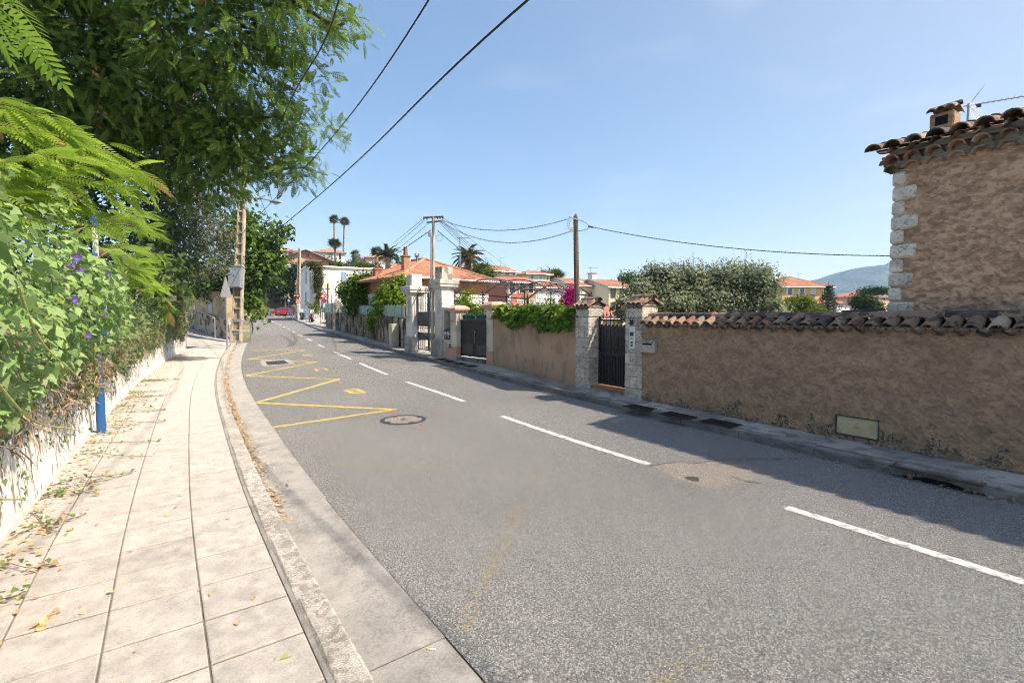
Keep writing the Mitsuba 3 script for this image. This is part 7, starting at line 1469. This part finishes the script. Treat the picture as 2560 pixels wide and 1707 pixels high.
def date_palm(label, base, top, r, tr=.3, fruit=False, n=44):
    t = thing('date_palm', label, 'palm tree'); trunk(t, base, top, tr, tr); c = V3(*top)
    el = np.radians(PR.uniform(-30, 80, n)); az = np.arange(n) * 2.4; ax = np.column_stack([np.cos(el) * np.cos(az), np.cos(el) * np.sin(az), np.sin(el)]); nrm = np.column_stack([-np.sin(el) * np.cos(az), -np.sin(el) * np.sin(az), np.cos(el)])
    v, f, cc = scatter(*DATE, np.tile(c, (n, 1)), frames_y(nrm, ax), r * (.9 + .2 * PR.random(n)), tint(n, (.06, .09, .035), (.10, .13, .05), PR)); part(t, 'fronds', (v, f), 'leaf', color=cc, kind='stuff')
    if fruit:
        m = MB()
        for k in range(26): m.ball(c + PR.normal(size=3) * [.5, .4, .45] + V3(0, -.4, .0), .16 + .1 * PR.random())
        part(t, 'dates', m.mesh, 'orange_fruit', kind='stuff')
fan_palm('tall slender fan palm, left of the pair standing highest against the sky', (-51.032,140,15.603), (-50.921,140,29.121), 1.45, .28)
fan_palm('tall slender fan palm, right of the pair standing highest against the sky', (-49.654,143,16.253), (-49.009,143,29.133), 1.5, .28)
fan_palm('shorter fan palm below the tall pair, in front of the arched white villa', (-44.27,122,13.803), (-44.256,122,19.757), 1.7, .3)
fan_palm('small fan palm behind the topiary cone', (-40.214,125,14.918), (-40.171,125,17.462), 1.3, .25, .5)
date_palm('date palm with arching fronds in front of the white villa on the right', (-20.007,78,7.363), (-19.861,78,11.054), 2.5, .42)
fan_palm('small thin palm beside the villa chimney', (-22.023,80,8.165), (-22.065,80,12.077), 1.05, .2, .4)
date_palm('date palm with bunches of orange fruit behind the tiled villa', (-7.297,80,8.165), (-7.218,80,10.905), 2.9, .5, True, 54)
fan_palm('squat dry fan palm beside the cream house', (8.924,96,7.515), (8.914,96,9.478), 1.6, .3, 1.1)
# ---- trees of the hill and the valley --------------------------------------------------------
def round_tree(label, p, r, n, size, ca, cb, name='garden_tree', cat='tree', sub=5, m_='leaf', flat=1.0, seed=0, trunk_h=None):
    rg = np.random.default_rng(seed + 5); c = V3(*p); r = V3(*r); bl = [(c, r * .72)] + [(c + rand_dirs(1, rg)[0] * r * .62 * V3(1, 1, flat), r * (.42 + .2 * rg.random())) for _ in range(sub)]
    t = thing(name, label, cat); limb(t, [(c[0], c[1], c[2] - r[2] - (trunk_h or 2.0)), tuple(c)], .05 * r[0] + .06, .05, 'trunk', seg=4); p_, d = clumped(bl, n, rg, 8, size * 1.6, .6); v, f, cc = scatter(*LEAF4, p_, frames(d + [0, 0, .5] + rg.normal(size=p_.shape) * .5, d * .3 + rg.normal(size=p_.shape)), size * (.7 + .6 * rg.random(len(p_))), tint(len(p_), ca, cb, rg, .18)); part(t, 'crown', (v, f), m_, color=cc, kind='stuff'); return t
DK, MD, LT = ((.035, .06, .02), (.06, .09, .03)), ((.055, .095, .02), (.09, .14, .03)), ((.10, .155, .03), (.16, .21, .05))
for k, (lab, p, r, col, n, s) in enumerate((
    ('dark spreading tree below the pink gabled house', (-41.91,88,10.115), (3.6, 3, 2.0), DK, 2200, .45), ('dark tree between the lattice pole and the pink gable', (-38.499,86,9.36), (2.6, 2.4, 1.8), DK, 1600, .42),
    ('bright green tree above the parked cars', (-40.179,86,7.11), (2.6, 2.2, 1.9), MD, 1800, .42), ('dark green tree left above the parked cars, against the broadleaf tree', (-47.302,92,7.268), (3.2, 2.6, 3.2), DK, 2200, .5),
    ('dark hedge tree hung with magenta blossom behind the grey car', (-46.59,93,4.508), (2.2, 1.6, 2.4), DK, 1600, .42), ('dark tree behind the tall blue post', (-42.04,92,5.76), (2.4, 2, 2.6), DK, 1700, .45),
    ('green tree on the slope right of the pink gable', (-41.814,104,13.104), (4.2, 3, 1.0), MD, 1500, .5), ('pale hedge tree below the topiary cone', (-34.477,112,13.076), (3.4, 2.4, 1.2), LT, 1400, .45),
    ('tree on the hill above the low pink house', (-25.689,92,10.202), (1.6, 1.6, .9), DK, 700, .4), ('small tree behind the tiled villa chimney', (-20.122,86,10.202), (1.6, 1.6, 1.1), MD, 800, .4),
    ('bushy green tree right of the fruiting palm', (-4.376,72,8.332), (1.6, 1.4, 1.2), MD, 1500, .32), ('second bushy tree, lower right of the fruiting palm', (-3.336,70,7.63), (1.0, 1, .8), LT, 900, .3),
    ('bright green tree behind the cream house', (8.467,112,10.974), (2.6, 2, 1.7), MD, 1300, .45), ('dark tree behind the rightmost yellow terraced house', (19.987,85,7.741), (3.2, 2.2, 1.6), MD, 1500, .4),
    ('bright green tree right behind the silvery shrub', (22.397,38,2.476), (1.25, 1.1, .75), LT, 2200, .17), ('bright green bush lower right of the yellow house', (26.154,42,2.119), (1.2, 1, .7), LT, 1500, .18),
    ('round dark green tree beside the plastered house', (42.455,58,2.937), (2.5, 2, 1.35), DK, 2600, .28), ('dark tree on the hill slope left of the white villa', (-41.837,98,11.402), (2.4, 2, 1.0), MD, 1000, .45),
    ('low green shrubs below the arched white villa', (-40.451,112,13.168), (3.8, 2, .8), MD, 1100, .45), ('dark bushes beside the left bollards', (-47.182,97,3.596), (2.6, 1.6, 1.7), DK, 1500, .42), ('dark hedge behind the parked cars, on the left', (-51.719,98,3.214), (4.0, 1.6, 1.8), DK, 1900, .45), ('dark hedge behind the parked cars, on the right', (-44.903,99,3.068), (3.4, 1.6, 1.6), DK, 1700, .45), ('tall dark tree right behind the tops of the parked cars', (-50.893,101,6.167), (4.2, 2, 3.4), DK, 2600, .5))):
    round_tree(lab, p, r, n, s, *col, seed=k)
ol = thing('oleander', 'white flowering oleander behind the tall blue post', 'shrub'); crown(ol, [((-39.979,87,5.177), (1.9, 1.5, 1.5))], 900, LEAF4, .38, (.06, .09, .04), (.1, .13, .06), GR); crown(ol, [((-39.792,86.6,5.303), (2.0, 1.5, 1.4))], 260, LEAF4, .3, (.6, .6, .58), (.7, .7, .66), GR, 'petal', name='blossom')
for lab, p, r, n in (('magenta bougainvillea on the dark hedge behind the cars', (-42.67,88,5.796), (.9, .6, .9), 260), ('purple bougainvillea beside the topiary cone', (-35.786,116,14.526), (1.2, .8, 1.3), 300), ('pink bougainvillea left of the topiary cone', (-38.264,116,14.337), (1.2, .8, .6), 220), ('magenta bougainvillea under the date palm', (-18.417,74,8.277), (1.3, .9, .85), 380), ('magenta bougainvillea on the leftmost villa terrace', (-58.825,130,18.308), (1.0, .8, .7), 180)):
    t = thing('bougainvillea', lab, 'shrub'); crown(t, [(p, r)], n, LEAF4, .34, (.40, .03, .26), (.55, .07, .40), GR, 'petal', 8, .3, name='blossom'); crown(t, [(p, V3(*r) * .9)], n // 3, LEAF4, .34, *MD, GR)
tpc = thing('topiary_cone', 'clipped dark green topiary cone on the hill', 'shrub'); m = MB(); m.lathe([(0, 3.0), (.55, 2.75), (.95, 1.9), (1.05, .6), (.9, 0), (0, 0)], V3(*(-36.673,115,13.478)), 14); part(tpc, 'body', m.mesh, 'forest', smooth=True); p, d = blob_points([((-36.651,115,14.789), (1.05, 1.05, 1.5))], 900, GR, .9); v, f, c = scatter(*LEAF4, p, frames(d, GR.normal(size=p.shape)), .2, tint(900, (.05, .09, .025), (.07, .12, .03), GR)); part(tpc, 'leaves', (v, f), 'leaf', color=c, kind='stuff')
trk = thing('old_trunk', 'thick dark leaning tree trunk behind the red car', 'tree'); limb(trk, [(-43.081,90,1.6), (-43.109,90,3.452), (-43.429,90,5.448)], .75, .45, 'trunk', 'bark'); 
# conifers on the right
nf = thing('monkey_puzzle', 'tall tiered conifer with whorled branches in front of the yellow house', 'tree'); b0, t0 = V3(*(40.53,62,1.498)), V3(*(40.376,62,5.978)); m = MB(); m.tube([b0 - V3(0, 0, 3), t0], [.18, .03], 6); part(nf, 'trunk', m.mesh, 'bark')
for k in range(10):
    s = k / 10; c = b0 + (t0 - b0) * (.02 + .9 * s); R_ = 1.25 * (1 - s) ** .8 + .18
    pts, cols = [], []
    for a in range(7):
        an = a * .9 + k; d = V3(math.cos(an), math.sin(an), .12); q = c + d * R_ * np.linspace(.1, 1, 12)[:, None]; q[:, 2] += .28 * np.linspace(0, 1, 12) ** 2 * R_; pts.append(np.repeat(q, 3, 0) + GR.normal(size=(36, 3)) * .05)
    pts = np.vstack(pts); v, f, cc = scatter(*LEAF4, pts, frames(GR.normal(size=pts.shape) + [0, 0, 1], GR.normal(size=pts.shape)), .2, tint(len(pts), (.04, .065, .03), (.07, .095, .045), GR)); part(nf, 'tier', (v, f), 'leaf', color=cc)
round_tree('flat topped umbrella pine on the skyline near the plastered house', (62.825,85,6.001), (2.9, 2.4, .75), 1900, .32, *DK, name='umbrella_pine', flat=.3, seed=61, trunk_h=4)
# ---- far hill, haze ----------------------------------------------------------------------------
gx, gy = np.meshgrid(np.linspace(900, 4200, 120), np.linspace(2100, 3600, 40), indexing='ij')
ridge = np.interp(gx / (gy / 2600), [900, 1180, 1330, 1600, 1850, 2050, 2400, 2900, 3600, 4200], [-60, 60, 128, 190, 243, 275, 300, 290, 230, 160])
prof = np.exp(-((gy - 2600) / 420) ** 2); zz = 1.13 * ridge * prof + 26 * (fbm_np(np.stack([gx / 160, gy / 160, gx * 0], -1), 4, 3) - .5) * prof + 14 * (fbm_np(np.stack([gx / 45, gy / 45, gx * 0], -1), 2, 9) - .5) * prof - 20
i, j = np.meshgrid(np.arange(119), np.arange(39), indexing='ij'); f = np.stack([i * 40 + j, (i + 1) * 40 + j, (i + 1) * 40 + j + 1, i * 40 + j + 1], -1).reshape(-1, 4)
ground_part('hill', 'wooded blue green hill in the far distance on the right', (np.stack([gx, gy, zz], -1).reshape(-1, 3), f), 'forest', smooth=True)

# ---- fallen leaves and small things on the ground ------------------------------------------
FR = np.random.default_rng(29)
def fallen(name, label, pos, size, ca, cb, flat=.35):
    n = len(pos); nr = np.array([0, 0, 1.0]) + FR.normal(size=(n, 3)) * flat; pos = pos + [0, 0, 1] * (.004 + .012 * FR.random((n, 1))); v, f, c = scatter(*LEAF8, pos, frames(nr, FR.normal(size=(n, 3))), size * (.5 + .9 * FR.random(n)), tint(n, ca, cb, FR, .2))
    return solid(name, label, 'leaf litter', ply((v, f), 'litter', color=c), None, kind='stuff')
l = FR.choice([10.9, 12.1, 12.9, 13.5, 14.1, 14.8, 15.2, 15.8, 16.3, 17, 17.6, 18.4, 19.3, 20.4, 21.6, 23, 24.5, 26, 28, 30, 32], 2300) + FR.normal(size=2300) * .28; o = .03 + np.abs(FR.normal(size=2300)) * .055
q = KL.at(np.clip(l, 3, lcut - .3), o); fallen('leaf_litter', 'drifts of dry tan leaves in the left gutter against the kerb', np.column_stack([q, hill_g(q[:, 1]) - .118]), .032, (.36, .25, .14), (.50, .38, .24))
n = 1500; l = 8 + (LE - 9) * FR.random(n); o = -1.66 + np.abs(FR.normal(size=n)) * (.12 + .12 * meshkit.noise(np.stack([l * .9, l * 0, l * 0], -1), 3)); q = KL.at(l, o); fallen('leaf_litter', 'dry brown leaves scattered along the foot of the white wall', np.column_stack([q, hill_g(q[:, 1])]), .034, (.42, .26, .12), (.56, .38, .2))
n = 60; l = 8 + 18 * FR.random(n) ** 1.4; o = -1.6 + 1.45 * FR.random(n); q = KL.at(l, o); fallen('leaf_litter', 'few single dry leaves lying on the left pavement slabs', np.column_stack([q, hill_g(q[:, 1])]), .032, (.42, .30, .16), (.56, .44, .24), .2)
n = 90; l = KR.near(4.2, 5.1) + FR.normal(size=n) * .5; q = KR.at(l, -.03 - .04 * FR.random(n)); fallen('leaf_litter', 'damp dark leaves caught at the storm drain opening', np.column_stack([q, hill_g(q[:, 1]) - .118]), .04, (.22, .15, .08), (.36, .25, .13))
# vine tendrils creeping out over the pavement
P_, R_, S_, C_ = [], [], [], []; cr = thing('creeping_tendrils', 'vine tendrils with small leaves creeping from the white wall over the pavement edge', 'climbing plant')
for k in range(34):
    l0 = 9.5 + 11 * FR.random(); L = .25 + .55 * FR.random(); t = np.linspace(0, 1, 9); o = -1.66 + L * t; ll = l0 + .25 * FR.normal() * t + .05 * np.sin(t * 7); q = KL.at(ll, o); p = np.column_stack([q, hill_g(q[:, 1]) + .012 + .03 * np.sin(t * 3.14) * FR.random()]); m = MB(); m.tube(p, .003, 4); v, f = m.mesh
    part(cr, 'stem', (v, f), 'litter', color=np.tile([[.20, .13, .09]], (len(v), 1)))
    for q in p[1:]:
        for _ in range(2 if FR.random() < .5 else 1): P_.append(q + FR.normal(size=3) * [.02, .02, .006] + [0, 0, .018]); R_.append([.3, -.1, .8]); S_.append(.022 + .024 * FR.random()); C_.append(np.array([.15, .22, .08]) * (.7 + .7 * FR.random()) if FR.random() < .8 else np.array([.4, .27, .14]))
v, f, c = scatter(*IVY, np.array(P_), frames(np.array(R_) + FR.normal(size=(len(P_), 3)) * .35, FR.normal(size=(len(P_), 3))), np.array(S_), np.array(C_)); part(cr, 'leaves', (v, f), 'leaf_gloss', color=c, kind='stuff', smooth=True)
def one_leaf(label, p, size, col, ang): v, f, c = scatter(*ellipse_leaf(.2), np.array([p]) + [0, 0, .008], frames(np.array([[.1, .1, 1.0]]), np.array([[math.cos(ang), math.sin(ang), .05]])), size, np.array([col])); return solid('fallen_leaf', label, 'leaf', ply((v, f), 'leaf', color=c), None)
one_leaf('single pale green leaf on the pavement slabs near the bottom of the picture', (-1.075,2.162,0.005), .10, (.42, .52, .16), 1.0)
st = thing('twig', 'short pale twig with dry leaves on the pavement at bottom left', 'twig'); a, b = V3(*(-2.454,2.436,0.005)), V3(*(-2.432,2.524,0.005)); m = MB(); m.tube([a + V3(0, 0, .012), (a + b) / 2 + V3(0, 0, .02), b + V3(0, 0, .012)], .006, 6); part(st, 'stick', m.mesh, 'pale_bark')
v, f, c = scatter(*LEAF8, a + FR.normal(size=(7, 3)) * [.03, .03, .004] + V3(0, 0, .012), frames(np.array([[0, 0, 1.0]]) + FR.normal(size=(7, 3)) * .4, FR.normal(size=(7, 3))), .05, tint(7, (.45, .3, .13), (.55, .4, .2), FR)); part(st, 'dry_leaves', (v, f), 'litter', color=c, kind='stuff')
cg = thing('cigarette_end', 'cigarette end with an orange tip at the edge of the asphalt', 'cigarette'); c = V3(*(-0.402,2.398,-0.11)); m = MB(); m.rod(c + V3(-.02, 0, .005), c + V3(.012, -.004, .005), .005, 7); part(cg, 'paper', m.mesh, 'sign_white'); m = MB(); m.rod(c + V3(-.034, .002, .005), c + V3(-.02, 0, .005), .0052, 7); part(cg, 'tip', m.mesh, 'orange_cloth')
# haze
scene['haze_air'] = {'type': 'homogeneous', 'albedo': rgb(.95, .95, .96), 'sigma_t': rgb(.00006, .00012, .00023)}
scene['haze'] = {'type': 'cube', 'to_world': T().translate([0, 0, 135]).scale([8000, 8000, 185]), 'bsdf': {'type': 'null'}, 'interior': {'type': 'ref', 'id': 'haze_air'}}
labels['haze'] = {'label': 'thin summer haze over the valley', 'category': 'haze', 'kind': 'stuff'}
scene['camera']['medium'] = {'type': 'ref', 'id': 'haze_air'}
